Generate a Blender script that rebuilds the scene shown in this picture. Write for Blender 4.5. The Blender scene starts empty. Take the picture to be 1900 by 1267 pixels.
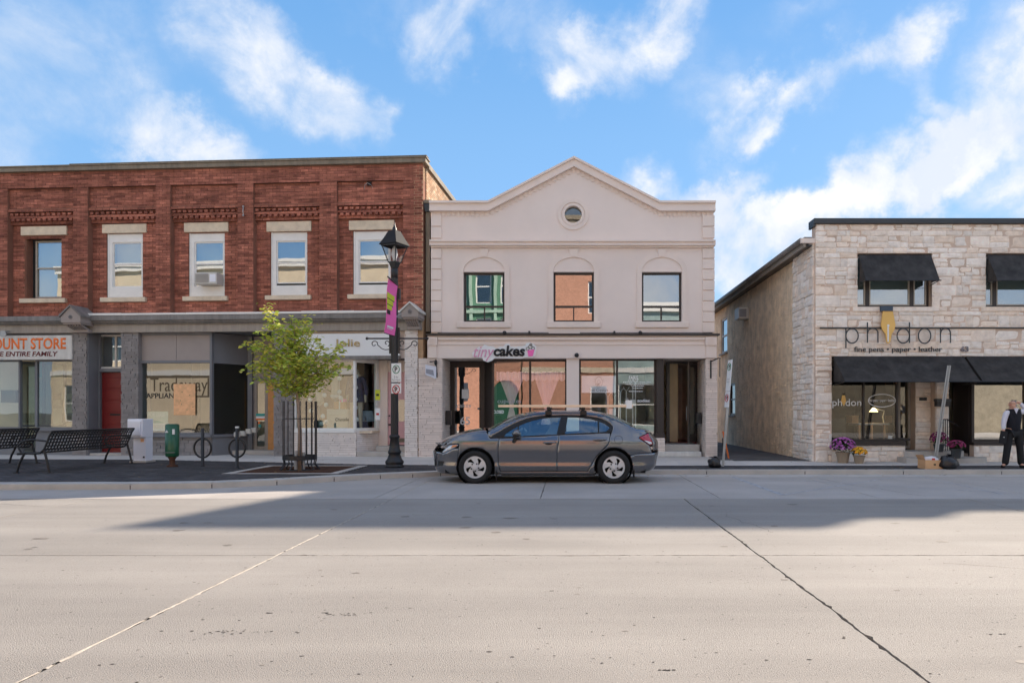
import bpy, bmesh, math, random
from mathutils import Vector, Matrix
from mathutils.geometry import delaunay_2d_cdt
R = math.radians
rnd = random.Random(7)
scene = bpy.context.scene
col = scene.collection

# ---------------------------------------------------------------- camera
F, CX, HY, CH = 1267.0, 1055.0, 765.0, 1.37     # focal length and vanishing point in photo pixels, eye height
cam_data = bpy.data.cameras.new('camera')
cam = bpy.data.objects.new('camera', cam_data)
col.objects.link(cam)
cam.location = (0, 0, CH)
cam.rotation_euler = (R(90), 0, 0)
cam_data.sensor_width = 36
cam_data.lens = F / 1900 * 36
cam_data.shift_x = -(CX - 950) / 1900
cam_data.shift_y = (HY - 633.5) / 1900
cam_data.clip_end = 3000
cam_data.clip_start = 0.05
scene.camera = cam

# ---------------------------------------------------------------- sun, sky, exposure
SUN_A, SUN_B = 1.04, 1.02                         # metres of shift of a shadow per metre of height (x, y)
sun_dir = Vector((SUN_A, SUN_B, 1)).normalized()
sd = bpy.data.lights.new('sun', 'SUN')
sd.energy = 2.05
sd.angle = R(0.3)
sd.color = (1.0, 0.87, 0.72)
sun = bpy.data.objects.new('sun', sd)
col.objects.link(sun)
sun.rotation_euler = (-sun_dir).to_track_quat('-Z', 'Y').to_euler()
scene.view_settings.view_transform = 'Standard'
scene.view_settings.look = 'None'
scene.view_settings.gamma = 1
scene.view_settings.use_curve_mapping = False
scene.view_settings.exposure = 2.05

def build_world():
    w = bpy.data.worlds.new('World'); scene.world = w; w.use_nodes = True
    n = w.node_tree.nodes; l = w.node_tree.links; n.clear()
    out = n.new('ShaderNodeOutputWorld'); bg = n.new('ShaderNodeBackground')
    sky = n.new('ShaderNodeTexSky'); sky.sky_type = 'NISHITA'; sky.sun_disc = False
    sky.sun_elevation = math.asin(sun_dir.z)
    sky.sun_rotation = math.atan2(sun_dir.x, sun_dir.y)
    sky.air_density = 1.0; sky.dust_density = 0.25; sky.ozone_density = 3.0
    tc = n.new('ShaderNodeTexCoord')
    sep = n.new('ShaderNodeSeparateXYZ'); l.new(tc.outputs['Generated'], sep.inputs[0])
    def mth(op, a, b=None, clamp=False):
        m = n.new('ShaderNodeMath'); m.operation = op; m.use_clamp = clamp
        for i, v in enumerate((a, b)):
            if v is None: continue
            if isinstance(v, (int, float)): m.inputs[i].default_value = v
            else: l.new(v, m.inputs[i])
        return m.outputs[0]
    az = mth('ARCTAN2', sep.outputs[0], sep.outputs[1])
    el = mth('ARCSINE', sep.outputs[2])
    comb = n.new('ShaderNodeCombineXYZ'); l.new(az, comb.inputs[0]); l.new(el, comb.inputs[1])
    # domain warp so that the cloud outlines are ragged
    wn = n.new('ShaderNodeTexNoise'); wn.inputs['Scale'].default_value = 9; wn.inputs['Detail'].default_value = 6
    wn.inputs['Roughness'].default_value = 0.6
    l.new(tc.outputs['Generated'], wn.inputs['Vector'])
    vs = n.new('ShaderNodeVectorMath'); vs.operation = 'SUBTRACT'; vs.inputs[1].default_value = (.5, .5, .5)
    l.new(wn.outputs['Color'], vs.inputs[0])
    vm = n.new('ShaderNodeVectorMath'); vm.operation = 'SCALE'; vm.inputs['Scale'].default_value = 0.17
    l.new(vs.outputs[0], vm.inputs[0])
    va = n.new('ShaderNodeVectorMath'); va.operation = 'ADD'
    l.new(comb.outputs[0], va.inputs[0]); l.new(vm.outputs[0], va.inputs[1])
    blobs = [  # where the clouds hang: photo x, y, half-width, half-height, weight, tilt
        (120, 80, 190, 75, .5, -40), (215, 170, 60, 60, .2, 0), (30, 150, 120, 90, .2, 0),
        (370, 50, 170, 100, .62, -12), (500, 130, 150, 65, .5, -25), (620, 150, 130, 40, .6, -38), (715, 200, 32, 34, .5, -60), (600, 215, 70, 34, .35, -20),
        (880, 25, 250, 60, .6, -4), (810, 85, 75, 50, .7, 20), (960, 110, 50, 40, .22, 0),
        (1060, 130, 60, 60, .5, 55), (1045, 190, 40, 50, .3, 0),
        (1210, 40, 170, 62, 1.05, 32), (1270, 130, 90, 110, .38, 10),
        (1400, 240, 110, 34, .75, 20), (1370, 180, 60, 90, .45, 70), (1465, 175, 120, 40, .72, 12), (1600, 135, 130, 50, .55, 25), (1700, 75, 75, 55, .95, 35), (1722, 165, 36, 34, .55, 0), (1520, 30, 150, 50, .3, 10),
        (1220, 345, 62, 42, .85, -15), (1348, 345, 78, 34, .9, 12), (1345, 400, 70, 45, .9, 0),
        (1765, 255, 85, 70, .95, 20), (1660, 335, 165, 60, .9, 14), (1740, 350, 80, 55, .7, 0), (1520, 380, 130, 62, .85, 20), (1420, 450, 120, 70, .75, 20), (1340, 520, 90, 70, .7, 0),
        (1885, 110, 65, 75, .6, 60), (1895, 270, 75, 100, .7, 0), (1905, 375, 60, 40, .5, 0),
        (365, 280, 115, 46, 1.15, -3), (2080, 200, 140, 220, .8, 0), (-160, 180, 200, 120, .6, 0), (-300, 600, 300, 60, .5, 0)]
    tot = None
    for (px, py, rx, ry, amp, rot) in blobs:
        d = Vector(((px - CX) / F, 1, (HY - py) / F)).normalized()
        a0 = math.atan2(d.x, d.y); e0 = math.asin(d.z)
        mp = n.new('ShaderNodeMapping'); mp.vector_type = 'TEXTURE'
        mp.inputs['Location'].default_value = (a0, e0, 0)
        mp.inputs['Rotation'].default_value = (0, 0, R(rot))
        cc = math.cos(a0) ** 1.0
        mp.inputs['Scale'].default_value = (rx / F * 1.25 * (.55 + .45 * cc), ry / F * 1.25, 1)
        l.new(va.outputs[0], mp.inputs['Vector'])
        g = n.new('ShaderNodeTexGradient'); g.gradient_type = 'SPHERICAL'
        l.new(mp.outputs[0], g.inputs[0])
        v = mth('MULTIPLY', g.outputs['Fac'], amp)
        tot = v if tot is None else mth('ADD', tot, v)
    # denser cloud cover added over the unseen dome to lift the fill light
    fn = n.new('ShaderNodeTexNoise'); fn.inputs['Scale'].default_value = 3.2; fn.inputs['Detail'].default_value = 3
    l.new(tc.outputs['Generated'], fn.inputs['Vector'])
    far = n.new('ShaderNodeMapRange'); far.inputs[1].default_value = .36; far.inputs[2].default_value = .52
    far.inputs[3].default_value = 0; far.inputs[4].default_value = .85
    l.new(fn.outputs['Fac'], far.inputs[0])
    behind = n.new('ShaderNodeMapRange'); behind.inputs[1].default_value = .6; behind.inputs[2].default_value = .1
    behind.inputs[3].default_value = .0; behind.inputs[4].default_value = 1
    l.new(sep.outputs[1], behind.inputs[0])
    tot = mth('ADD', tot, mth('MULTIPLY', far.outputs[0], behind.outputs[0]))
    dn = n.new('ShaderNodeTexNoise'); dn.inputs['Scale'].default_value = 7; dn.inputs['Detail'].default_value = 11
    dn.inputs['Roughness'].default_value = .62; dn.inputs['Distortion'].default_value = .35
    l.new(tc.outputs['Generated'], dn.inputs['Vector'])
    t = mth('MULTIPLY', tot, mth('ADD', mth('MULTIPLY', dn.outputs['Fac'], 3.0), -0.62))
    ss = n.new('ShaderNodeMapRange'); ss.interpolation_type = 'SMOOTHSTEP'
    ss.inputs[1].default_value = .04; ss.inputs[2].default_value = .95
    l.new(t, ss.inputs[0])
    dens = mth('MULTIPLY', ss.outputs[0], .95)
    # cloud tone: white, greyer and bluer where thin
    cr = n.new('ShaderNodeMapRange'); cr.inputs[1].default_value = .2; cr.inputs[2].default_value = 1.25
    cr.inputs[3].default_value = 0; cr.inputs[4].default_value = 1
    l.new(t, cr.inputs[0])
    cm = n.new('ShaderNodeMix'); cm.data_type = 'RGBA'
    cm.inputs[6].default_value = (1.62, 1.76, 2.0, 1); cm.inputs[7].default_value = (2.3, 2.26, 2.25, 1)
    sh = n.new('ShaderNodeTexNoise'); sh.inputs['Scale'].default_value = 11; sh.inputs['Detail'].default_value = 7; l.new(va.outputs[0], sh.inputs['Vector'])
    sm_ = n.new('ShaderNodeMapRange'); sm_.inputs[1].default_value = .38; sm_.inputs[2].default_value = .62; sm_.inputs[3].default_value = .15; sm_.inputs[4].default_value = 1.0
    l.new(sh.outputs['Fac'], sm_.inputs[0]); l.new(mth('MULTIPLY', cr.outputs[0], sm_.outputs[0]), cm.inputs[0])
    ramp = n.new('ShaderNodeValToRGB'); e_ = ramp.color_ramp.elements    # clear-sky tone by height above the horizon
    e_[0].position = 0; e_[0].color = (.44, .70, .94, 1); e_[1].position = 1; e_[1].color = (.05, .20, .60, 1)
    for p_, c_ in ((.16, (.29, .55, .92, 1)), (.37, (.225, .48, .85, 1)), (.53, (.15, .40, .80, 1))): k_ = ramp.color_ramp.elements.new(p_); k_.color = c_
    l.new(sep.outputs[2], ramp.inputs[0])
    rs_ = n.new('ShaderNodeVectorMath'); rs_.operation = 'SCALE'; rs_.inputs['Scale'].default_value = 1.98; l.new(ramp.outputs[0], rs_.inputs[0])
    gain = n.new('ShaderNodeMix'); gain.data_type = 'RGBA'; gain.inputs[0].default_value = .94
    l.new(sky.outputs[0], gain.inputs[6]); l.new(rs_.outputs[0], gain.inputs[7])
    mx = n.new('ShaderNodeMix'); mx.data_type = 'RGBA'
    l.new(dens, mx.inputs[0]); l.new(gain.outputs[2], mx.inputs[6]); l.new(cm.outputs[2], mx.inputs[7])
    l.new(mx.outputs[2], bg.inputs[0]); bg.inputs[1].default_value = 0.12
    l.new(bg.outputs[0], out.inputs[0])
build_world()

# ---------------------------------------------------------------- materials
def M(name, c, rough=.8, metal=0.0, var=.12, vs=1.5, bump=0.0, bs=40.0, rand=0.0, spec=.4, c2=None, coat=0.0,
      streak=0.0, emis=0.0, pits=0.0, hs=0.0, lanes=0.0):
    m = bpy.data.materials.new(name); m.use_nodes = True
    n = m.node_tree.nodes; l = m.node_tree.links
    b = n['Principled BSDF']
    b.inputs['Roughness'].default_value = rough
    b.inputs['Metallic'].default_value = metal
    b.inputs['Specular IOR Level'].default_value = spec
    b.inputs['Coat Weight'].default_value = coat
    b.inputs['Coat Roughness'].default_value = .03
    geo = n.new('ShaderNodeNewGeometry')
    pos = geo.outputs['Position']
    def noise(sc, det=5, ro=.6, vec=None):
        t = n.new('ShaderNodeTexNoise'); t.inputs['Scale'].default_value = sc
        t.inputs['Detail'].default_value = det; t.inputs['Roughness'].default_value = ro
        l.new(vec or pos, t.inputs['Vector']); return t.outputs['Fac']
    def mr(v, a, b_, lo, hi):
        t = n.new('ShaderNodeMapRange'); l.new(v, t.inputs[0])
        for i, q in enumerate((a, b_, lo, hi)): t.inputs[i + 1].default_value = q
        return t.outputs[0]
    def mul(ca, f):
        t = n.new('ShaderNodeVectorMath'); t.operation = 'SCALE'
        l.new(ca, t.inputs[0]); l.new(f, t.inputs['Scale']); return t.outputs[0]
    rgb = n.new('ShaderNodeRGB'); rgb.outputs[0].default_value = (*c, 1); cur = rgb.outputs[0]
    rv = None
    if rand or c2:
        oi = n.new('ShaderNodeObjectInfo'); ad = n.new('ShaderNodeMath'); ad.operation = 'ADD'
        l.new(geo.outputs['Random Per Island'], ad.inputs[0]); l.new(oi.outputs['Random'], ad.inputs[1])
        fr = n.new('ShaderNodeMath'); fr.operation = 'FRACT'; l.new(ad.outputs[0], fr.inputs[0]); rv = fr.outputs[0]
    if c2:
        mx = n.new('ShaderNodeMix'); mx.data_type = 'RGBA'
        l.new(mr(rv, .35, 1, 0, 1), mx.inputs[0]); l.new(cur, mx.inputs[6]); mx.inputs[7].default_value = (*c2, 1)
        cur = mx.outputs[2]
    if rand:
        m2 = n.new('ShaderNodeMath'); m2.operation = 'MULTIPLY'; l.new(rv, m2.inputs[0]); m2.inputs[1].default_value = 7.31
        f2 = n.new('ShaderNodeMath'); f2.operation = 'FRACT'; l.new(m2.outputs[0], f2.inputs[0])
        cur = mul(cur, mr(f2.outputs[0], 0, 1, 1 - rand, 1 + rand))
    if var: cur = mul(cur, mr(noise(vs), .3, .7, 1 - var, 1 + var))
    if streak:
        mp = n.new('ShaderNodeMapping'); mp.inputs['Scale'].default_value = (5, 5, .35); l.new(pos, mp.inputs[0])
        cur = mul(cur, mr(noise(1.6, 6, .65, mp.outputs[0]), .35, .68, 1 - streak, 1.03))
    if hs:      # darker and lighter streaks that follow the courses
        mp = n.new('ShaderNodeMapping'); mp.inputs['Scale'].default_value = (.9, .9, 13.3); l.new(pos, mp.inputs[0])
        cur = mul(cur, mr(noise(1.0, 3, .75, mp.outputs[0]), .36, .62, 1 - hs, 1.12))
    if lanes:   # polish and grime along the direction of travel
        mp = n.new('ShaderNodeMapping'); mp.inputs['Scale'].default_value = (.07, .9, 1); l.new(pos, mp.inputs[0])
        cur = mul(cur, mr(noise(1.3, 4, .6, mp.outputs[0]), .35, .65, 1 - lanes, 1 + lanes * .6))
        vo = n.new('ShaderNodeTexVoronoi'); vo.inputs['Scale'].default_value = 7; l.new(pos, vo.inputs['Vector'])
        cur = mul(cur, mr(vo.outputs['Distance'], .035, .085, .45, 1))
        vo = n.new('ShaderNodeTexVoronoi'); vo.inputs['Scale'].default_value = 19; l.new(pos, vo.inputs['Vector'])
        cur = mul(cur, mr(vo.outputs['Distance'], .05, .12, 1.35, 1))
    if pits:
        vo = n.new('ShaderNodeTexVoronoi'); vo.inputs['Scale'].default_value = 26; l.new(pos, vo.inputs['Vector'])
        cur = mul(cur, mr(vo.outputs['Distance'], .05, .16, 1 - pits, 1))
        cur = mul(cur, mr(noise(90, 3, .7), .3, .7, .86, 1.14))
    l.new(cur, b.inputs['Base Color'])
    if bump:
        bp = n.new('ShaderNodeBump'); bp.inputs['Strength'].default_value = bump; bp.inputs['Distance'].default_value = .02
        l.new(noise(bs, 6, .65), bp.inputs['Height']); l.new(bp.outputs[0], b.inputs['Normal'])
    if emis:
        b.inputs['Emission Color'].default_value = (*c, 1); b.inputs['Emission Strength'].default_value = emis
    return m

def glass(name, tint=(.75, .82, .8), refl=.30, rough=.0, trans=1.0, wob=.0):
    m = bpy.data.materials.new(name); m.use_nodes = True
    n = m.node_tree.nodes; l = m.node_tree.links; n.clear()
    out = n.new('ShaderNodeOutputMaterial'); mx = n.new('ShaderNodeMixShader')
    tr = n.new('ShaderNodeBsdfTransparent'); tr.inputs[0].default_value = (tint[0] * trans, tint[1] * trans, tint[2] * trans, 1)
    gl = n.new('ShaderNodeBsdfGlossy'); gl.inputs['Roughness'].default_value = rough
    gl.inputs[0].default_value = (.95, .98, 1, 1)
    fr = n.new('ShaderNodeFresnel'); fr.inputs[0].default_value = 1.5
    mr = n.new('ShaderNodeMapRange'); mr.inputs[1].default_value = .04; mr.inputs[2].default_value = 1
    mr.inputs[3].default_value = refl; mr.inputs[4].default_value = 1
    g2 = n.new('ShaderNodeNewGeometry'); fb = n.new('ShaderNodeMath'); fb.operation = 'SUBTRACT'; fb.inputs[0].default_value = 1   # only the outer face mirrors
    l.new(g2.outputs['Backfacing'], fb.inputs[1]); fm_ = n.new('ShaderNodeMath'); fm_.operation = 'MULTIPLY'
    l.new(fr.outputs[0], mr.inputs[0]); l.new(mr.outputs[0], fm_.inputs[0]); l.new(fb.outputs[0], fm_.inputs[1]); l.new(fm_.outputs[0], mx.inputs[0])
    if wob:
        ns = n.new('ShaderNodeTexNoise'); ns.inputs['Scale'].default_value = 1.3; ns.inputs['Detail'].default_value = 1
        geo = n.new('ShaderNodeNewGeometry'); l.new(geo.outputs['Position'], ns.inputs['Vector'])
        bp = n.new('ShaderNodeBump'); bp.inputs['Strength'].default_value = wob; bp.inputs['Distance'].default_value = .02
        l.new(ns.outputs['Fac'], bp.inputs['Height']); l.new(bp.outputs[0], gl.inputs['Normal'])
    l.new(tr.outputs[0], mx.inputs[1]); l.new(gl.outputs[0], mx.inputs[2]); l.new(mx.outputs[0], out.inputs[0])
    return m

mt = {}
mt['brick'] = M('red_brick', (.54, .205, .14), .9, var=.25, vs=.9, bump=.5, bs=60, rand=.14, c2=(.35, .13, .095), spec=.2, streak=.25, hs=.5)
mt['mortar'] = M('dark_mortar', (.26, .12, .08), .95, var=.2, bump=.3)
mt['lime'] = M('limestone_lintel', (.74, .62, .47), .9, var=.15, vs=4, bump=.8, bs=25, spec=.2)
mt['capm'] = M('tan_metal_cap', (.27, .22, .16), .6, var=.15, streak=.3)
mt['capdark'] = M('dark_metal_cap', (.05, .055, .06), .5, var=.1)
mt['white'] = M('white_paint', (.86, .84, .80), .5, var=.05, vs=3)
mt['whitew'] = M('weathered_white_paint', (.68, .66, .62), .6, var=.1, vs=4, streak=.12)
mt['tanframe'] = M('tan_window_frame', (.42, .38, .32), .5)
mt['grey'] = M('grey_paint', (.29, .27, .265), .7, var=.1, vs=2, bump=.2, rand=.10, streak=.12)
mt['greyblue'] = M('blue_grey_paint', (.20, .205, .22), .65, var=.08)
mt['taupe'] = M('taupe_fascia_paint', (.42, .37, .32), .75, var=.1, streak=.2)
mt['panelgrey'] = M('grey_panel_paint', (.37, .32, .295), .75, var=.06)
mt['gutter'] = M('grey_gutter_metal', (.25, .235, .225), .45, var=.15, streak=.3)
mt['stucco'] = M('cream_stucco', (.86, .745, .68), .9, var=.05, vs=.6, bump=.25, bs=90, spec=.2)
mt['trim'] = M('cream_trim', (.85, .73, .655), .85, var=.045, bump=.12, bs=90, spec=.2)
mt['paintstone'] = M('white_painted_stone', (.86, .75, .68), .75, var=.07, vs=5, bump=.5, bs=28, rand=.07, spec=.25)
mt['paintstonew'] = M('white_painted_brick', (.88, .81, .76), .75, var=.07, vs=5, bump=.4, bs=28, rand=.05, spec=.25)
mt['paintmortar'] = M('painted_mortar', (.62, .53, .47), .9)
mt['darkframe'] = M('dark_brown_metal', (.035, .027, .025), .4, var=.05, spec=.5)
mt['black'] = M('black_metal', (.018, .018, .02), .42, var=.1, spec=.5)
mt['blackmatt'] = M('black_matt', (.015, .015, .017), .8, var=.1)
mt['stone'] = M('pale_limestone', (.93, .84, .75), .9, var=.13, vs=7, bump=.9, bs=16, rand=.10, c2=(.90, .74, .60), spec=.2)
mt['stonemortar'] = M('stone_mortar', (.68, .52, .41), .95, var=.15, bump=.4)
mt['roughcast'] = M('tan_roughcast', (.92, .71, .50), .95, var=.22, vs=2.5, bump=1.0, bs=9, spec=.15, streak=.15)
mt['awning'] = M('black_awning_fabric', (.040, .037, .036), .7, var=.5, vs=3.5, bump=.15, bs=8, streak=.3)
mt['road'] = M('road_concrete', (.335, .307, .276), .85, var=.1, vs=.4, rand=.035, bump=.6, bs=120, pits=.5, spec=.45, lanes=.12)
mt['lane'] = M('lane_concrete', (.44, .40, .365), .85, rand=.04, var=.1, vs=.7, bump=.4, bs=55, pits=.25, spec=.35, lanes=.08)
mt['walk'] = M('sidewalk_concrete', (.60, .555, .51), .85, var=.08, vs=.8, bump=.25, bs=60, spec=.3, rand=.05)
mt['kerb'] = M('kerb_concrete', (.50, .465, .425), .85, var=.12, vs=2, bump=.3, bs=50)
mt['paver'] = M('charcoal_paver', (.07, .066, .068), .8, var=.25, vs=1.2, bump=.3, rand=.3, spec=.3)
mt['joint'] = M('dark_joint', (.035, .03, .027), .95)
mt['sealant'] = M('pale_joint_sealant', (.44, .39, .33), .9, var=.3, vs=9, bump=.4)
mt['asphalt'] = M('alley_asphalt', (.10, .09, .085), .92, var=.3, vs=1.3, bump=.5, bs=30, pits=.2)
mt['rust'] = M('rusty_iron', (.10, .045, .025), .85, var=.3, vs=6, bump=.3)
mt['steel'] = M('galvanised_steel', (.42, .43, .43), .45, metal=.6, var=.15)
mt['glass'] = glass('window_glass', refl=.40, wob=.05)
mt['glassd'] = glass('shop_glass', (.8, .86, .84), refl=.18, wob=.05)
mt['glassr'] = glass('bright_reflecting_glass', (.6, .7, .7), refl=.44, wob=.04)
mt['glassc'] = glass('curtained_glass', (.97, .98, .97), refl=.24, wob=.05)
mt['clear'] = glass('clear_shop_glass', (.93, .95, .94), refl=.09)
mt['lampglass'] = glass('lamp_glass', (.85, .85, .85), refl=.12)
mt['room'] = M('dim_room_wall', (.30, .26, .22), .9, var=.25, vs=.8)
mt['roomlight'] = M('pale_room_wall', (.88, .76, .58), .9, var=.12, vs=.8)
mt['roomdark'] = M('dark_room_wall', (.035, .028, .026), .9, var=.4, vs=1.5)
mt['blind'] = M('beige_blind', (.74, .62, .47), .8, var=.1)
mt['reddoor'] = M('red_door_paint', (.20, .018, .018), .4, var=.1)
mt['pinkdoor'] = M('pink_door_paint', (.72, .42, .44), .5, var=.05)
mt['orangewood'] = M('orange_wood', (.62, .29, .10), .6, var=.12, vs=6)
mt['ply'] = M('plywood', (.92, .52, .27), .75, var=.16, vs=9)
mt['timber'] = M('pale_timber', (.92, .68, .48), .7, var=.1, vs=5)
mt['gold'] = M('gold_letters', (.60, .44, .21), .45, metal=.3, var=.05)
mt['goldnib'] = M('golden_nib', (.88, .54, .16), .55, var=.05)
mt['orange'] = M('orange_letters', (.95, .22, .05), .6, var=.2, vs=6)
mt['pink'] = M('pink_banner', (.95, .17, .48), .7, var=.04)
mt['palepink'] = M('pale_pink_fabric', (.97, .72, .78), .85, var=.06)
mt['pinkletter'] = M('pink_letters', (.75, .36, .52), .5, var=.03)
mt['yellow'] = M('yellow_print', (.62, .65, .05), .7, var=.05)
mt['green'] = M('dark_green_paint', (.015, .10, .05), .35, var=.1, coat=.2)
mt['teal'] = M('teal_print', (.05, .38, .36), .6)
mt['printgreen'] = M('green_print', (.02, .22, .11), .5, var=0)
mt['printred'] = M('red_print', (.55, .03, .04), .5, var=0)
mt['ink'] = M('black_print', (.02, .02, .022), .6, var=0)
mt['inkbrown'] = M('brown_print', (.12, .09, .05), .6, var=0)
mt['inkred'] = M('maroon_print', (.16, .03, .03), .6, var=0)
mt['inkgrey'] = M('grey_letters', (.22, .2, .22), .5, var=0)
mt['inklight'] = M('grey_print', (.38, .38, .42), .6, var=0)
mt['vinyl'] = M('white_vinyl', (.85, .86, .86), .5, var=0)
mt['palevinyl'] = M('pale_grey_board', (.84, .85, .92), .6, var=.02)
mt['cardboard'] = M('cardboard', (.72, .43, .23), .85, var=.08, vs=4)
mt['bag'] = M('black_plastic_bag', (.012, .012, .014), .28, var=.1, bump=.6, bs=9, spec=.6)
mt['whitebag'] = M('white_plastic_bag', (.78, .76, .78), .5, var=.05, bump=.5, bs=9)
mt['terra'] = M('clay_pot', (.32, .25, .18), .8, var=.1)
mt['skin'] = M('skin', (.66, .36, .25), .55, var=.05)
mt['manneq'] = M('cream_mannequin', (.66, .56, .45), .5, var=.03)
mt['shirt'] = M('white_shirt', (.70, .68, .74), .85, var=.05)
mt['vest'] = M('black_knit', (.012, .012, .018), .9, var=.15)
mt['dress'] = M('navy_patterned_cloth', (.05, .055, .13), .85, var=.7, vs=45)
mt['denim'] = M('light_denim', (.30, .40, .52), .85, var=.3, vs=12)
mt['ac'] = M('cream_appliance', (.62, .60, .55), .5, var=.05)
mt['acgrille'] = M('grey_grille', (.30, .30, .31), .6)
mt['bark'] = M('smooth_bark', (.36, .27, .21), .85, var=.2, vs=14, bump=.4)

# ---------------------------------------------------------------- helpers
class MB:
    def __init__(s): s.v = []; s.f = []; s.mi = []; s.cur = 0
    def add(s, vs, fs, mi=None):
        o = len(s.v); s.v += [tuple(p) for p in vs]
        for f in fs: s.f.append([i + o for i in f]); s.mi.append(s.cur if mi is None else mi)
    def box(s, x0, x1, y0, y1, z0, z1):
        if x0 > x1: x0, x1 = x1, x0
        if y0 > y1: y0, y1 = y1, y0
        if z0 > z1: z0, z1 = z1, z0
        s.add([(x0, y0, z0), (x1, y0, z0), (x1, y1, z0), (x0, y1, z0), (x0, y0, z1), (x1, y0, z1), (x1, y1, z1), (x0, y1, z1)],
              [(0, 3, 2, 1), (4, 5, 6, 7), (0, 1, 5, 4), (1, 2, 6, 5), (2, 3, 7, 6), (3, 0, 4, 7)]); return s
    def bar(s, p, q, w, h=None):      # box section from p to q
        h = h or w; p = Vector(p); q = Vector(q); d = (q - p).normalized()
        up = Vector((0, 0, 1)) if abs(d.z) < .95 else Vector((0, 1, 0))
        a = d.cross(up).normalized() * w / 2; b = a.cross(d).normalized() * h / 2
        vs = [p - a - b, p + a - b, p + a + b, p - a + b, q - a - b, q + a - b, q + a + b, q - a + b]
        s.add(vs, [(0, 1, 2, 3), (7, 6, 5, 4), (0, 4, 5, 1), (1, 5, 6, 2), (2, 6, 7, 3), (3, 7, 4, 0)]); return s
    def tube(s, pts, r, n=8, close=False, caps=True):
        pts = [Vector(p) for p in pts]; m = len(pts); rs = r if isinstance(r, (list, tuple)) else [r] * m
        rings = []; prev = None
        for i, p in enumerate(pts):
            if close: d = pts[(i + 1) % m] - pts[i - 1]
            else: d = pts[min(i + 1, m - 1)] - pts[max(i - 1, 0)]
            d.normalize()
            if prev is None:
                up = Vector((0, 0, 1)) if abs(d.z) < .9 else Vector((0, 1, 0)); a = d.cross(up).normalized()
            else: a = (prev - d * prev.dot(d)).normalized()
            prev = a; b = d.cross(a)
            rings.append([p + (a * math.cos(t) + b * math.sin(t)) * rs[i] for t in [2 * math.pi * k / n for k in range(n)]])
        vs = [q for rr in rings for q in rr]; fs = []
        for i in range(m if close else m - 1):
            j = (i + 1) % m
            for k in range(n): fs.append((i * n + k, i * n + (k + 1) % n, j * n + (k + 1) % n, j * n + k))
        if not close and caps: fs += [tuple(range(n))[::-1], tuple((m - 1) * n + k for k in range(n))]
        s.add(vs, fs); return s
    def lathe(s, prof, c=(0, 0, 0), n=24, axis='z', sx=1, sy=1, caps=True):   # prof: (radius, height)
        vs = []; fs = []; m = len(prof)
        for (r, h) in prof:
            for k in range(n):
                t = 2 * math.pi * k / n; x, y = r * math.cos(t) * sx, r * math.sin(t) * sy
                p = (x, y, h) if axis == 'z' else ((x, h, y) if axis == 'y' else (h, x, y))
                vs.append((p[0] + c[0], p[1] + c[1], p[2] + c[2]))
        for i in range(m - 1):
            for k in range(n): fs.append((i * n + k, i * n + (k + 1) % n, (i + 1) * n + (k + 1) % n, (i + 1) * n + k))
        if caps and prof[0][0] > 1e-4: fs.append(tuple(range(n))[::-1])
        if caps and prof[-1][0] > 1e-4: fs.append(tuple((m - 1) * n + k for k in range(n)))
        s.add(vs, fs); return s
    def plate(s, outer, y0, y1, holes=(), ax='y'):   # polygon in (x,z) extruded from y0 (front) to y1; ax='z': (x,y) from z0 to z1
        loops = [list(outer)] + [list(h) for h in holes]
        vc = []; ed = []
        for lp in loops:
            o = len(vc); k = len(lp); vc += [Vector(p) for p in lp]; ed += [(o + i, o + (i + 1) % k) for i in range(k)]
        vo, eo, fo, *_ = delaunay_2d_cdt(vc, ed, [], 1, 1e-6)
        good = []
        for f in fo:
            c = sum((vo[i] for i in f), Vector((0, 0))) / len(f)
            if inside(c, loops[0]) and not any(inside(c, h) for h in loops[1:]): good.append(f)
        P = (lambda p, y: (p[0], y, p[1])) if ax == 'y' else (lambda p, y: (p[0], p[1], y))
        n = len(vo)
        fl = (ax == 'y')
        s.add([P(p, y0) for p in vo] + [P(p, y1) for p in vo],
              [tuple(f) if fl == (y0 < y1) else tuple(f)[::-1] for f in good] + [tuple(i + n for i in (f[::-1] if fl == (y0 < y1) else f)) for f in good])
        for lp in loops:
            k = len(lp)
            s.add([P(p, y0) for p in lp] + [P(p, y1) for p in lp], [(i, (i + 1) % k, (i + 1) % k + k, i + k) for i in range(k)])
        return s
    def sphere(s, c, r, n=12, m=8, sc=(1, 1, 1)):
        prof = [(math.sin(math.pi * i / m), -math.cos(math.pi * i / m)) for i in range(m + 1)]
        o = len(s.v); s.lathe([(max(a, 1e-5), b) for a, b in prof], n=n)
        s.v[o:] = [(x * r * sc[0] + c[0], y * r * sc[1] + c[1], z * r * sc[2] + c[2]) for x, y, z in s.v[o:]]; return s
    def mesh(s, name, smooth=False):
        me = bpy.data.meshes.new(name); me.from_pydata(s.v, [], s.f); me.update()
        if any(s.mi): me.polygons.foreach_set('material_index', s.mi)
        if smooth: me.polygons.foreach_set('use_smooth', [True] * len(me.polygons))
        return me
    def build(s, name, mat, parent=None, smooth=False, bevel=0, fix=True, **kw):
        me = s.mesh(name, smooth)
        if fix or bevel:
            bm = bmesh.new(); bm.from_mesh(me)
            if fix: bmesh.ops.recalc_face_normals(bm, faces=bm.faces)
            bm.to_mesh(me); bm.free()
        for m in (mat if isinstance(mat, (list, tuple)) else [mat]): me.materials.append(m)
        o = bpy.data.objects.new(name, me); col.objects.link(o)
        if parent: o.parent = parent
        if bevel:
            md = o.modifiers.new('bevel', 'BEVEL'); md.width = bevel; md.segments = 2; md.limit_method = 'ANGLE'
        if smooth == 'auto':
            pass
        for k, v in kw.items(): o[k] = v
        return o

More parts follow.
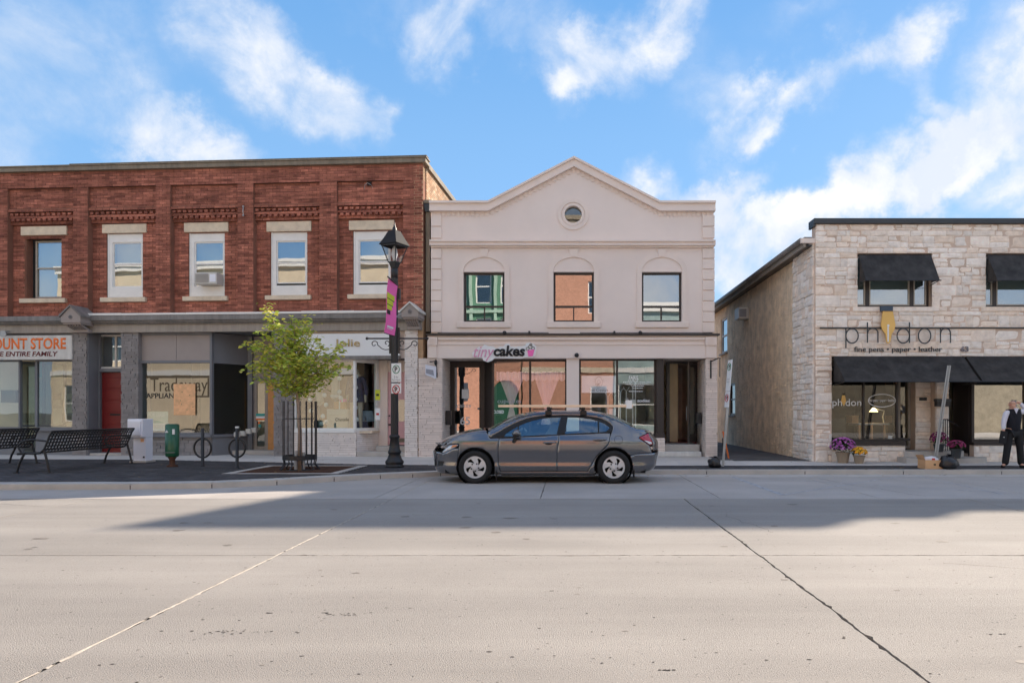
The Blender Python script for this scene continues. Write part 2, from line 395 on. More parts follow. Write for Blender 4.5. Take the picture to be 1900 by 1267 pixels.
def inside(p, poly):
    x, y = p[0], p[1]; c = False; j = len(poly) - 1
    for i in range(len(poly)):
        xi, yi = poly[i][0], poly[i][1]; xj, yj = poly[j][0], poly[j][1]
        if (yi > y) != (yj > y) and x < (xj - xi) * (y - yi) / (yj - yi) + xi: c = not c
        j = i
    return c

def thing(name, label, cat, loc=(0, 0, 0), rz=0.0, group=None):
    o = bpy.data.objects.new(name, None); col.objects.link(o); o.empty_display_size = .3
    o.location = loc; o.rotation_euler = (0, 0, rz); o['label'] = label; o['category'] = cat
    if group: o['group'] = group
    return o
def tag(o, label, cat, group=None, kind=None):
    o['label'] = label; o['category'] = cat
    if group: o['group'] = group
    if kind: o['kind'] = kind
    return o
def B(name, mat, parent, *boxes, bevel=0, **kw):
    m = MB()
    for b in boxes: m.box(*b)
    return m.build(name, mat, parent, bevel=bevel, fix=False, **kw)
def W(px, py, Y):                      # point of the place seen at photo pixel (px, py) at distance Y
    return Vector(((px - CX) * Y / F, Y, CH - (py - HY) * Y / F))
GZ = .10                               # pavement height

class Fr:                              # a facade plane; at() gives local (x, z) at depth d behind it
    def __init__(s, X, Y, k=0.0):
        s.o = Vector((X, Y)); s.u = Vector((1, -k)).normalized(); s.v = Vector((k, 1)).normalized(); s.rz = -math.atan(k)
    def at(s, px, py, d=0.0):
        r = Vector(((px - CX) / F, 1)); t = (s.o.dot(s.v) + d) / r.dot(s.v)
        return ((r * t - s.o).dot(s.u), CH - (py - HY) / F * t)
    def x(s, px, d=0.0): return s.at(px, HY, d)[0]
    def z(s, py, px, d=0.0): return s.at(px, py, d)[1]
    def box(s, x0, x1, y0, y1, d0, d1):   # pixel box whose front lies at depth d0
        a = s.at(x0, y1, d0); b = s.at(x1, y0, d0); return (a[0], b[0], d0, d1, a[1], b[1])
    def poly(s, pts, d=0.0): return [s.at(p[0], p[1], d) for p in pts]
    def root(s, name, label, cat): return thing(name, label, cat, (s.o.x, s.o.y, 0), s.rz)

unit = {}
def unit_mesh(kind, mat):
    key = (kind, mat.name)
    if key in unit: return unit[key]
    m = MB()
    if kind == 'box': m.box(-.5, .5, -.5, .5, -.5, .5)
    else:                                # rock-faced piece: uneven, pillowed front (towards -y)
        rr = random.Random(hash(kind) % 1000 if not isinstance(kind, int) else kind)
        g = [-.5, -.36, .3, .5] if kind % 2 else [-.5, -.3, .38, .5]
        gz = [-.5, -.25, .28, .5]
        vs = []; fs = []
        for j in range(4):
            for i in range(4):
                e = i in (0, 3) or j in (0, 3)
                vs.append((g[i] + (0 if i in (0, 3) else rr.uniform(-.06, .06)), (-.36 if e else -.5) + rr.uniform(-.08, .12), gz[j] + (0 if j in (0, 3) else rr.uniform(-.06, .06))))
        for j in range(3):
            for i in range(3):
                a = j * 4 + i; fs.append((a, a + 1, a + 5, a + 4))
        b0 = len(vs); vs += [(-.5, .5, -.5), (.5, .5, -.5), (.5, .5, .5), (-.5, .5, .5)]
        fs += [(0, b0, b0 + 1, 3, 2, 1), (3, b0 + 1, b0 + 2, 15, 11, 7), (15, b0 + 2, b0 + 3, 12, 13, 14), (12, b0 + 3, b0, 0, 4, 8)]
        m.add(vs, fs)
    me = m.mesh('piece'); me.materials.append(mat); unit[key] = me
    return me
def pieces(name, lst, mat, parent, kinds=('box',), limit=300, key=None):
    """lst: (cx, cy, cz, sx, sy, sz[, rz]) in the parent's frame"""
    lst = sorted(lst, key=key or (lambda b: -b[3] * b[5]))
    for b in lst[:limit]:
        me = unit_mesh(rnd.choice(kinds), mat)
        o = bpy.data.objects.new(name, me); col.objects.link(o); o.parent = parent
        o.location = b[:3]; o.scale = b[3:6]
        if len(b) > 6: o.rotation_euler = (0, 0, b[6])
    rest = lst[limit:]
    if rest:
        m = MB()
        for b in rest:
            me = unit_mesh(rnd.choice(kinds), mat)
            c, s_ = (math.cos(b[6]), math.sin(b[6])) if len(b) > 6 else (1, 0)
            vs = []
            for v in me.vertices:
                x, y, z = v.co.x * b[3], v.co.y * b[4], v.co.z * b[5]
                vs.append((b[0] + x * c - y * s_, b[1] + x * s_ + y * c, b[2] + z))
            m.add(vs, [tuple(p.vertices) for p in me.polygons])
        m.build(name + '_field', mat, parent, fix=False, kind='stuff')

def cut(segs, a, b):
    out = []
    for (p, q) in segs:
        if b <= p or a >= q: out.append((p, q)); continue
        if a - p > .015: out.append((p, a))
        if q - b > .015: out.append((b, q))
    return out
def courses(u0, u1, z0, z1, d, holes, L=.21, H=.065, j=.010, depth=.05, proud=.006, lv=0.0, hv=0.0, rr=None):
    """running-bond pieces over a rectangle of wall; front faces at depth d - proud"""
    rr = rr or rnd; out = []; z = z0; k = 0
    while z < z1 - .02:
        h = H * (1 + rr.uniform(-hv, hv)); h = min(h, z1 - z - .003)
        x = u0 - (L / 2 if k % 2 else 0) - (rr.uniform(0, L) if lv else 0)
        segs0 = [(u0, u1)]
        for (a, b, c, e) in holes:
            if c < z + h * .6 and e > z + h * .4: segs0 = cut(segs0, a, b)
        while x < u1:
            l_ = L * (1 + rr.uniform(-lv, lv)); 
            for (p, q) in segs0:
                a, b = max(x, p), min(x + l_, q)
                if b - a > .03:
                    pr = proud * rr.uniform(.3, 1.6)
                    out.append(((a + b) / 2, d - pr + depth / 2, z + h / 2, b - a - j * .2, depth, h))
            x += l_ + j
        z += h + j; k += 1
    return out
def rubble(u0, u1, z0, z1, d, holes, depth=.09, proud=.02, rr=None):
    """random coursed ashlar: bands with stones of one, half or two heights"""
    rr = rr or rnd; out = []; z = z0
    zc_ = sorted({h[2] for h in holes if u0 < h[1] and h[0] < u1} | {h[3] for h in holes if u0 < h[1] and h[0] < u1} | {z1})
    while z < z1 - .04:
        nx = min([q for q in zc_ if q > z + .015] or [z1])
        h = rr.choice([.14, .19, .23, .27, .3]); h = min(h, nx - z)
        if nx - z - h < .09: h = nx - z
        x = u0
        while x < u1 - .01:
            l_ = rr.uniform(.2, .66)
            if u1 - (x + l_) < .12: l_ = u1 - x
            st = [(z, h)] if (h < .15 or rr.random() < .45) else [(z, h * (f := rr.uniform(.35, .65))), (z + h * f, h * (1 - f))]
            sp = [(x, l_)]
            for (zz, hh) in st:
                parts_ = sp if (rr.random() < .7 or l_ < .3) else [(x, l_ * (g := rr.uniform(.3, .7))), (x + l_ * g, l_ * (1 - g))]
                for (xx, ll) in parts_:
                    segs = [(xx + .003, xx + ll - .003)]
                    for (a, b, c, e) in holes:
                        if c < zz + hh * .7 and e > zz + hh * .3: segs = cut(segs, a, b)
                    for (a, b) in segs:
                        if b - a > .04:
                            out.append(((a + b) / 2, d - proud * rr.uniform(.3, 1.5) + depth / 2, zz + hh / 2, b - a, depth, hh - .007))
            x += l_
        z += h
    return out

def text(name, body, fit, y, mat, parent=None, ext=.01, shear=0.0, bold=0.0, rot=0.0, keep=True, **kw):
    """flat lettering fitted into (x0, x1, z0, z1) of the parent's plane, front face at y - ext"""
    cu = bpy.data.curves.new(name, 'FONT'); cu.body = body; cu.shear = shear; cu.offset = bold
    cu.resolution_u = 3
    o = bpy.data.objects.new(name + '_tmp', cu); col.objects.link(o)
    dg = bpy.context.evaluated_depsgraph_get(); dg.update()
    me = bpy.data.meshes.new_from_object(o.evaluated_get(dg))
    bpy.data.objects.remove(o); bpy.data.curves.remove(cu)
    xs = [v.co.x for v in me.vertices]; zs = [v.co.y for v in me.vertices]
    x0, x1, z0, z1 = fit
    sx = (x1 - x0) / (max(xs) - min(xs)); sz = (z1 - z0) / (max(zs) - min(zs))
    mx, mz = min(xs), min(zs)
    for v in me.vertices: v.co = (x0 + (v.co.x - mx) * sx, y - ext, z0 + (v.co.y - mz) * sz)
    bm = bmesh.new(); bm.from_mesh(me)
    bmesh.ops.remove_doubles(bm, verts=bm.verts, dist=1e-5)
    if ext > .003:
        r = bmesh.ops.extrude_face_region(bm, geom=bm.faces[:])
        bmesh.ops.translate(bm, vec=(0, ext, 0), verts=[g for g in r['geom'] if isinstance(g, bmesh.types.BMVert)])
        bmesh.ops.recalc_face_normals(bm, faces=bm.faces)
    bm.to_mesh(me); bm.free()
    me.materials.clear(); me.materials.append(mat); me.name = name
    ob = bpy.data.objects.new(name, me); col.objects.link(ob)
    if parent: ob.parent = parent
    for k, v in kw.items(): ob[k] = v
    return ob
def copy_tree(o, parent=None):
    c = o.copy(); col.objects.link(c)
    if parent: c.parent = parent
    for ch in list(o.children): copy_tree(ch, c)
    return c
def arc(cx, cz, r, a0, a1, n=16, rz=None):
    rz = rz or r
    return [(cx + r * math.cos(R(a0 + (a1 - a0) * i / n)), cz + rz * math.sin(R(a0 + (a1 - a0) * i / n))) for i in range(n + 1)]
def ring(cx, cz, r, w, n=28, rz=None):
    rz = rz or r
    return arc(cx, cz, r, 0, 360, n, rz)[:-1], arc(cx, cz, r - w, 0, 360, n, rz - w)[:-1]
def rect(x0, x1, z0, z1): return [(x0, z0), (x1, z0), (x1, z1), (x0, z1)]
def skin(name, verts, edges, radii, mat, parent, sub=2):
    me = bpy.data.meshes.new(name); me.from_pydata([tuple(v) for v in verts], edges, []); me.update()
    o = bpy.data.objects.new(name, me); col.objects.link(o)
    o.modifiers.new('s', 'SKIN'); sv = me.skin_vertices[0].data
    for i, r in enumerate(radii):
        r = r if isinstance(r, tuple) else (r, r); sv[i].radius = r
    sv[0].use_root = True
    m = o.modifiers.new('u', 'SUBSURF'); m.levels = sub; m.render_levels = sub
    dg = bpy.context.evaluated_depsgraph_get(); dg.update()
    m2 = bpy.data.meshes.new_from_object(o.evaluated_get(dg)); bpy.data.objects.remove(o)
    m2.materials.clear(); m2.materials.append(mat)
    m2.polygons.foreach_set('use_smooth', [True] * len(m2.polygons))
    ob = bpy.data.objects.new(name, m2); col.objects.link(ob); m2.name = name
    if parent: ob.parent = parent
    return ob
# ---------------------------------------------------------------- ground, road, pavement
def structure(name, mb, mat, **kw): o = mb.build(name, mat, fix=False, **kw); o['kind'] = 'structure'; return o
structure('ground', MB().box(-900, 900, -900, 900, -1.2, -.06), mt['asphalt'])
road = structure('road', MB().box(-120, 120, -2.2, 15.35, -.06, -.035), mt['joint'])

def ragged(x0, x1, y0, y1, g, amp, step=.07):
    """outline of a slab with broken-edged joints"""
    x0 += g[0]; x1 -= g[1]; y0 += g[2]; y1 -= g[3]
    pts = []
    def side(p, q, nx, ny):
        n = max(2, int(math.hypot(q[0] - p[0], q[1] - p[1]) / step)); ph = rnd.uniform(0, 9)
        for i in range(n):
            t = i / n; jt = rnd.gauss(0, amp * .5) + amp * .8 * math.sin(t * 23 + ph) * math.sin(t * 7 + ph)
            if i == 0: jt = 0
            elif rnd.random() < .05: jt += rnd.uniform(0, amp * 3)
            pts.append((p[0] + (q[0] - p[0]) * t + nx * jt, p[1] + (q[1] - p[1]) * t + ny * jt))
    side((x0, y0), (x1, y0), 0, 1); side((x1, y0), (x1, y1), -1, 0); side((x1, y1), (x0, y1), 0, -1); side((x0, y1), (x0, y0), 1, 0)
    return pts
XJ = [-30.58, -25.95, -21.32, -16.69, -12.06, -7.43, -2.80, 1.83, 6.3, 10.9, 15.5, 20.1, 24.7]
YJ = [-2.1, 2.25, 6.55, 10.85]
for i in range(len(XJ) - 1):
    for j in range(3):
        gl = .010 if abs(XJ[i] - 1.83) < .1 else (.011 if abs(XJ[i] + 2.8) < .1 else .006)
        gr = .010 if abs(XJ[i + 1] - 1.83) < .1 else (.011 if abs(XJ[i + 1] + 2.8) < .1 else .006)
        near = -3 < XJ[i] < 7
        m = MB().plate(ragged(XJ[i], XJ[i + 1], YJ[j], YJ[j + 1], (gl, gr, .007, .007), .007 if near else .004, .05 if near and j else .2), 0, -.035, ax='z')
        m.build('concrete_slab', mt['road'], road, fix=False)
# old pale sealant squeezed up along the left cross joint
m = MB(); y = 2.3; vs = []; n = 0
while y < 15:
    w = .006 + .009 * max(0, math.sin(y * 5.3)) * rnd.random() + rnd.uniform(0, .008); x = -2.8 + rnd.uniform(-.003, .003)
    vs += [(x - w, y, .001), (x, y, .004 + rnd.uniform(0, .002)), (x + w, y, .001)]; n += 1; y += .05
m.add(vs, [(3 * i + k, 3 * i + k + 1, 3 * i + k + 4, 3 * i + k + 3) for i in range(n - 1) for k in (0, 1) if rnd.random() > .07])
m.build('joint_sealant', mt['sealant'], road, fix=False)
XL = [-30, -24, -18.5, -14.6, -11.3, -8.6, -5.85, -3.1, -.45, 2.42, 4.96, 7.7, 10.4, 13.2, 18, 24]
for i in range(len(XL) - 1):
    m = MB().plate(ragged(XL[i], XL[i + 1], 10.85, 14.55, (.006, .006, .007, .006), .006, .1), 0, -.035, ax='z')
    m.build('parking_slab', mt['lane'], road, fix=False)
    m = MB().plate(ragged(XL[i], XL[i + 1], 14.55, 15.3, (.006, .006, .006, 0), .003, .2), .002, -.035, ax='z')
    m.build('gutter_slab', mt['kerb'], road, fix=False)
# worn parking bay strokes
mk = M('worn_white_marking', (.40, .40, .41), .85, var=.45, vs=9)
m = MB()
for (a, b, w) in [((1358, 884), (1452, 918), .1), ((1452, 918), (1690, 880), .045), ((1358, 884), (1880, 915), .04), ((1690, 880), (1860, 917), .04)]:
    A = W(a[0], a[1], CH * F / (a[1] - HY)); Bq = W(b[0], b[1], CH * F / (b[1] - HY)); A.z = Bq.z = .0025
    d = (Bq - A).normalized(); nn = Vector((-d.y, d.x, 0)) * w / 2
    m.add([A - nn, Bq - nn, Bq + nn, A + nn], [(0, 1, 2, 3)])
m.build('parking_marking', mk, road, fix=False)

# kerb line (outer edge), then the inner edge of the kerb stones
outer = [(-40, 12.08), (-10.1, 12.1), (-7.8, 12.15), (-6.45, 12.35), (-5.5, 12.88), (-4.65, 13.55), (-3.88, 14.08), (-3.28, 14.38), (-2.75, 14.68), (-2.1, 14.96), (-1.3, 15.08), (40, 15.1)]
inner = [(-40, 12.46), (-10.1, 12.48), (-7.9, 12.53), (-6.6, 12.72), (-5.72, 13.2), (-4.87, 13.86), (-4.05, 14.4), (-3.42, 14.7), (-2.88, 14.98), (-2.2, 15.2), (-1.3, 15.29), (40, 15.3)]
pave = structure('sidewalk', MB().plate(outer + [(40, 17.0), (40, 24), (-40, 24)], GZ - .03, -.04, ax='z'), mt['joint'])
def lerp(a, b, t): return (a[0] + (b[0] - a[0]) * t, a[1] + (b[1] - a[1]) * t)
for i in range(len(outer) - 1):
    L_ = math.dist(outer[i], outer[i + 1]); n = max(1, round(L_ / 2.2))
    
    for k in range(n):
        a, b, c, d = lerp(outer[i], outer[i + 1], k / n), lerp(outer[i], outer[i + 1], (k + 1) / n), lerp(inner[i], inner[i + 1], (k + 1) / n), lerp(inner[i], inner[i + 1], k / n)
        e = .004 / max(math.dist(a, b), .1)
        q = [lerp(a, b, e), lerp(b, a, e), lerp(c, d, e), lerp(d, c, e)]
        q[0] = (q[0][0], q[0][1] - .004); q[1] = (q[1][0], q[1][1] - .004)
        MB().plate(q, GZ, -.01, ax='z').build('kerb_stone', mt['kerb'], pave, fix=False, bevel=.012)
# band of dark pavers, then pale concrete slabs behind
top = [(-40, 18.75), (-15.6, 18.7), (-11.7, 18.5), (-7.9, 17.6), (-4.9, 16.75), (-2.2, 16.4), (40, 16.3)]
grate = (-7.02, -4.98, 14.28, 16.22)
band = inner + top[::-1]
pv = []; y = 12.4; k = 0
while y < 18.9:
    x = -20 + (k % 2) * .1
    while x < 17:
        if inside((x - .08, y - .04), band) and inside((x + .08, y + .04), band) and inside((x + .08, y - .04), band) and inside((x - .08, y + .04), band) and not (grate[0] - .2 < x < grate[1] + .2 and grate[2] - .17 < y < grate[3] + .17):
            pv.append((x, y, GZ - .04 + rnd.uniform(-.0015, .0015), .192, .092, .08))
        x += .2
    y += .1; k += 1
pieces('paver', pv, mt['paver'], pave, limit=300, key=lambda b: (b[0] + 8) ** 2 + (b[1] - 12) ** 2)
def yb(x, ln):
    for i in range(len(ln) - 1):
        if ln[i][0] <= x <= ln[i + 1][0]:
            t = (x - ln[i][0]) / (ln[i + 1][0] - ln[i][0]); return ln[i][1] + t * (ln[i + 1][1] - ln[i][1])
    return ln[-1][1]
x = -22.0
while x < 18:
    x1 = x + 1.55; a, b = yb(x, top), yb(x1, top)
    mid = 17.9 if x > -4 else (a + 19.6) / 2 + .1
    MB().plate([(x + .005, a + .01), (x1 - .005, b + .01), (x1 - .005, mid - .004), (x + .005, mid - .004)], GZ, .02, ax='z').build('sidewalk_slab', mt['walk'], pave, fix=False)
    if x < 3.9 or x > 6.5:
        MB().plate([(x + .005, mid + .004), (x1 - .005, mid + .004), (x1 - .005, 21.3), (x + .005, 21.3)], GZ, .02, ax='z').build('sidewalk_slab', mt['walk'], pave, fix=False)
    x = x1
# pock marks, spalls and oil spots in the road
m = MB(); rr = random.Random(12)
def fleck(m, x, y, a, b, z=.0022):
    k = 7; t0 = rr.uniform(0, 6); m.add([(x + a * math.cos(t0 + q * 6.28 / k) * rr.uniform(.5, 1.2), y + b * math.sin(t0 + q * 6.28 / k) * rr.uniform(.5, 1.2), z) for q in range(k)], [tuple(range(k))])
for i in range(420):
    y = 3.2 + 8 * rr.random() ** 1.5; x = rr.uniform(-.9, .85) * y; a = rr.uniform(.002, .008); fleck(m, x, y, a * rr.uniform(1, 2.5), a)
for (px, py, n_, sp_) in ((428, 1172, 30, .16), (650, 1139, 26, .14), (505, 1084, 6, .03), (494, 1137, 5, .03), (1230, 1243, 8, .03), (640, 998, 7, .05), (1835, 1176, 7, .04), (1026, 1096, 5, .03), (760, 1000, 4, .05), (1100, 1022, 10, .3), (1500, 1052, 14, .4)):
    Y_ = CH * F / (py - HY); X_ = (px - CX) * Y_ / F
    for q in range(n_): a = rr.uniform(.002, .009); fleck(m, X_ + rr.gauss(0, sp_), Y_ + rr.gauss(0, sp_ * .12), a * 1.7, a)
pk = m.build('pock_marks', mt['joint'], road, fix=False); pk['kind'] = 'stuff'
m = MB(); rr = random.Random(31)
for i in range(26): y = rr.uniform(6.8, 10.5); x = rr.uniform(-7, 7); a = rr.uniform(.02, .07); fleck(m, x, y, a * 1.5, a, .0018)
for i in range(14): y = rr.uniform(3.4, 6.3); x = rr.uniform(-2.5, 4); a = rr.uniform(.01, .03); fleck(m, x, y, a * 1.5, a, .0018)
m.build('oil_spots', M('old_oil_spot', (.20, .175, .15), .7, var=.3, vs=9), road, fix=False)['kind'] = 'stuff'
# a hairline crack wandering across two slabs
def crack(x, y, dx, dy, n_, w):
    m = MB(); vs = []
    for i in range(n_):
        vs += [(x - w * rr.uniform(.3, 1), y - w * rr.uniform(.3, 1), .0015), (x + w * rr.uniform(.3, 1), y + w * rr.uniform(.3, 1), .0015)]; x += dx + rr.gauss(0, .02); y += dy + rr.gauss(0, .015)
    m.add(vs, [(2 * i, 2 * i + 1, 2 * i + 3, 2 * i + 2) for i in range(n_ - 1)]); m.build('crack', mt['joint'], road, fix=False)
crack(5.2, 14.2, .012, -.07, 44, .006); crack(-9.6, 10.6, .09, -.03, 22, .005); crack(2.1, 9.2, .01, -.05, 30, .003); crack(3.4, 6.2, .08, -.035, 34, .003)
# small scattered dry leaves and grit beside the kerb
m = MB()
for i in range(160):
    x = rnd.uniform(-10, 9); y_ = rnd.choice([rnd.gauss(14.9, .25), rnd.uniform(15.4, 19)]) if x > -3 else rnd.uniform(12.7, 18.5)
    z = GZ if y_ > yb(x, outer) else .003
    s_ = rnd.uniform(.012, .035); a = rnd.uniform(0, 6.3)
    pts = [(x + s_ * math.cos(a + t), y_ + s_ * math.sin(a + t) * .7, z + .002 + (rnd.uniform(0, .012) if q else 0)) for q, t in enumerate((0, 1.9, 3.1, 4.6))]
    m.add(pts, [(0, 1, 2, 3)])
lf = m.build('fallen_leaves', M('dry_leaf', (.33, .22, .10), .8, rand=.5), None, fix=False); lf['kind'] = 'stuff'; lf['label'] = 'small dry leaves scattered over the pavement and gutter'
# alley floor between the two buildings
structure('alley', MB().plate([(4.0, 18.2), (6.6, 17.75), (6.6, 45), (4.0, 45)], GZ + .006, .03, ax='z'), mt['asphalt'])
# tree pit: iron grate set in a pale concrete collar
g0, g1, g2, g3 = grate
tp = thing('tree_grate', 'rusty square iron grate with pale border in the dark paving round the tree', 'tree grate', ((g0 + g1) / 2, (g2 + g3) / 2, GZ))
cx_, cy_ = (g0 + g1) / 2, (g2 + g3) / 2; hx, hy = (g1 - g0) / 2, (g3 - g2) / 2
m = MB().plate([(-hx - .17, -hy - .14), (hx + .17, -hy - .14), (hx + .17, hy + .14), (-hx - .17, hy + .14)], .004, -.08, holes=[[(-hx, -hy), (hx, -hy), (hx, hy), (-hx, hy)]], ax='z')
m.build('border', mt['kerb'], tp, fix=False)
for k in range(4):
    q0, q1 = (-hx + .01, -.01) if k % 2 == 0 else (.01, hx - .01); r0, r1 = (-hy + .01, -.01) if k < 2 else (.01, hy - .01)
    m = MB(); nb = 22
    for i in range(nb):
        xx = q0 + (q1 - q0) * (i + .5) / nb
        segs = [(r0, r1)]
        c2 = .42 ** 2 - xx * xx
        if c2 > 0: segs = cut(segs, -math.sqrt(c2), math.sqrt(c2))
        for (a, b) in segs: m.box(xx - .013, xx + .013, a, b, -.03, .0)
    for yy in (r0 + .02, (r0 + r1) / 2, r1 - .02): m.box(q0, -.44 if q0 < -.1 and abs(yy) < .42 else q1 if q0 < 0 else q1, yy - .018, yy + .018, -.03, -.002) if not (q0 > 0 and abs(yy) < .42) else m.box(.44, q1, yy - .018, yy + .018, -.03, -.002)
    m.build('grate_quarter', mt['rust'], tp, fix=False)
B('soil', M('dark_soil', (.03, .02, .015), .95, bump=.5), tp, (-hx, hx, -hy, hy, -.07, -.06))
# far side pavement behind the camera
structure('far_sidewalk', MB().box(-60, 60, -6.2, -2.2, -.05, .12), mt['walk'])
# ---------------------------------------------------------------- long red brick building with grey shopfronts
BF = Fr(-4.177, 19.6, .065)
bb = BF.root('brick_building', 'long two storey red brick building with white framed upper windows and grey painted shopfronts', 'building')
UL = BF.x(-190)
zt = BF.z(303, 785); ztop = BF.z(293, 785); zp1 = BF.z(334, 750); zp0 = BF.z(373, 750)
zd1 = BF.z(379, 740); zd0 = BF.z(402, 740); zg = 4.12
pil = [(-150, -118), (-12, 14), (136, 163), (289, 316), (441, 470), (593, 625), (748, 785)]
pil = [(BF.x(a), BF.x(b)) for a, b in pil]
D2 = .2
wins = []      # opening rectangles in bay wall plane: px x0,x1, y top,y bottom
WPX = [(-105, -50, 446, 553), (46, 114, 441, 553), (198, 265, 433, 552), (350, 417, 432, 551), (502, 570, 430, 549), (655, 725, 428, 548)]
for (a, b, c, d) in WPX:
    p = BF.at(a, d, D2); q = BF.at(b, c, D2); wins.append((p[0], q[0], p[1], q[1]))
lint = [(-122, -40, 421, 438), (38, 123, 419, 437), (189, 271, 415, 433), (341, 423, 412, 431), (494, 577, 410, 430), (647, 731, 408, 427)]
sill = [(-125, -42, 555, 564), (35, 120, 553, 562), (185, 269, 551, 560), (338, 421, 549, 558), (491, 576, 547, 556), (644, 729, 545, 554)]
lr = [BF.box(*l_, D2 - .05, D2 + .12) for l_ in lint]; sr = [BF.box(*l_, D2 - .10, D2 + .12) for l_ in sill]
holes = [w for w in wins] + [(b[0], b[1], b[4], b[5]) for b in lr + sr]
bl = []; mort = MB()
def region(u0, u1, z0, z1, d, hs=(), back=.3):
    global bl
    bl += courses(u0, u1, z0, z1, d, hs)
    hs = [h for h in hs if h[1] > u0 and h[0] < u1 and h[3] > z0 and h[2] < z1]
    if hs: mort.plate(rect(u0, u1, z0, z1), d + .004, back + .1, [rect(*h) for h in hs])
    else: mort.box(u0, u1, d + .004, back, z0, z1)
region(UL, 0, zp1, zt, 0)
for (a, b) in pil: region(a, b, zg, zp1, 0)
for i in range(len(pil) - 1):
    a, b = pil[i][1], pil[i + 1][0]
    region(a, b, zp0, zp1, .08)
    region(a, b, zd1, zp0, .03)
    region(a, b, zd0, zd1, .13)
    hs = [w for w in wins if a < (w[0] + w[1]) / 2 < b] + [(q[0], q[1], q[4], q[5]) for q in lr + sr if a < (q[0] + q[1]) / 2 < b]
    bl += courses(a, b, zg, zd0, D2, hs)
    hw = [w for w in wins if a < (w[0] + w[1]) / 2 < b]
    mort.plate(rect(a, b, zg, zd0), D2 + .004, .42, [rect(*h) for h in hw])
mort.build('wall', mt['mortar'], bb, fix=False)
pieces('brick', bl, mt['brick'], bb, limit=300, key=lambda b: -b[0] * 1 + abs(b[2] - 6.3) * .8)
# dentil courses
dl = []
for i in range(len(pil) - 1):
    a, b = pil[i][1], pil[i + 1][0]; n = int((b - a) / .17)
    for row, zz in ((0, zd1 - .07), (1, zd1 - .235)):
        for k in range(n):
            dl.append((a + (k + .5 + .25 * row) * (b - a) / (n + .5), .09, zz, .095, .10, .068))
pieces('dentil_brick', dl, mt['brick'], bb)
m = MB()
for i in range(len(pil) - 1): m.box(pil[i][1], pil[i + 1][0], .06, .13, zd1 - .19, zd1 - .125)
m.build('dentil_course', mt['brick'], bb, fix=False)
for b in lr: B('lintel', mt['lime'], bb, b, bevel=.012)
for b in sr: B('sill', mt['lime'], bb, b, bevel=.01)
# metal cap
B('parapet_cap', mt['capm'], bb, (UL, .10, -.10, .3, zt, ztop - .03), (UL, .13, -.13, .3, ztop - .03, ztop + .01), (BF.x(135), .14, -.14, .1, ztop + .012, ztop + .03), bevel=.006)
B('parapet_cap', mt['capm'], bb, (-.2, .10, .3, 12, zt - .06, ztop - .06), bevel=.006)
# right hand return wall: bricks only where it can be read
m = MB().box(-.28, 0, .0, 12, 0, zt - .06); m.build('side_wall', M('sunlit_old_brick', (.5, .33, .2), .9, rand=0, var=.25, vs=3, bump=.5), bb, fix=False)
sb = []
for q in courses(.25, 12, 6.6, zt - .06, 0, [], L=.21): sb.append((.006, q[0], q[2], .05, q[3], q[5]))
pieces('side_brick', sb, M('buff_old_brick', (.46, .28, .17), .9, rand=.25, c2=(.52, .40, .28), bump=.4), bb, limit=300, key=lambda b: b[1])
# body behind the facade
B('building_body', mt['room'], bb, (UL, -.28, 1.7, 12, 3.75, 8.2), (UL, -.28, 5.2, 12, 0, 3.75))
B('roof', mt['capdark'], bb, (UL, -.28, .3, 12, 8.2, 8.3))
B('upper_floor', mt['room'], bb, (UL, -.28, .42, 1.7, 3.85, 4.1))
B('brick_chimney', mt['brick'], bb, (.0 - .75, -.2, 9.6, 10.4, 7.9, 9.15)); 
B('chimney_cap', mt['capdark'], bb, (-.80, -.15, 9.55, 10.45, 9.15, 9.28))
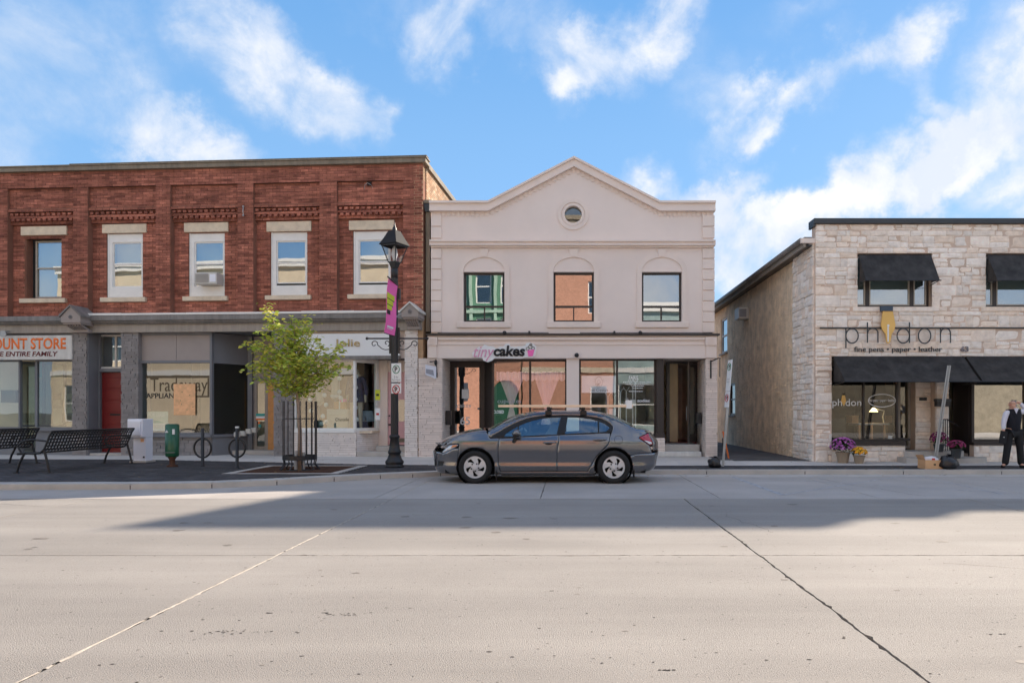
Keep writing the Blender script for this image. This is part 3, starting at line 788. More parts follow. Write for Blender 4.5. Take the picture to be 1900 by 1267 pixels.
# upper windows
def sash(name, root, x0, x1, z0, z1, d, fm, gm, fw=.05, split=.52, lower_in=.02, raised=0):
    f = MB(); zm = z0 + (z1 - z0) * split
    for (a, b, c, e) in ((x0, x0 + fw, z0, z1), (x1 - fw, x1, z0, z1), (x0 + fw, x1 - fw, z1 - fw, z1), (x0 + fw, x1 - fw, z0, z0 + fw), (x0 + fw, x1 - fw, zm - fw * .4, zm + fw * .5)):
        f.box(a, b, d, d + .06, c, e)
    o = f.build(name, fm, root, fix=False, bevel=.004)
    B('pane', gm, o, (x0 + fw, x1 - fw, d + .03, d + .035, zm, z1 - fw)); B('pane', gm, o, (x0 + fw, x1 - fw, d + .045, d + .05, z0 + fw, zm))
    return o
for i, (x0, x1, z0, z1) in enumerate(wins):
    deep = i < 2
    d = .40 if deep else .24
    if deep:
        B('reveal', mt['mortar'], bb, (x0, x0 + .03, D2 + .02, .46, z0, z1))
        o = sash('window', bb, x0 + .16, x1, z0 + .02, z1 - .04, d, mt['tanframe'], mt['glass'], .05)
        B('window_blind', mt['blind'], o, (x0 + .2, x1 - .03, .5, .51, z0 + .05, z1 - .1))
        continue
    w = MB(); b0 = x0 + .155; b1 = x1 - .03; q0 = z0 + .31; q1 = z1 - .25
    w.plate(rect(x0 + .004, x1 - .004, z0 + .004, z1 - .004), .235, .285, [rect(b0, b1 - .03, q0, q1)])
    w.box(x0 + .02, x0 + .05, .215, .233, z0, z1)
    o = w.build('window', mt['white'], bb, fix=False)
    fr = .035
    for nm, (c, e, dd) in {'upper_sash': (q0 + (q1 - q0) * .5, q1, .262), 'lower_sash': (q0 + (.06 if i in (4, 5) else 0), q0 + (q1 - q0) * .52, .272)}.items():
        s_ = MB().plate(rect(b0 + .002, b1 - .032, c, e), dd, dd + .03, [rect(b0 + fr, b1 - .03 - fr, c + fr, e - fr)])
        s_.build(nm, mt['white'], o, fix=False)
        B('pane', mt['glass'], o, (b0 + fr, b1 - .03 - fr, dd + .012, dd + .017, c + fr, e - fr))
    B('window_blind', mt['blind'] if i != 4 else mt['room'], o, (b0 - .05, b1 + .05, .5 if i in (2, 3) else .62, .63, q0 + (.0 if i in (2, 3) else .7), q1 + .1))
# painted metal gutter with white flashing above the shops
zgu0, zgu1 = BF.z(601, 400), BF.z(587, 400)
B('gutter', mt['gutter'], bb, (UL, -.02, -.26, .2, zgu0 + .09, zgu1 + .02), (UL, -.02, -.21, .2, zgu0 + .04, zgu0 + .09), (UL, -.02, -.16, .2, zgu0, zgu0 + .04), bevel=.012)
m = MB(); x = BF.x(160)
while x < -.1:
    x2 = min(x + rnd.uniform(1.2, 2), -.06); h = rnd.uniform(.0, .02); m.box(x, x2 - .004, -.27, .21, zgu1 + .022, zgu1 + .075 + h); x = x2
m.build('flashing', mt['white'], bb, fix=False, bevel=.006)
zf0, zf1 = BF.z(616, 400), zgu0
B('fascia', mt['taupe'], bb, (UL, -.02, -.08, .1, zf0 + .03, zf1), (UL, -.02, -.10, .1, zf0, zf0 + .03), bevel=.004)
B('soffit', mt['greyblue'], bb, (UL, -.02, .1, 1.7, zf0 + .02, zf0 + .1), (UL, -.02, .1, .2, zf0 + .1, 4.2))
# little house shaped brackets
for (a, b, y0, y1, y2) in ((113, 157, 568, 598, 614), (745, 776, 562, 588, 606)):
    if b > 700:
        x0, zlo = BF.at(a, y2 + 2, -.62); x1, zhi = BF.at(b, y0, -.62); zm = BF.z(y1, b, -.62)
    else:
        x0, zlo = BF.at(a, y2, -.62); x1, zhi = BF.at(b - 8, y0, -.62); zm = BF.z(y1, b, -.62)
    xm = (x0 + x1) / 2; ze = zhi - (x1 - x0) * .5
    o = MB().plate([(x0, zm), (x1, zm), (x1, ze), (xm, zhi), (x0, ze)], -.62, .0).build('gable_bracket', mt['panelgrey'], bb, fix=False)
    r_ = MB(); th = .045
    r_.plate([(x0 - .04, ze - .02), (x0 - .04, ze + th), (xm, zhi + th), (x1 + .04, ze + th), (x1 + .04, ze - .02), (xm, zhi)], -.66, .02)
    r_.build('bracket_roof', mt['gutter'] if b < 700 else mt['whitew'], o, fix=False)
    B('bracket_base', mt['panelgrey'], o, (x0 + .02, x1 - .02, -.58, 0, zm - .05, zm), bevel=.01)
    for k in range(6):
        xx = x0 + .05 + (x1 - x0 - .1) * (k + .5) / 6
        MB().bar((xx, -.50, zm - .06), (xx, -.16, zlo + .06), .045, .05).build('slat', mt['panelgrey'], o, fix=False)
    B('bracket_foot', mt['panelgrey'], o, (x0 + .06, x1 - .06, -.26, 0, zlo, zlo + .08), bevel=.01)
    mm = MB(); c, e = ring(xm, (zm + ze) / 2 + .07, .055, .012, 16); mm.plate(c, -.635, -.62, [e]); mm.plate([(xm + .035 * math.cos(R(t)) * (1 if q else .4), (zm + ze) / 2 + .07 + .035 * math.sin(R(t)) * (1 if q else .4)) for q, t in [(k % 2, k * 30) for k in range(12)]], -.64, -.62)
    mm.build('rosette', mt['greyblue'], o, fix=False)

# ---- ground floor ----
gz = GZ
def painted_bricks(name, px0, px1, top_, d0, d1, mat, lv=.3, H=.058, L=.26, side=None, bot=None):
    a, b = BF.x(px0, d0), BF.x(px1, d0); bz = gz if bot is None else bot
    core = MB().box(a + .008, b - .008, d0 + .01, d1, bz, top_); core.build(name, mt['grey'] if mat is mt['grey'] else mt['paintmortar'], bb, fix=False)
    return courses(a, b, bz, top_, d0, [], L=L, H=H, lv=lv, hv=.3, proud=.016, depth=.05)
gb = []
gb += painted_bricks('pilaster', 134, 161, zf0, -.03, .55, mt['grey'])
gb += painted_bricks('pilaster', 225, 257, zf0, -.03, .55, mt['grey'])
gb += painted_bricks('pilaster', 508, 545, zf0, -.03, 1.2, mt['grey'])
zsill = BF.z(806, 330)
gb += painted_bricks('stall_riser', 257, 392, zsill - .08, .12, .3, mt['grey'], H=.075)
pieces('painted_brick', gb, mt['grey'], bb, limit=300)
# discount store: window left, recessed door, window right
zwt, zwb = BF.z(670, 100, .1), BF.z(792, 100, .1)
def frame_rect(name, x0, x1, z0, z1, d, mat, gm, fw=.05, dep=.08, parent=None, mull=()):
    m = MB().plate(rect(x0, x1, z0, z1), d, d + dep, [rect(x0 + fw, x1 - fw, z0 + fw, z1 - fw)])
    for q in mull: m.box(q - fw * .5, q + fw * .5, d + .003, d + dep - .003, z0 + fw, z1 - fw)
    o = m.build(name, mat, parent or bb, fix=False)
    xs = [x0 + fw] + sorted(mull) + [x1 - fw]
    for i in range(len(xs) - 1):
        l_ = xs[i] + (fw * .5 if i else 0); r_ = xs[i + 1] - (fw * .5 if i < len(xs) - 2 else 0)
        B('pane', gm, o, (l_, r_, d + dep * .5, d + dep * .5 + .006, z0 + fw, z1 - fw))
    return o
xa, xb, xc, xd = BF.x(37, .1), BF.x(66, .1), BF.x(134), UL
frame_rect('shop_window', xb, xc, zwb - .05, zwt + .04, .1, mt['greyblue'], mt['glassd'], .05)
frame_rect('shop_window', BF.x(-110), xa, zwb - .05, zwt + .04, .1, mt['greyblue'], mt['glassd'], .05)
B('window_sill', mt['greyblue'], bb, (xb, xc, .02, .25, zwb - .12, zwb - .05), (UL, xa, .02, .25, zwb - .12, zwb - .05), bevel=.006)
B('stall_riser', mt['greyblue'], bb, (xb, xc, .1, .25, gz, zwb - .12), (UL, xa, .1, .25, gz, zwb - .12))
dz = BF.z(688, 57, 1.1)
dr = frame_rect('shop_door', BF.x(46, 1.1) - .1, BF.x(69, 1.1) + .45, gz + .05, dz + .3, 1.1, mt['taupe'], mt['glassd'], .16)
B('door_handle', mt['capm'], dr, (BF.x(50, 1.1), BF.x(50, 1.1) + .04, 1.04, 1.08, 1.0, 1.35))
for xx in (xa, xb): frame_rect('entry_side_glass', 0, 1, zwb, zwt, 0, mt['greyblue'], mt['glassd'], .05).matrix_local = Matrix.Translation((xx, .15, 0)) @ Matrix.Rotation(R(90 - (6 if xx == xb else -6)), 4, 'Z')
B('transom_panel', mt['greyblue'], bb, (UL, xc, .06, .2, zwt + .04, zf0 + .02))
B('display_backdrop', mt['roomlight'], bb, (UL, BF.x(160), 2.6, 2.65, gz, 3.8), (UL, BF.x(160), 1.5, 2.6, gz, zwb - .3))
B('partition', mt['roomlight'], bb, (BF.x(150), BF.x(150) + .1, .3, 5.2, 0, 3.8))
B('ceiling', mt['roomlight'], bb, (UL, BF.x(150), .3, 2.6, 3.25, 3.3))
for (px, py, w_, h_) in ((75, 730, .5, .9), (90, 748, .6, .25), (100, 715, .7, .5), (10, 735, .5, .4), (120, 775, .35, .3)):
    x_, z_ = BF.at(px, py, 1.2); B('stock_carton', mt['room'] if w_ < .6 else mt['blind'], bb, (x_ - w_ / 2, x_ + w_ / 2, 1.3, 1.7, z_ - h_ / 2, z_ + h_ / 2))
# vertical neon style strip sign in the window
s_ = BF.box(67, 76, 671, 700, .22, .25); o = B('window_sign', mt['teal'], None, s_); o.location = bb.location; o.rotation_euler = bb.rotation_euler
tag(o, 'narrow turquoise vertical sign hanging inside the discount store window', 'sign')
text('lettering', 'OPEN', (s_[0] + .03, s_[1] - .03, s_[4] + .1, s_[5] - .1), .22, mt['vinyl'], o, ext=.002)
# red door bay
xr0, xr1 = BF.x(187, .45), BF.x(224, .45) + .06
B('door_side_frame', mt['greyblue'], bb, (BF.x(176, .4), xr0, .40, .5, gz, zf0), (xr0, BF.x(225), .40, .5, BF.z(690, 200, .45), BF.z(684, 200, .45)), bevel=.01)
B('reveal', mt['greyblue'], bb, (BF.x(161), BF.x(176, .4), .44, .5, gz, zf0), (BF.x(161) + .0, BF.x(161) + .05, 0, .44, gz, zf0))
rz1 = BF.z(691, 200, .45)
door = B('red_door', mt['reddoor'], bb, (xr0, xr1, .5, .55, gz + .06, rz1), bevel=.004)
for k in range(6):
    zz = gz + .2 + k * (rz1 - gz - .3) / 6; hh = (rz1 - gz - .3) / 6 - .07
    B('door_panel', mt['reddoor'], door, (xr0 + .13, xr1 - .06, .485, .51, zz, zz + hh), bevel=.012)
B('letter_slot', mt['ink'], door, (xr0 + .27, xr1 - .1, .475, .486, 1.28, 1.33))
frame_rect('transom_window', BF.x(183, .45), xr1 + .05, rz1 + .12, zf0, .46, mt['whitew'], mt['glass'], .055, .05, mull=(BF.x(214, .45),))
B('door_step', mt['kerb'], bb, (BF.x(161), BF.x(225), .05, .7, gz, gz + .06), bevel=.01)
B('stair_lobby', mt['room'], bb, (BF.x(176, .4), BF.x(226), .75, .8, gz, 3.7))
# appliance shop
x0, x1 = BF.x(262, .12), BF.x(393, .12); zt_, zm_ = BF.z(622, 300, .12), BF.z(670, 300, .12); zb_ = BF.z(800, 300, .12)
B('timber_frame', mt['greyblue'], bb, (BF.x(256), x0, .06, .3, zsill - .08, zf0), (x0, x1, .08, .25, zm_ - .06, zm_ + .02), (x0, x1, .08, .25, zt_, zf0), (x1 - .035, x1 + .035, .06, .18, zsill, zf0), bevel=.008)
for (a, b) in ((x0, (x0 + x1) / 2 - .004), ((x0 + x1) / 2 + .004, x1 - .03)): B('sign_panel', mt['panelgrey'], bb, (a, b, .12, .16, zm_ + .02, zt_), bevel=.004)
apw = B('shop_window', mt['glassd'], bb, (x0, x1 - .035, .15, .158, zsill + .05, zm_ - .06))
B('window_sill', mt['greyblue'], bb, (x0 - .1, x1 + .03, .0, .3, zsill - .08, zsill), (x0, x1 - .035, .11, .2, zsill, zsill + .05), bevel=.008)
# angled return to the recessed door: from (x1, .12) to (x2, 1.15)
x2 = BF.x(462, 1.15); a_ = math.atan2(1.03, x2 - x1); Lr = math.hypot(1.03, x2 - x1)
rt = bpy.data.objects.new('angled_return', None); col.objects.link(rt); rt.parent = bb; rt.location = (x1, .12, 0); rt.rotation_euler = (0, 0, a_)
B('sign_panel', mt['greyblue'], rt, (.02, Lr, .02, .06, zm_ + .02, zf0), bevel=.004)
B('transom_bar', mt['greyblue'], rt, (.02, Lr, -.02, .06, zm_ - .06, zm_ + .02), bevel=.005); B('sill', mt['greyblue'], rt, (.02, Lr, -.04, .1, zsill - .08, zsill), (.03, Lr, .02, .12, gz, zsill - .08), bevel=.005)
B('shop_window', glass('dark_shop_glass', (.35, .38, .4), refl=.10), rt, (.03, Lr, .02, .028, zsill, zm_ - .06))
B('corner_post', mt['greyblue'], bb, (x2 - .02, x2 + .12, 1.1, 1.25, gz, zf0))
# recessed glass door with stickers and an open orange wood door edge
zd_ = BF.z(705, 485, 1.2)
dx0, dx1 = x2 + .12, BF.x(497, 1.2)
B('door_transom_panel', mt['panelgrey'], bb, (dx0, BF.x(509, 1.2) + .2, 1.2, 1.26, zd_ + .1, zf0))
gd = frame_rect('glass_door', dx0, dx1, gz + .12, zd_, 1.2, mt['taupe'], mt['glassd'], .1, .06)
B('door_head', mt['greyblue'], bb, (dx0, BF.x(509, 1.2) + .2, 1.16, 1.3, zd_, zd_ + .1))
B('wood_door', mt['orangewood'], bb, (dx1 + .05, BF.x(508, 1.1) + .15, 1.1, 1.16, gz + .12, zd_), bevel=.005)
B('door_step', mt['kerb'], bb, (x1, BF.x(509), .7, 1.7, gz, gz + .12), bevel=.012)
B('shop_backdrop', mt['blind'], bb, (BF.x(262), BF.x(455), 2.9, 3.0, gz, 3.8))
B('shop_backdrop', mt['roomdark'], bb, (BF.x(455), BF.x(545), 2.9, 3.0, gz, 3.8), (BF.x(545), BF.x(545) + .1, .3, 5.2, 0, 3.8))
for (py0, py1, mm) in ((767, 772, mt['printblue'] if 'printblue' in mt else mt['teal']), (772, 776, mt['vinyl']), (776, 779, mt['orange'])):
    bx = BF.box(475, 491, py0, py1, 1.19, 1.2); B('card_sticker', mm, gd, bx)
sx, sz = BF.at(482, 790, 1.19); MB().lathe([(.05, 0), (.05, .005)], (sx, 1.185, sz), 14, 'y').build('round_sticker', mt['teal'], gd)
sx, sz = BF.at(482, 784, 1.19); MB().lathe([(.035, 0), (.035, .005)], (sx - .02, 1.18, sz), 14, 'y').build('round_sticker', mt['orange'], gd)
# window lettering of the appliance shop (flat print on the glass)
def wtext(name, body, px0, px1, py0, py1, d, mat, parent, **k):
    b = BF.box(px0, px1, py0, py1, d, d); return text(name, body, (b[0], b[1], b[4], b[5]), d, mat, parent, ext=.002, **k)
wtext('lettering', 'Tradeway', 279, 385, 701, 734, .147, mt['inkbrown'], apw)
bx = [BF.box(271, 388, 697, 701.5, .145, .147), BF.box(385, 388, 701.5, 736, .145, .147), BF.box(363, 388, 734, 737, .145, .147)]
B('lettering_rule', mt['inkbrown'], apw, *bx)
wtext('lettering', 'APPLIANCES', 271, 346, 729, 739, .147, mt['ink'], apw, bold=.012)
lp = BF.box(273, 312, 763, 799, .17, .18); o = B('lease_poster', M('pale_green_poster', (.50, .62, .56), .6), None, lp)
o.location = bb.location; o.rotation_euler = bb.rotation_euler; tag(o, 'pale green for lease poster standing inside the appliance shop window', 'poster')
text('lettering', 'FOR LEASE', (lp[0] + .05, lp[1] - .1, lp[5] - .16, lp[5] - .05), .17, mt['vinyl'], o, ext=.002)
text('lettering', 'PROPERTY', (lp[0] + .17, lp[1] - .05, lp[4] + .08, lp[4] + .18), .168, mt['inklight'], o, ext=.002)
B('lower_band', mt['vinyl'], o, (lp[0], lp[1] + .03, .166, .17, lp[4], lp[4] + .22))
MB().plate([(lp[0], lp[4] + .23), (lp[1] - .1, lp[4] + .23), (lp[1] - .3, lp[4] + .3), (lp[0], lp[4] + .34)], .165, .17).build('swoosh', mt['teal'], o)
pb_ = BF.box(322, 362, 712, 770, .10, .125); o = B('plywood_board', mt['ply'], None, pb_, bevel=.003); o.location = bb.location; o.rotation_euler = bb.rotation_euler
tag(o, 'upright sheet of raw plywood screwed over the appliance shop window', 'plywood board')
for (px, py) in ((338, 727), (352, 733), (335, 743), (337, 750), (347, 760), (358, 755)):
    x_, z_ = BF.at(px, py, .1); MB().lathe([(.012, 0), (.012, .004)], (x_, .096, z_), 8, 'y').build('knot', mt['inkbrown'], o)
# cream blocks hanging in a row on the sill
for (px, py, lb) in ((438, 806, 'leftmost and lowest'), (449, 804, 'second from the left'), (460, 800, 'third from the left'), (470, 798, 'rightmost, next to the glass door')):
    d_ = .45 + (px - 430) / 42 * .4; bx = BF.box(px - 4.5, px + 4.5, py - 4.5, py + 4.5, d_, d_ + .12)
    o = B('utility_box', mt['whitew'], None, bx, bevel=.01); o.location = bb.location; o.rotation_euler = bb.rotation_euler
    tag(o, 'small cream utility box under the dark shop window, ' + lb, 'utility box', 'cream boxes under the dark window')
    B('cover', mt['ac'], o, (bx[0] + .02, bx[1] - .02, bx[2] - .01, bx[2], bx[4] + .02, bx[5] - .02))

# lingerie shop
jx0, jx1, jx2 = BF.x(545), BF.x(657, .0), BF.x(722, .75)
zj1, zj0 = BF.z(668, 640), BF.z(796, 640); zr = BF.z(802, 640)
B('window_head', mt['trim'], bb, (jx0, jx1, .0, .14, zj1 - .03, zj1 + .06), bevel=.006)
B('head_panel', mt['trim'], bb, (jx0, BF.x(752), .12, .3, zj1 + .06, zf0 + .02))
jw = B('shop_window', mt['white'], bb, (jx0, jx0 + .06, .02, .1, zr, zj1 - .03), (jx1 - .03, jx1 + .04, .0, .1, zr, zj1 + .0), (jx0 + .06, jx1 - .03, .02, .1, zj0 - .02, zj0 + .03), bevel=.004)
B('pane', mt['glassd'], jw, (jx0 + .06, jx1 - .03, .05, .058, zj0 + .03, zj1 - .03))
B('window_sill', mt['white'], bb, (jx0, jx1 + .02, -.04, .2, zr - .02, zj0 - .02), bevel=.006)
wb = painted_bricks('stall_riser', 545, 661, zr - .02, .0, .15, mt['paintstonew'], L=.4, lv=.4, H=.05)
# angled return
aj = math.atan2(.75, jx2 - jx1 - .35); Lj = math.hypot(.75, jx2 - jx1 - .35)
rj = bpy.data.objects.new('angled_return', None); col.objects.link(rj); rj.parent = bb; rj.location = (jx1 + .03, .0, 0); rj.rotation_euler = (0, 0, aj)
B('window_frame', mt['white'], rj, (0, Lj, 0, .1, zj0 - .06, zj0 + .03), (0, Lj, 0, .1, zj1 - .06, zj1 + .06), (Lj - .08, Lj, -.01, .11, zj0, zj1), bevel=.004)
B('pane', glass('clear_shop_glass', (.9, .93, .92), refl=.10), rj, (.02, Lj - .08, .05, .058, zj0 + .03, zj1 - .06))
B('stall_riser', mt['paintmortar'], rj, (0, Lj, .03, .12, gz, zj0 - .06))
pieces('painted_brick', courses(0, Lj, gz, zj0 - .06, .02, [], L=.4, H=.05, lv=.4, hv=.2, depth=.03), mt['paintstonew'], rj, limit=0)
# pink door, steps
px0_, px1_ = BF.x(717, .8), BF.x(752, .8) + .15
pd = B('pink_door', mt['pinkdoor'], bb, (px0_ + .05, px1_, .8, .85, gz + .3, BF.z(690, 735, .8)), bevel=.004)
B('door_side_panel', mt['trim'], bb, (jx2 - .42, px0_ - .05, .78, .84, gz, zf0)); B('door_frame', mt['trim'], bb, (px0_ - .05, px0_ + .05, .76, .9, gz, zf0), (px0_ + .05, px1_, .78, .88, BF.z(690, 735, .8), zf0), bevel=.006)
B('kick_plate', mt['capm'], pd, (px0_ + .12, px1_ - .02, .785, .8, gz + .38, gz + .5))
B('door_lock', mt['ink'], pd, (px0_ + .08, px0_ + .11, .76, .8, 1.25, 1.29), (px0_ + .08, px0_ + .13, .74, .8, .98, 1.03))
B('door_glass', mt['glassd'], pd, (px0_ + .25, px1_ - .02, .79, .8, 1.1, 1.75))
B('door_step', mt['kerb'], bb, (BF.x(662), BF.x(752), -.02, .9, gz, gz + .13), (BF.x(690), BF.x(752), .3, .9, gz + .13, gz + .28), bevel=.015)
wb += painted_bricks('pier', 751, 775, BF.z(607, 760), -.05, .7, mt['paintstonew'], L=.3, lv=.3, H=.05)
pieces('painted_stone', wb, mt['paintstonew'], bb, limit=300)
B('shop_backdrop', M('warm_display_wall', (.55, .38, .26), .9, var=.15), bb, (BF.x(547), BF.x(640), 1.5, 1.55, gz + .4, 3.6))
B('shop_backdrop', mt['roomdark'], bb, (BF.x(640), BF.x(775), 2.6, 2.65, gz, 3.6), (BF.x(545), BF.x(775) - .3, .3, 2.6, zj1 + .05, zj1 + .1), (BF.x(775) - .15, BF.x(775) - .1, .8, 2.6, gz, 3.6))
B('display_floor', mt['blind'], bb, (jx0, jx2 - .3, .15, 1.5, zj0 - .12, zj0 - .06))
# stain with its own shape round an old fixture
rn = random.Random(3)
# ---------------------------------------------------------------- cream gabled building
G = Fr(0, 19.6, 0)
gb_ = G.root('gabled_building', 'cream stucco two storey building with a shallow gable, round attic window and two glazed shopfronts', 'building')
wpx = [(860, 936), (1027, 1102), (1191, 1265)]
wz = (505, 597)
wallp = G.poly([(800, 622), (1324, 622), (1324, 382), (1222, 382), (1065, 302), (908, 382), (800, 382)])
rcx, rcz = G.at(1063.5, 398)
px1 = 1 / 64.64
hol = [rect(*(G.box(a, b, *wz, 0, 0)[i] for i in (0, 1, 4, 5))) for a, b in wpx] + [arc(rcx, rcz, 17.5 * px1, 0, 360, 28)[:-1]]
MB().plate(wallp, 0, .22, hol).build('wall', mt['stucco'], gb_, fix=False)
up = [(798, 375.5), (906, 375.5), (1065, 293.5), (1224, 375.5), (1326, 375.5)]
def band(path, t0, t1, d0, d1, name, mat=mt['trim']):
    return MB().plate(G.poly([(x, y + t0) for x, y in path] + [(x, y + t1) for x, y in path[::-1]]), d0, d1).build(name, mat, gb_, fix=False)
band(up, 0, 4, -.17, .25, 'cornice_lip'); band(up, 4, 15, -.11, .1, 'cornice_board'); band(up, 15, 18, -.14, .1, 'cornice_moulding')
dl = []
def pathy(x):
    for i in range(4):
        if up[i][0] <= x <= up[i + 1][0]: t = (x - up[i][0]) / (up[i + 1][0] - up[i][0]); return up[i][1] + t * (up[i + 1][1] - up[i][1])
x = 806.0
while x < 1322:
    a = G.at(x, pathy(x) + 22); dl.append((a[0], -.006, a[1], .085, .04, .125)); x += 8.9
pieces('dentil', dl, mt['trim'], gb_)
# string course
for (y0, y1, d) in ((444.5, 448, -.16), (448, 452, -.11), (452, 455, -.15), (455, 459.5, -.07)):
    B('string_course', mt['trim'], gb_, G.box(796.5 + (y1 > 455) * 3, 1328 - (y1 > 455) * 3, y0, y1, d, .05), bevel=.008)
# quoins
for (x0, x1) in ((800, 819), (1304, 1326)):
    for (ya, yb_, n) in ((399, 443, 2), (461, 618, 8)):
        for k in range(n):
            h = (yb_ - ya) / n; B('quoin', mt['trim'], gb_, G.box(x0 - .5, x1, ya + k * h, ya + (k + 1) * h - 1.4, -.045, .02), bevel=.01)
# round attic window
c_, e_ = ring(rcx, rcz, 29 * px1, 7 * px1, 40); MB().plate(c_, -.03, .02, [e_]).build('round_surround', mt['trim'], gb_, fix=False, bevel=.008)
c_, e_ = ring(rcx, rcz, 21 * px1, 5 * px1, 36); rwn = MB().plate(c_, -.02, .16, [e_]).build('round_window', mt['trim'], gb_, fix=False)
MB().lathe([(16.4 * px1, 0), (16.4 * px1, .01)], (rcx, .13, rcz), 28, 'y').build('pane', mt['glassd'], rwn)
B('attic_backing', mt['roomdark'], gb_, (rcx - .4, rcx + .4, .6, .65, rcz - .4, rcz + .4))
# arched window surrounds, windows
for wi, (a, b) in enumerate(wpx):
    x0, x1, _, _, z0, z1 = G.box(a, b, *wz, 0, 0); xm = (x0 + x1) / 2; hw = (x1 - x0) / 2
    o_ = [(x0 - .15, z0 - .0)] + [(x0 - .15, z1 + .02)] + [(p[0], p[1]) for p in arc(xm, z1 + .02, hw + .15, 180, 0, 22, .56)] + [(x1 + .15, z0)]
    i_ = [(x1 + .005, z0)] + [(p[0], p[1]) for p in arc(xm, z1 + .02, hw + .005, 0, 180, 22, .40)] + [(x0 - .005, z0)]
    MB().plate(o_ + i_, -.035, .02).build('arch_surround', mt['trim'], gb_, fix=False, bevel=.006)
    B('apron', mt['trim'], gb_, (x0 - .19, x1 + .19, -.06, .02, z0 - .17, z0 - .003), bevel=.01)
    B('window_head', mt['trim'], gb_, (x0 + .005, x1 - .005, -.03, .02, z1 + .0, z1 + .03))
    MB().plate([(xm - .09, z1 + .44), (xm + .09, z1 + .44), (xm + .14, z1 + .66), (xm - .14, z1 + .66)], -.05, .02).build('keystone', mt['trim'], gb_, fix=False, bevel=.006)
    w = MB(); t = .055; zs = G.z(568, a)
    w.plate(rect(x0 + .006, x1 - .006, z0 + .004, z1 - .004), .10, .18, [rect(x0 + t, x1 - t, zs + t / 2, z1 - t), rect(x0 + t, xm - t / 3, z0 + t, zs - t / 2), rect(xm + t / 3, x1 - t, z0 + t, zs - t / 2)])
    wn_ = w.build('window', mt['darkframe'], gb_, fix=False)
    B('pane', mt['glassr'], wn_, (x0 + t, x1 - t, .14, .146, zs + t / 2, z1 - t)); B('pane', mt['glassr'], wn_, (x0 + t, xm - t / 3, .15, .156, z0 + t, zs - t / 2)); B('pane', mt['glassr'], wn_, (xm + t / 3, x1 - t, .13, .136, z0 + t, zs - t / 2))
XL_, XR_ = G.x(800), G.x(1324)
B('building_body', mt['room'], gb_, (XL_, XR_, 1.4, 8.4, 3.9, 7.2), (XL_, XR_, 6, 8.4, 0, 3.9)); B('roof', mt['capdark'], gb_, (XL_, XR_, .22, 8.4, 7.2, 7.3)); B('floor_slab', mt['room'], gb_, (XL_, XR_, .22, 1.4, 3.75, 3.9))
B('side_wall', mt['stucco'], gb_, (XR_ - .2, XR_, .22, 8.4, 0, 7.2), (XL_, XL_ + .15, .22, 8.4, 4.2, 7.2))
# shop fascia
zft, zfb = G.z(622, 900), G.z(665, 900)
fx0, fx1 = G.x(794), G.x(1329)
B('flashing', mt['darkframe'], gb_, (fx0 - .02, fx1 + .06, -.20, .22, zft - .02, zft + .03))
B('fascia', mt['stucco'], gb_, (fx0, fx1, -.08, .22, zfb, zft - .02), bevel=.006)
for (a, b, d) in ((626, 630, -.15), (630, 632, -.12), (637, 640, -.11)): B('fascia_moulding', mt['trim'], gb_, G.box(812, 1308, a, b, d, -.08), bevel=.005)
for (a, b) in ((793, 811), (1309, 1330)):
    bx = G.box(a, b, 625, 640.5, -.17, -.08); o = B('corner_block', mt['trim'], gb_, bx, bevel=.008)
    c_, e_ = ring((bx[0] + bx[1]) / 2, (bx[4] + bx[5]) / 2, .085, .02, 20); MB().plate(c_, -.185, -.17, [e_]).build('rosette', mt['trim'], o, fix=False)
    c_, e_ = ring((bx[0] + bx[1]) / 2, (bx[4] + bx[5]) / 2, .045, .02, 16); MB().plate(c_, -.185, -.17, [e_]).build('rosette', mt['trim'], o, fix=False)
    B('pilaster_cap', mt['trim'], gb_, G.box(a + 1, b - 1, 640.5, 664, -.13, -.08), bevel=.006)
# piers of painted split stone
def pier(x0, x1, d0, d1, z1, sides=()):
    B('pier', mt['paintmortar'], gb_, (x0 + .01, x1 - .01, d0 + .012, d1, 0, z1))
    out = courses(x0, x1, GZ, z1, d0, [], L=.42, H=.048, lv=.45, hv=.3, proud=.012, depth=.04)
    for s_ in sides:
        xx = x1 if s_ > 0 else x0
        for q in courses(d0 + .02, d1, GZ, z1, 0, [], L=.35, H=.048, lv=.4, hv=.3, proud=.012, depth=.04):
            out.append((xx - s_ * .008, q[0], q[2], q[3], q[4], q[5], R(90 * s_)))
    return out
LX0, LX1 = G.x(776.5, -.06), G.x(820, -.06); RX0, RX1 = G.x(1310, -.06), G.x(1331, -.06)
RD = 1.2
wp = pier(LX0, LX1, -.06, RD, zfb, (1,)) + pier(RX0, RX1, -.06, RD + .1, zfb, (-1,))
# ledge stone over the pier beside the neighbour, up to the brackets
wp += pier(LX0, G.x(794, -.04), -.04, -.005, G.z(618, 780), ()) if False else []
sbx0, sbx1 = G.x(1206, .1), G.x(1233, .1)
wp += pier(sbx0, sbx1, .06, RD, G.z(812, 1220, .1), (1,))
pieces('painted_stone', wp, mt['paintstone'], gb_, limit=300, key=lambda b: -b[3] * b[5] + (b[1] > .2) * .01)
cpx0, cpx1 = G.x(1051), G.x(1074.5)
B('centre_pier', mt['stucco'], gb_, (cpx0, cpx1, .0, .5, GZ, zfb), bevel=.006)
B('soffit', mt['trim'], gb_, (LX1, RX0, .0, 6, zfb + .02, zfb + .08))
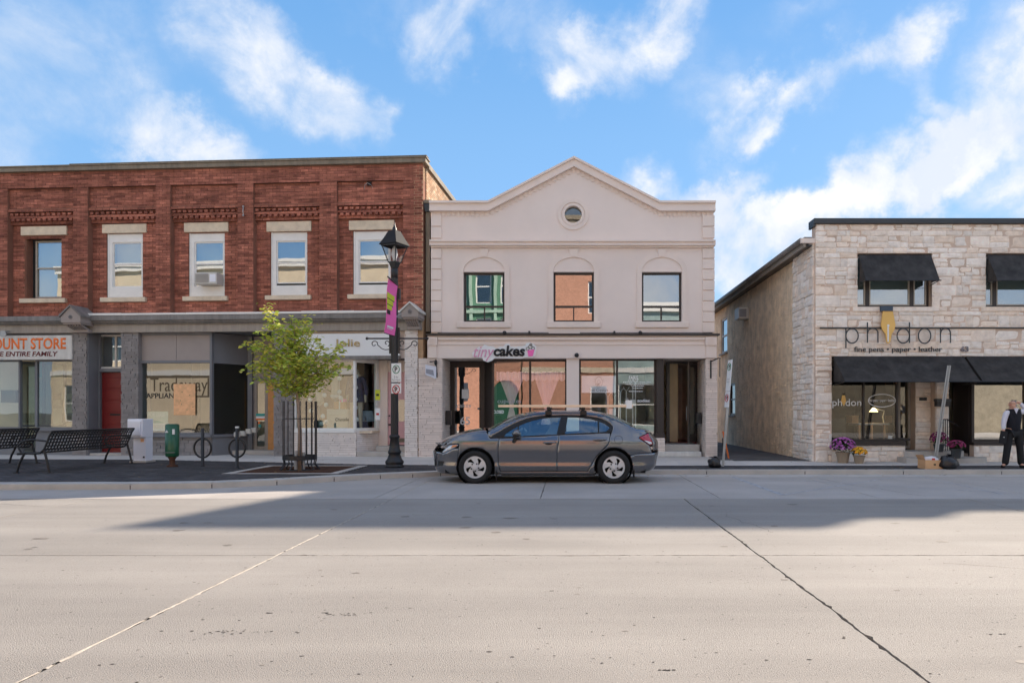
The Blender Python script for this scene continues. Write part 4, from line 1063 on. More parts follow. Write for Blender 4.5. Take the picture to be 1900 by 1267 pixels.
# left shopfront: door in recess, slanted jamb, window
zdh = G.z(672, 860, RD)
def gframe(name, x0, x1, z0, z1, d, gm, fw=.06, dep=.1, mull=(), fm=None):
    m = MB().plate(rect(x0, x1, z0, z1), d, d + dep, [rect(x0 + fw, x1 - fw, z0 + fw, z1 - fw)])
    for q in mull: m.box(q - .03, q + .03, d + .003, d + dep - .003, z0 + fw, z1 - fw)
    o = m.build(name, fm or mt['darkframe'], gb_, fix=False)
    xs = [x0 + fw] + list(mull) + [x1 - fw]
    for i in range(len(xs) - 1): B('pane', gm, o, (xs[i] + (.03 if i else 0), xs[i + 1] - (.03 if i < len(xs) - 2 else 0), d + dep * .4, d + dep * .4 + .007, z0 + fw, z1 - fw))
    return o
dx0, dx1 = G.x(834, RD), G.x(899, RD)
ldoor = gframe('shop_door', dx0, dx1, GZ + .12, zdh, RD, mt['glassr'], .16, .08)
B('door_head', mt['darkframe'], gb_, (dx0 - .2, dx1 + .3, RD + .01, RD + .09, zdh, zfb + .02))
sx, sz = G.at(888, 758, RD); MB().sphere((sx, RD - .05, sz), .035).build('door_knob', mt['steel'], ldoor, smooth=True)
WD = .25
wx0, wx1 = G.x(913, WD), G.x(1052, WD)
m = MB(); m.add([(dx1, RD, GZ), (wx0 + .0, WD, GZ), (wx0 + .0, WD, zfb), (dx1, RD, zfb), (dx1 + .12, RD + .1, GZ), (wx0 + .12, WD + .12, GZ), (wx0 + .12, WD + .12, zfb), (dx1 + .12, RD + .1, zfb)],
            [(0, 1, 2, 3), (4, 5, 6, 7), (0, 1, 5, 4), (2, 3, 7, 6), (1, 2, 6, 5), (0, 3, 7, 4)])
m.build('slanted_jamb', mt['darkframe'], gb_)
lwin = gframe('shop_window', wx0, wx1, GZ + .45, G.z(667, 980, WD), WD, mt['glassc'], .055, .1, mull=(G.x(983.5, WD),))
B('stall_riser', mt['darkframe'], gb_, (wx0, wx1, WD, WD + .12, GZ, GZ + .45))
B('window_head', mt['darkframe'], gb_, (wx0, wx1, WD + .01, WD + .1, G.z(667, 980, WD), zfb + .02))
# right shopfront
wx2, wx3 = G.x(1074.5, WD), G.x(1217, WD)
rwin = gframe('shop_window', wx2, wx3, GZ + .45, G.z(666, 1100, WD), WD, mt['glassc'], .05, .1, mull=(G.x(1145, WD),))
B('stall_riser', mt['darkframe'], gb_, (wx2, wx3 - .2, WD, WD + .12, GZ, GZ + .45))
B('window_head', mt['darkframe'], gb_, (wx2, wx3, WD + .01, WD + .1, G.z(666, 1100, WD), zfb + .02))
m = MB(); jx = G.x(1230, .3); jy = G.x(1233, RD)
B('jamb_post', mt['darkframe'], gb_, (wx3, jx, .12, .3, G.z(811, 1220, .1), zfb), (wx3 - .05, jx + .03, .1, .32, G.z(812, 1220, .1), G.z(804, 1220, .1)))
B('return_frame', mt['darkframe'], gb_, (jx - .08, jx, .3, RD, zfb - .15, zfb), (jx - .08, jx, RD - .12, RD, GZ + .4, zfb), (jx - .08, jx, .3, RD, G.z(812, 1220, .1), G.z(812, 1220, .1) + .08))
B('return_glass', mt['glassd'], gb_, (jx - .05, jx - .04, .3, RD - .12, G.z(812, 1220, .1) + .08, zfb - .15))
# right doorway with its leaf standing open, dim lobby behind
ex0, ex1 = G.x(1237, RD), G.x(1296, RD); zdr = G.z(668, 1265, RD)
MB().plate([(ex0, GZ + .36), (ex0 + .09, GZ + .36), (ex0 + .09, zdr - .1), (ex1 - .12, zdr - .1), (ex1 - .12, GZ + .36), (ex1, GZ + .36), (ex1, zfb), (ex0, zfb)], RD, RD + .12).build('door_frame', mt['darkframe'], gb_, fix=False)
lf_ = bpy.data.objects.new('open_door', None); col.objects.link(lf_); lf_.parent = gb_
lf_.location = (G.x(1290, RD), RD - .02, 0); lf_.rotation_euler = (0, 0, R(180 + 66))
lm = MB().plate(rect(0, .86, GZ + .38, zdr - .12), -.025, .025, [rect(.12, .74, GZ + .62, zdr - .24)]); lm.build('door_leaf', mt['darkframe'], lf_, fix=False)
B('pane', mt['glassd'], lf_, (.12, .74, -.004, .004, GZ + .62, zdr - .24)); MB().tube([(.80, -.07, 1.15), (.80, -.07, 1.55)], .014).build('pull_handle', mt['steel'], lf_)
B('door_step', mt['kerb'], gb_, (G.x(1222, .3), G.x(1300, .3), .42, RD + .3, GZ, GZ + .33), bevel=.02)
B('door_step', mt['whitew'], gb_, (G.x(1212, .0) , G.x(1302, .0), .02, .42, GZ, GZ + .14), bevel=.02)
B('lobby', M('lobby_wall', (.85, .80, .76), .9), gb_, (ex0 - .3, ex1 + .3, 4.2, 4.25, GZ, zfb), (ex0 - .35, ex0 - .3, RD + .1, 4.2, GZ, zfb))
B('lobby', M('lobby_wall_warm', (.9, .75, .5), .9), gb_, (ex0 + .2, ex0 + .5, 2.2, 4.2, GZ, zfb))
B('lobby_floor', mt['reddoor'], gb_, (ex0 - .3, ex1 + .3, RD + .3, 4.2, GZ + .30, GZ + .34))
# shop interiors
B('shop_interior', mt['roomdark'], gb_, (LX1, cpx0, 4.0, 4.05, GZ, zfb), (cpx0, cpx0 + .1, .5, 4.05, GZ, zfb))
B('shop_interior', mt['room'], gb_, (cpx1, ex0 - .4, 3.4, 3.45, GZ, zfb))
B('shop_floor', mt['room'], gb_, (LX0, RX1, RD, 5, GZ - .02, GZ + .02), (wx0 + .1, wx3, WD + .12, RD, GZ - .02, GZ + .02))
# window and door lettering
def gtext(body, x0, x1, y0, y1, d, mat, parent, **k):
    b = G.box(x0, x1, y0, y1, d, d); return text('lettering', body, (b[0], b[1], b[4], b[5]), d, mat, parent, ext=.002, **k)
gtext('65', 854, 872, 773, 788, RD + .025, mt['vinyl'], ldoor, bold=.01)
gtext('cakes', 847, 874, 748, 756, RD + .025, mt['vinyl'], ldoor, shear=.2)
B('notice', mt['vinyl'], ldoor, G.box(857, 870, 722, 739, RD + .02, RD + .024))
gtext('cupcakes', 923, 967, 740, 750, WD + .03, mt['inklight'], lwin)
gtext('CLOSED', 915, 935, 761, 767, WD + .03, mt['vinyl'], lwin, bold=.03)
B('small_sign', mt['green'], lwin, G.box(920, 930, 771, 780, WD + .03, WD + .034))
gtext('FARIS', 1167, 1184, 697, 704, WD + .028, mt['vinyl'], rwin, bold=.02)
for k, (a, b, y_) in enumerate(((1165, 1184, 706), (1156, 1208, 709), (1161, 1204, 712.5), (1172, 1195, 716), (1174, 1193, 720), (1167, 1192, 726))):
    m = MB(); x = a
    while x < b:
        w_ = rnd.uniform(1.0, 3.2); bx = G.box(x, min(x + w_, b), y_ - .7, y_ + .6, WD + .026, WD + .028); m.box(*bx); x += w_ + .7
    m.build('fine_print', mt['vinyl'], rwin, fix=False)
gtext('zodiac', 1182, 1206, 740, 746, WD + .028, mt['vinyl'], rwin, bold=.015)
cx0, cz0 = G.at(1165, 747, WD); sg = MB(); c_, e_ = ring(cx0, cz0, .085, .014, 20); sg.plate(c_, WD + .02, WD + .028, [e_])
for k in range(9):
    t = R(k * 40 + 10); sg.bar((cx0 + .10 * math.cos(t), WD + .025, cz0 + .10 * math.sin(t)), (cx0 + .14 * math.cos(t), WD + .025, cz0 + .14 * math.sin(t)), .014, .006)
sg.box(cx0 - .04, cx0 + .045, WD + .02, WD + .027, cz0 + .03, cz0 + .045); sg.bar((cx0 + .04, WD + .024, cz0 + .035), (cx0 - .01, WD + .024, cz0 - .06), .014, .006)
sg.build('sun_emblem', mt['vinyl'], rwin)
for k in range(5):
    m = MB(); m.bar(tuple(W(1168 + k * 9, 771 + k * 3, 19.9)), tuple(W(1185 + k * 7, 776 + k * 2.5, 19.9)), .012, .006)

# ---- things fixed to or standing behind this front
def placed(o, fr=G, rzx=0): o.location = (fr.o.x, fr.o.y, 0); o.rotation_euler = (0, 0, fr.rz); return o
bd = B('poster_board', mt['palevinyl'], None, G.box(1079, 1143.5, 697, 728.5, .30, .31)); placed(bd)
tag(bd, 'pale lilac grey shop poster with oval crystal emblem hanging in the right shop window', 'poster')
gtext('Seti Crystals', 1094, 1128, 721, 727, .298, mt['inkgrey'], bd)
ex_, ez_ = G.at(1111, 709, .298); lm = MB(); c_, e_ = ring(ex_, ez_, .105, .006, 28, .16); lm.plate(c_, .292, .298, [e_]); c_, e_ = ring(ex_, ez_ - .0, .055, .005, 20, .055); lm.plate(c_, .292, .298, [e_])
for k in range(14):
    t = R(180 * k / 13); lm.bar((ex_ + .12 * math.cos(t), .296, ez_ + .02 + .12 * math.sin(t)), (ex_ + .16 * math.cos(t), .296, ez_ + .02 + .16 * math.sin(t)), .006, .004)
lm.build('emblem', mt['inkgrey'], bd); gtext('SC', 1107, 1113, 711, 716, .296, mt['ink'], bd)
# tiny cakes sign: white cut-out board with raised letters
tx = G.box(877, 921, 641, 670, -.14, -.14); cx__ = G.box(916, 975, 640.5, 662, -.14, -.14)
sgn = thing('shop_sign', 'white cut out cake shop sign with pink script, black lettering and a cupcake', 'sign', (0, 19.6, 0))
path = [(883, 648), (889, 643), (895, 644), (899, 639), (906, 642), (915, 643), (921, 647), (928, 643), (934, 643), (938, 638), (945, 637), (948, 643), (960, 643), (970, 642), (975, 641), (976, 637), (984, 635.5), (990, 638), (995, 643), (995, 650), (993, 660), (987, 664), (976, 663), (968, 665), (918, 664.5), (913, 669), (905, 672), (897, 669), (895, 664), (885, 664), (878, 662), (876, 655)]
MB().plate(G.poly(path, -.10), -.12, -.085).build('backing_board', mt['vinyl'], sgn, fix=False, bevel=.006)
bxx = G.box(879, 917, 643, 669.5, -.12, -.12); text('lettering', 'tiny', (bxx[0], bxx[1], bxx[4], bxx[5]), -.12, mt['pinkletter'], sgn, ext=.02, shear=.35)
bxx = G.box(916, 974, 641, 661, -.12, -.12); text('lettering', 'cakes', (bxx[0], bxx[1], bxx[4], bxx[5]), -.12, mt['ink'], sgn, ext=.03, bold=.03, shear=.12)
MB().plate(G.poly([(979, 651), (992, 649), (989, 661), (981, 662)]), -.15, -.12).build('cupcake_case', mt['pink'], sgn, fix=False)
m = MB()
for (px, py, r_) in ((979, 647, 3.2), (984, 643, 3.6), (989, 646, 3.2), (985, 639.5, 2.5)):
    a = G.at(px, py, -.13); c_, e_ = ring(a[0], a[1], r_ * px1, .012, 18); m.plate(c_, -.135, -.12, [e_])
m.build('cupcake_icing', mt['ink'], sgn, fix=False)
# hanging curtains
def drape(px_, label, xa, xb, xt, y0, y1, d=.5):
    o = thing('curtain', label, 'curtain', (0, 19.6, 0), group='pink curtains in the cake shop window')
    m = MB(); n = 60; rows = 14; vs = []
    a0, b0 = G.x(xa, d), G.x(xb, d); t0 = G.x(xt, d); z0, z1 = G.z(y0, 980, d), G.z(y1, 980, d)
    for j in range(rows + 1):
        t = j / rows; w = 1 - .86 * t ** .9
        for i in range(n + 1):
            s = i / n; x_ = (a0 + (b0 - a0) * s) * w + t0 * (1 - w); vs.append((x_, d + .035 * math.sin(s * 75) * (w + .15) + .03 * math.sin(s * 17), z0 + (z1 - z0) * t - .03 * math.sin(s * math.pi) * t))
    m.add(vs, [(j * (n + 1) + i, j * (n + 1) + i + 1, (j + 1) * (n + 1) + i + 1, (j + 1) * (n + 1) + i) for j in range(rows) for i in range(n)])
    m.build('drape', mt['palepink'], o, smooth=True, fix=False)
    m = MB(); vs = []
    for j in range(3):
        for i in range(n + 1):
            s = i / n; x_ = a0 - .15 + (b0 - a0 + .3) * s; sc = abs(math.sin(s * math.pi * 6)); zz = (z0 + .14 + .03 * sc, z0, z0 - .06 - .05 * sc)[j]
            vs.append((x_, d - .05 + .03 * math.sin(s * 60), zz))
    m.add(vs, [(j * (n + 1) + i, j * (n + 1) + i + 1, (j + 1) * (n + 1) + i + 1, (j + 1) * (n + 1) + i) for j in range(2) for i in range(n)])
    m.build('valance', mt['palepink'], o, smooth=True, fix=False)
    m = MB(); vs = []; tz = z1
    for j in range(7):
        for i in range(13):
            s = i / 12 - .5; w = .07 + .16 * j / 6; vs.append((t0 + s * w * 1.3, d + .03 * math.sin(i * 2.2), tz - .02 - j * .075))
    m.add(vs, [(j * 13 + i, j * 13 + i + 1, (j + 1) * 13 + i + 1, (j + 1) * 13 + i) for j in range(6) for i in range(12)])
    m.build('curtain_tail', mt['palepink'], o, smooth=True, fix=False)
drape(0, 'pink gathered curtain in the left pane of the cake shop window', 925, 973, 949, 700, 752)
drape(0, 'pink gathered curtain in the right pane of the cake shop window', 991, 1039, 1013, 700, 758)
# white crystal stands in the right window
st = thing('display_stand', 'cluster of slim white display stands inside the right shop window', 'display stand', (0, 19.6, 0))
for (px, y0, y1) in ((1128, 730, 790), (1140, 730, 795), (1151, 722, 800), (1162, 720, 800), (1174, 712, 802), (1179, 705, 800)):
    d = .75; a = G.at(px, y0, d); b = G.at(px, y1 + 8, d)
    m = MB().tube([(b[0], d, GZ), (b[0], d, a[1] - .1)], .017, 6); m.tube([(a[0] - .09, d, a[1] + .03), (a[0], d, a[1] - .1), (a[0] + .09, d, a[1] + .03)], .014, 6); m.tube([(b[0] - .12, d, GZ), (b[0], d, GZ + .5), (b[0] + .12, d, GZ)], .014, 6)
    m.build('stand', mt['vinyl'], st)
B('card', mt['palevinyl'], st, G.box(1130, 1143, 758, 770, .7, .71)); B('white_box', mt['vinyl'], st, G.box(1171, 1180, 741, 753, .6, .7))
# rail of slim spotlights above the fascia
for k, (xa, xb, dots) in enumerate(((812, 1018, (936, 982)), (1076, 1322, (1140, 1188)))):
    o = thing('light_rail', 'thin black light rail over the %s half of the shop fascia' % ('left' if k == 0 else 'right'), 'light rail', (0, 19.6, 0))
    a, b = G.at(xa, 617.5, -.2), G.at(xb, 617.5, -.2); MB().tube([(a[0], -.2, a[1]), (b[0], -.2, b[1])], .012, 6).build('rail', mt['black'], o)
    for q, px in enumerate(dots):
        c = G.at(px, 617.5, -.2); m = MB()
        if q == k % 2: m.sphere((c[0], -.2, c[1]), .06, 10, 6)
        else: m.box(c[0] - .025, c[0] + .025, -.24, 0, c[1] - .05, c[1] + .05)
        m.build('rail_clamp', mt['black'], o)
c = G.at(1070, 659, -.14); o = MB().sphere((c[0], -.16, c[1]), .065, 16, 10).build('dome_light', mt['black'], None, smooth=True); placed(o); tag(o, 'small black ball light on the cream fascia between the two shopfronts', 'light')
# mail boxes
o = B('letterbox', mt['black'], None, (0, .16, 0, .14, 0, .42), bevel=.012); p = W(827, 788, 20.0); o.location = (LX1 + .03, 19.95, p.z); o.rotation_euler = (0, 0, R(0))
tag(o, 'flat black letterbox on the white stone pier left of the glass door', 'letterbox'); B('flap', mt['black'], o, (.02, .14, -.012, 0, .3, .4))
o = B('letterbox', mt['black'], None, (0, .16, 0, .2, 0, .3), bevel=.012); o.location = (RX0 - .19, 20.0, W(1300, 786, 20).z); tag(o, 'black letterbox with newspaper hooks beside the open door on the right', 'letterbox')
B('flap', mt['black'], o, (.01, .15, -.03, 0, .2, .33)); MB().tube([(.04, -.01, 0), (.04, -.06, -.05), (.04, -.04, -.09)], .008, 6).tube([(.12, -.01, 0), (.12, -.06, -.05), (.12, -.04, -.09)], .008, 6).build('hook', mt['steel'], o)
# small bracket sign at left pier and empty bracket at right pier
o = thing('hanging_sign', 'small white sign hanging from a scrolled black bracket on the white stone pier', 'sign', (0, 19.6, 0))
a = G.at(800, 672, -.3); m = MB().tube([(a[0] + .06, -.06, a[1] + .05), (a[0] + .0, -.45, a[1] + .0)], .018, 6); m.sphere((a[0] + .1, -.14, a[1]), .09, 10, 8, (.5, 1, 1)); m.sphere((a[0] + .12, -.12, a[1] - .32), .06, 10, 8, (.5, 1, 1)); m.tube([(a[0] + .1, -.1, a[1] + .05), (a[0] + .13, -.1, a[1] - .42)], .015, 6); m.build('bracket', mt['black'], o)
m = MB(); m.add([(a[0] - .12, -.5, a[1] - .08), (a[0] + .1, -.2, a[1] - .12), (a[0] + .1, -.2, a[1] - .46), (a[0] - .12, -.5, a[1] - .36), (a[0] - .10, -.48, a[1] - .08), (a[0] + .12, -.18, a[1] - .12), (a[0] + .12, -.18, a[1] - .46), (a[0] - .10, -.48, a[1] - .36)], [(0, 1, 2, 3), (4, 5, 6, 7), (0, 1, 5, 4), (1, 2, 6, 5), (2, 3, 7, 6), (3, 0, 4, 7)])
m.build('sign_plate', mt['palevinyl'], o)
m = MB(); m.add([(a[0] - .1, -.485, a[1] - .2), (a[0] + .06, -.27, a[1] - .22), (a[0] + .08, -.245, a[1] - .38), (a[0] - .1, -.485, a[1] - .32)], [(0, 1, 2, 3)]); m.v = [(x - .006, y - .006, z) for x, y, z in m.v]; m.build('sign_print', mt['inklight'], o, fix=False)
o = thing('wall_bracket', 'empty black iron sign bracket on the right hand white stone pier', 'bracket', (0, 19.6, 0))
a = G.at(1319, 668, -.1); MB().box(a[0] - .02, a[0] + .02, -.10, -.06, a[1] - .52, a[1]).build('wall_plate', mt['black'], o); MB().tube([(a[0], -.08, a[1] - .04), (a[0] + .17, -.35, a[1] + .04), (a[0] + .19, -.45, a[1] + .02)], .018, 6).tube([(a[0] + .18, -.44, a[1] + .02), (a[0] + .18, -.44, a[1] - .5)], .012, 6).build('arm', mt['black'], o)
# old drain pipe in the gap between the two buildings
o = thing('downpipe', 'weathered grey drainpipe and hopper in the gap between brick and cream buildings', 'downpipe', (0, 0, 0))
x_ = W(795.5, 500, 19.8).x; MB().box(x_ - .07, x_ + .05, 19.72, 19.85, 3.7, 7.15).build('pipe', mt['capm'], o, fix=False); MB().plate([(x_ - .12, 7.38), (x_ + .12, 7.38), (x_ + .05, 7.15), (x_ - .08, 7.15)], 19.66, 19.86).build('hopper', mt['capdark'], o, fix=False)
MB().box(x_ - .14, x_ + .1, 19.64, 19.86, 7.39, 7.48).build('hopper_cap', mt['capm'], o, fix=False)
# ---------------------------------------------------------------- pale stone building on the right
S = Fr(6.36, 17.6, 0)
sb_ = S.root('stone_building', 'two storey pale limestone building with black fabric awnings and a tan roughcast side wall', 'building')
XE = 10.5
zc = S.z(416.5, 1600); zct = S.z(406.5, 1600)
uw = [S.box(a, b, 470, 569, 0, 0) for a, b in ((1591, 1729), (1829, 1967), (2067, 2200))]
uw = [(u[0], u[1], u[4], u[5]) for u in uw]
zo = S.z(661, 1600); go = (S.x(1543), S.x(1912), 0, zo)
slx = [S.box(a, b, 569.5, 577.5, -.04, .1) for a, b in ((1583, 1743), (1821, 1980))]
hs = uw + [go] + [(b[0], b[1], b[4], b[5]) for b in slx]
MB().plate(rect(0, XE, -.1, zc), .0, .25, [rect(u[0], u[1], u[2], u[3]) for u in uw] + [rect(go[0], go[1], -.05, zo)]).build('wall', mt['stonemortar'], sb_, fix=False)
rs = random.Random(5)
zl = S.z(608, 1600)
st_ = rubble(0, XE, GZ, zo, .0, hs, rr=rs) + rubble(0, XE, zo, zl - .03, .0, hs, rr=rs) + rubble(0, XE, zl + .01, zc, .0, hs, rr=rs)
pieces('wall_stone', st_, mt['stone'], sb_, kinds=(1, 2, 3, 4, 5), limit=300, key=lambda b: (b[0] > 5.6, -b[3] * b[5]))
B('ledge', mt['capdark'], sb_, (S.x(1521), XE, -.05, .02, zl - .025, zl + .005))
for b in slx: B('sill', mt['stone'], sb_, b, bevel=.008)
# side wall: stone return, then roughcast
side = [(0 + .0 - .0, q[0], q[2], q[3], q[4], q[5], R(-90)) for q in rubble(.06, 1.62, GZ, S.z(447, 1513), 0, [], rr=rs)]
side = [(-.02 + rs.uniform(-.015, .015), b[1], b[2], b[3], .09, b[5], b[6]) for b in side]
pieces('side_stone', side, mt['stone'], sb_, kinds=(1, 2, 3, 4, 5), limit=300)
B('side_wall', mt['stonemortar'], sb_, (.0, .25, .25, 1.62, -.1, 5.8))
sw = [(27.5 - 17.6, 28.6 - 17.6, 3.8, 5.24), (26.2 - 17.6, 27.1 - 17.6, 1.26, 2.5), (24.2 - 17.6, 24.9 - 17.6, 4.66, 5.14)]
def yplate(outer, x0, x1, holes):   # plate in the (y, z) plane
    m = MB().plate(outer, x0, x1, holes); m.v = [(y, x, z) for x, y, z in m.v]; return m
yplate(rect(1.62, 12.6, -.1, 5.8), .03, .28, [rect(*w) for w in sw]).build('roughcast_wall', mt['roughcast'], sb_)
# displaced lumps of the roughcast: low mounds of render
m = MB(); rr = random.Random(9)
for i in range(2600):
    y = 1.62 + 11 * rr.random(); z = rr.uniform(GZ, 5.7)
    if any(w[0] - .05 < y < w[1] + .05 and w[2] - .05 < z < w[3] + .05 for w in sw): continue
    a = rr.uniform(.02, .07); b = rr.uniform(.015, .045); h = rr.uniform(.008, .025)
    m.add([(.03, y - a, z), (.03, y, z - b), (.03, y + a, z + rr.uniform(-.02, .02)), (.03, y, z + b), (.03 - h, y, z)], [(0, 1, 4), (1, 2, 4), (2, 3, 4), (3, 0, 4)])
m.build('roughcast_lumps', mt['roughcast'], sb_, kind='stuff')
for (a, b, c, d) in sw[:2]:
    f = MB(); f = yplate(rect(a, b, c, d), .06, .12, [rect(a + .08, b - .08, c + .08, (c + d) / 2 - .03), rect(a + .08, b - .08, (c + d) / 2 + .03, d - .08)]); o = f.build('side_window', mt['whitew'] if c > 3 else mt['darkframe'], sb_)
    B('pane', mt['glassr'] if c > 3 else mt['glassd'], o, (.09, .095, a + .08, b - .08, c + .08, d - .08)); B('sill', mt['taupe'], o, (-.06, .05, a - .06, b + .06, c - .07, c))
# roof edge and gutter along the alley
ze = S.z(447, 1513)
B('eaves_board', mt['taupe'], sb_, (-.28, -.22, .08, 12.6, ze - .14, ze + .06), bevel=.01); B('eaves_soffit', mt['darkframe'], sb_, (-.24, .2, .1, 12.6, ze - .12, ze - .08))
MB().tube([(-.34, .10, ze + .03), (-.34, 12.6, ze + .03)], .07, 10).build('gutter', mt['gutter'], sb_, smooth=True)
B('eaves_end', mt['trim'], sb_, (-.36, .02, .02, .12, ze - .05, ze + .08), bevel=.008)
B('roof', mt['capdark'], sb_, (-.2, XE, .25, 12.6, 5.86, 5.95)); B('building_body', mt['room'], sb_, (.3, XE, 1.8, 12.6, 2.95, 5.8), (.3, XE, 6, 12.6, 0, 2.95)); B('floor_slab', mt['room'], sb_, (.3, XE, .25, 1.8, 2.97, 3.1))
B('parapet_cap', mt['capdark'], sb_, (-.06, XE, -.09, .34, zc + .005, zct), (-.06, .0, -.06, .34, zc - .06, zc + .005), bevel=.008)
# upper windows with awnings
def awning(x0, x1, zt, zb, out, name='awning', curl=.0):
    m = MB(); n = 14; rows = 6; vs = []; rr = random.Random(int(x0 * 10))
    for j in range(rows + 1):
        t = j / rows
        for i in range(n + 1):
            s = i / n; sag = .015 * math.sin(s * math.pi * 5 + 1) * t + .01 * rr.uniform(-1, 1) * (0 < j < rows)
            vs.append((x0 + (x1 - x0) * s + curl * t, -.02 - out * t + sag * .4, zt - (zt - zb) * t - .025 * math.sin(t * math.pi) + sag * .5))
    m.add(vs, [(j * (n + 1) + i, j * (n + 1) + i + 1, (j + 1) * (n + 1) + i + 1, (j + 1) * (n + 1) + i) for j in range(rows) for i in range(n)])
    a = MB(); o = m.build(name, mt['awning'], sb_, smooth=True, fix=False)
    s_ = MB()
    for x in (x0, x1):
        c = curl; s_.add([(x, -.02, zt), (x + c, -.02 - out, zb), (x, -.02, zb + .02)], [(0, 1, 2)])
    s_.build('awning_side', mt['awning'], o, fix=False)
    MB().tube([(x0 + curl - .03, -.02 - out, zb), (x1 + curl + .03, -.02 - out, zb)], .016, 6).build('awning_bar', mt['black'], o)
    MB().tube([(x0 + .01, .02, zb - .05), (x0 + curl + .01, -.0 - out, zb)], .01, 6).tube([(x1 - .01, .02, zb - .05), (x1 + curl - .01, -.0 - out, zb)], .01, 6).build('awning_arm', mt['black'], o)
    return o
for i, (x0, x1, z0, z1) in enumerate(uw):
    a, b = x0 + (1614 - 1591) / 72, x0 + (1697 - 1591) / 72; t = .05
    f = MB().plate(rect(x0 + .01, x1 - .01, z0, z1), .15, .24, [rect(x0 + .02, a - t, z0 + t, z1 - t), rect(a + t, b - t, z0 + t, z1 - t), rect(b + t, x1 - .06, z0 + t, z1 - t)])
    o = f.build('window', mt['darkframe'], sb_, fix=False)
    for k, (q, r) in enumerate(((x0 + .02, a - t), (a + t, b - t), (b + t, x1 - .06))):
        s_ = MB().plate(rect(q, r, z0 + t, z1 - t), .16, .2, [rect(q + .035, r - .035, z0 + t + .035, z1 - t - .035)]).build('sash', mt['tanframe'], o, fix=False)
        B('pane', mt['glass'], s_, (q + .035, r - .035, .18, .186, z0 + t + .035, z1 - t - .035))
    B('blind', mt['palevinyl'], o, (x0, x1, .5, .51, z0, z1))
    if i < 2: awning(x0 + .03, x1 - .03, z1 - .05, S.z(520, 1600, -.45), .42, curl=.0)
# lower awnings
zb2 = S.z(708, 1600, -.75)
awning(S.x(1546), S.x(1787), zo, zb2, .75); awning(S.x(1791), S.x(2040), zo, zb2, .75)
# ground floor fronts
def sframe(name, x0, x1, z0, z1, d, gm, fw=.05, dep=.1, mull=(), mat=None):
    m = MB().plate(rect(x0, x1, z0, z1), d, d + dep, [rect(x0 + fw, x1 - fw, z0 + fw, z1 - fw)])
    for q in mull: m.box(q - .025, q + .025, d + .003, d + dep - .003, z0 + fw, z1 - fw)
    o = m.build(name, mat or mt['darkframe'], sb_, fix=False); xs = [x0 + fw] + list(mull) + [x1 - fw]
    for i in range(len(xs) - 1): B('pane', gm, o, (xs[i] + (.025 if i else 0), xs[i + 1] - (.025 if i < len(xs) - 2 else 0), d + dep * .4, d + dep * .4 + .007, z0 + fw, z1 - fw))
    return o
zs1 = S.z(818, 1600); x1w = S.x(1666, .15)
pw = sframe('shop_window', S.x(1543), x1w, zs1, zo, .12, mt['clear'], .05, .1, mull=(S.x(1602, .15),))
B('window_sill', mt['darkframe'], sb_, (S.x(1543), x1w + .12, -.06, .25, zs1 - .11, zs1))
B('stall_riser', mt['stonemortar'], sb_, (S.x(1543), x1w + .1, .03, .25, GZ - .05, zs1 - .11))
b1 = rubble(S.x(1543), x1w + .12, GZ, zs1 - .11, .01, [], rr=rs)
dn = S.x(1666, .9); dr_ = sframe('shop_door', S.x(1666, .9), S.x(1690, .9), GZ + .3, zo, .9, mt['glassd'], .07, .06, mat=mt['taupe'])
B('door_frame', mt['darkframe'], sb_, (S.x(1690, .9), S.x(1694, .9), .85, 1.0, GZ, zo), (x1w, S.x(1666, .9) , .22, .9, zs1, zs1 + .06)); B('side_glass', mt['glassd'], sb_, (x1w + .02, x1w + .028, .22, .9, zs1, zo))
xi0, xi1 = S.x(1693, .8), S.x(1757, .45)
B('inner_wall', mt['stonemortar'], sb_, (xi0, xi1 - .02, .66, 1.1, GZ, zo), (xi1 - .32, xi1 - .02, .36, .66, GZ, zo))
b1 += rubble(xi0, xi1 - .33, GZ + .28, zo, .64, [], rr=rs) + rubble(xi1 - .33, xi1, GZ + .28, zo, .35, [], rr=rs)
xd0, xd1 = S.x(1757, .9), S.x(1803, .9)
d2 = sframe('side_door', xd0, xd1, GZ + .3, zo, .95, mt['glassd'], .1, .07)
B('door_curtain', M('brown_curtain', (.20, .14, .09), .9), sb_, (xd0, xd1, 1.15, 1.17, GZ, zo))
x2w = S.x(1803, .12)
zs2 = S.z(820, 1850); pw2 = sframe('shop_window', x2w, S.x(1912), zs2, zo, .12, mt['glassr'], .07, .1)
B('window_sill', mt['darkframe'], sb_, (x2w - .03, S.x(1912), -.03, .25, zs2 - .08, zs2)); B('stall_riser', mt['stonemortar'], sb_, (x2w, S.x(1912), .03, .25, GZ - .05, zs2 - .08)); B('window_return', mt['darkframe'], sb_, (x2w - .02, x2w + .03, .22, .95, GZ, zo))
b1 += rubble(x2w, S.x(1912), GZ, zs2 - .08, .01, [], rr=rs)
pieces('base_stone', b1, mt['stone'], sb_, kinds=(1, 2, 3, 4, 5), limit=200)
B('shop_interior', mt['roomdark'], sb_, (.3, xi0, 4.5, 4.55, GZ, 2.95), (xi0, xi0 + .05, 1.1, 4.5, GZ, 2.95)); B('shop_interior', mt['room'], sb_, (xi1, XE, 2.5, 2.55, GZ, 2.95)); B('shop_floor', mt['room'], sb_, (.3, XE, .25, 4.5, GZ - .05, GZ + .2), ) ; B('ceiling', mt['room'], sb_, (.3, XE, .25, 4.5, 2.86, 2.9))
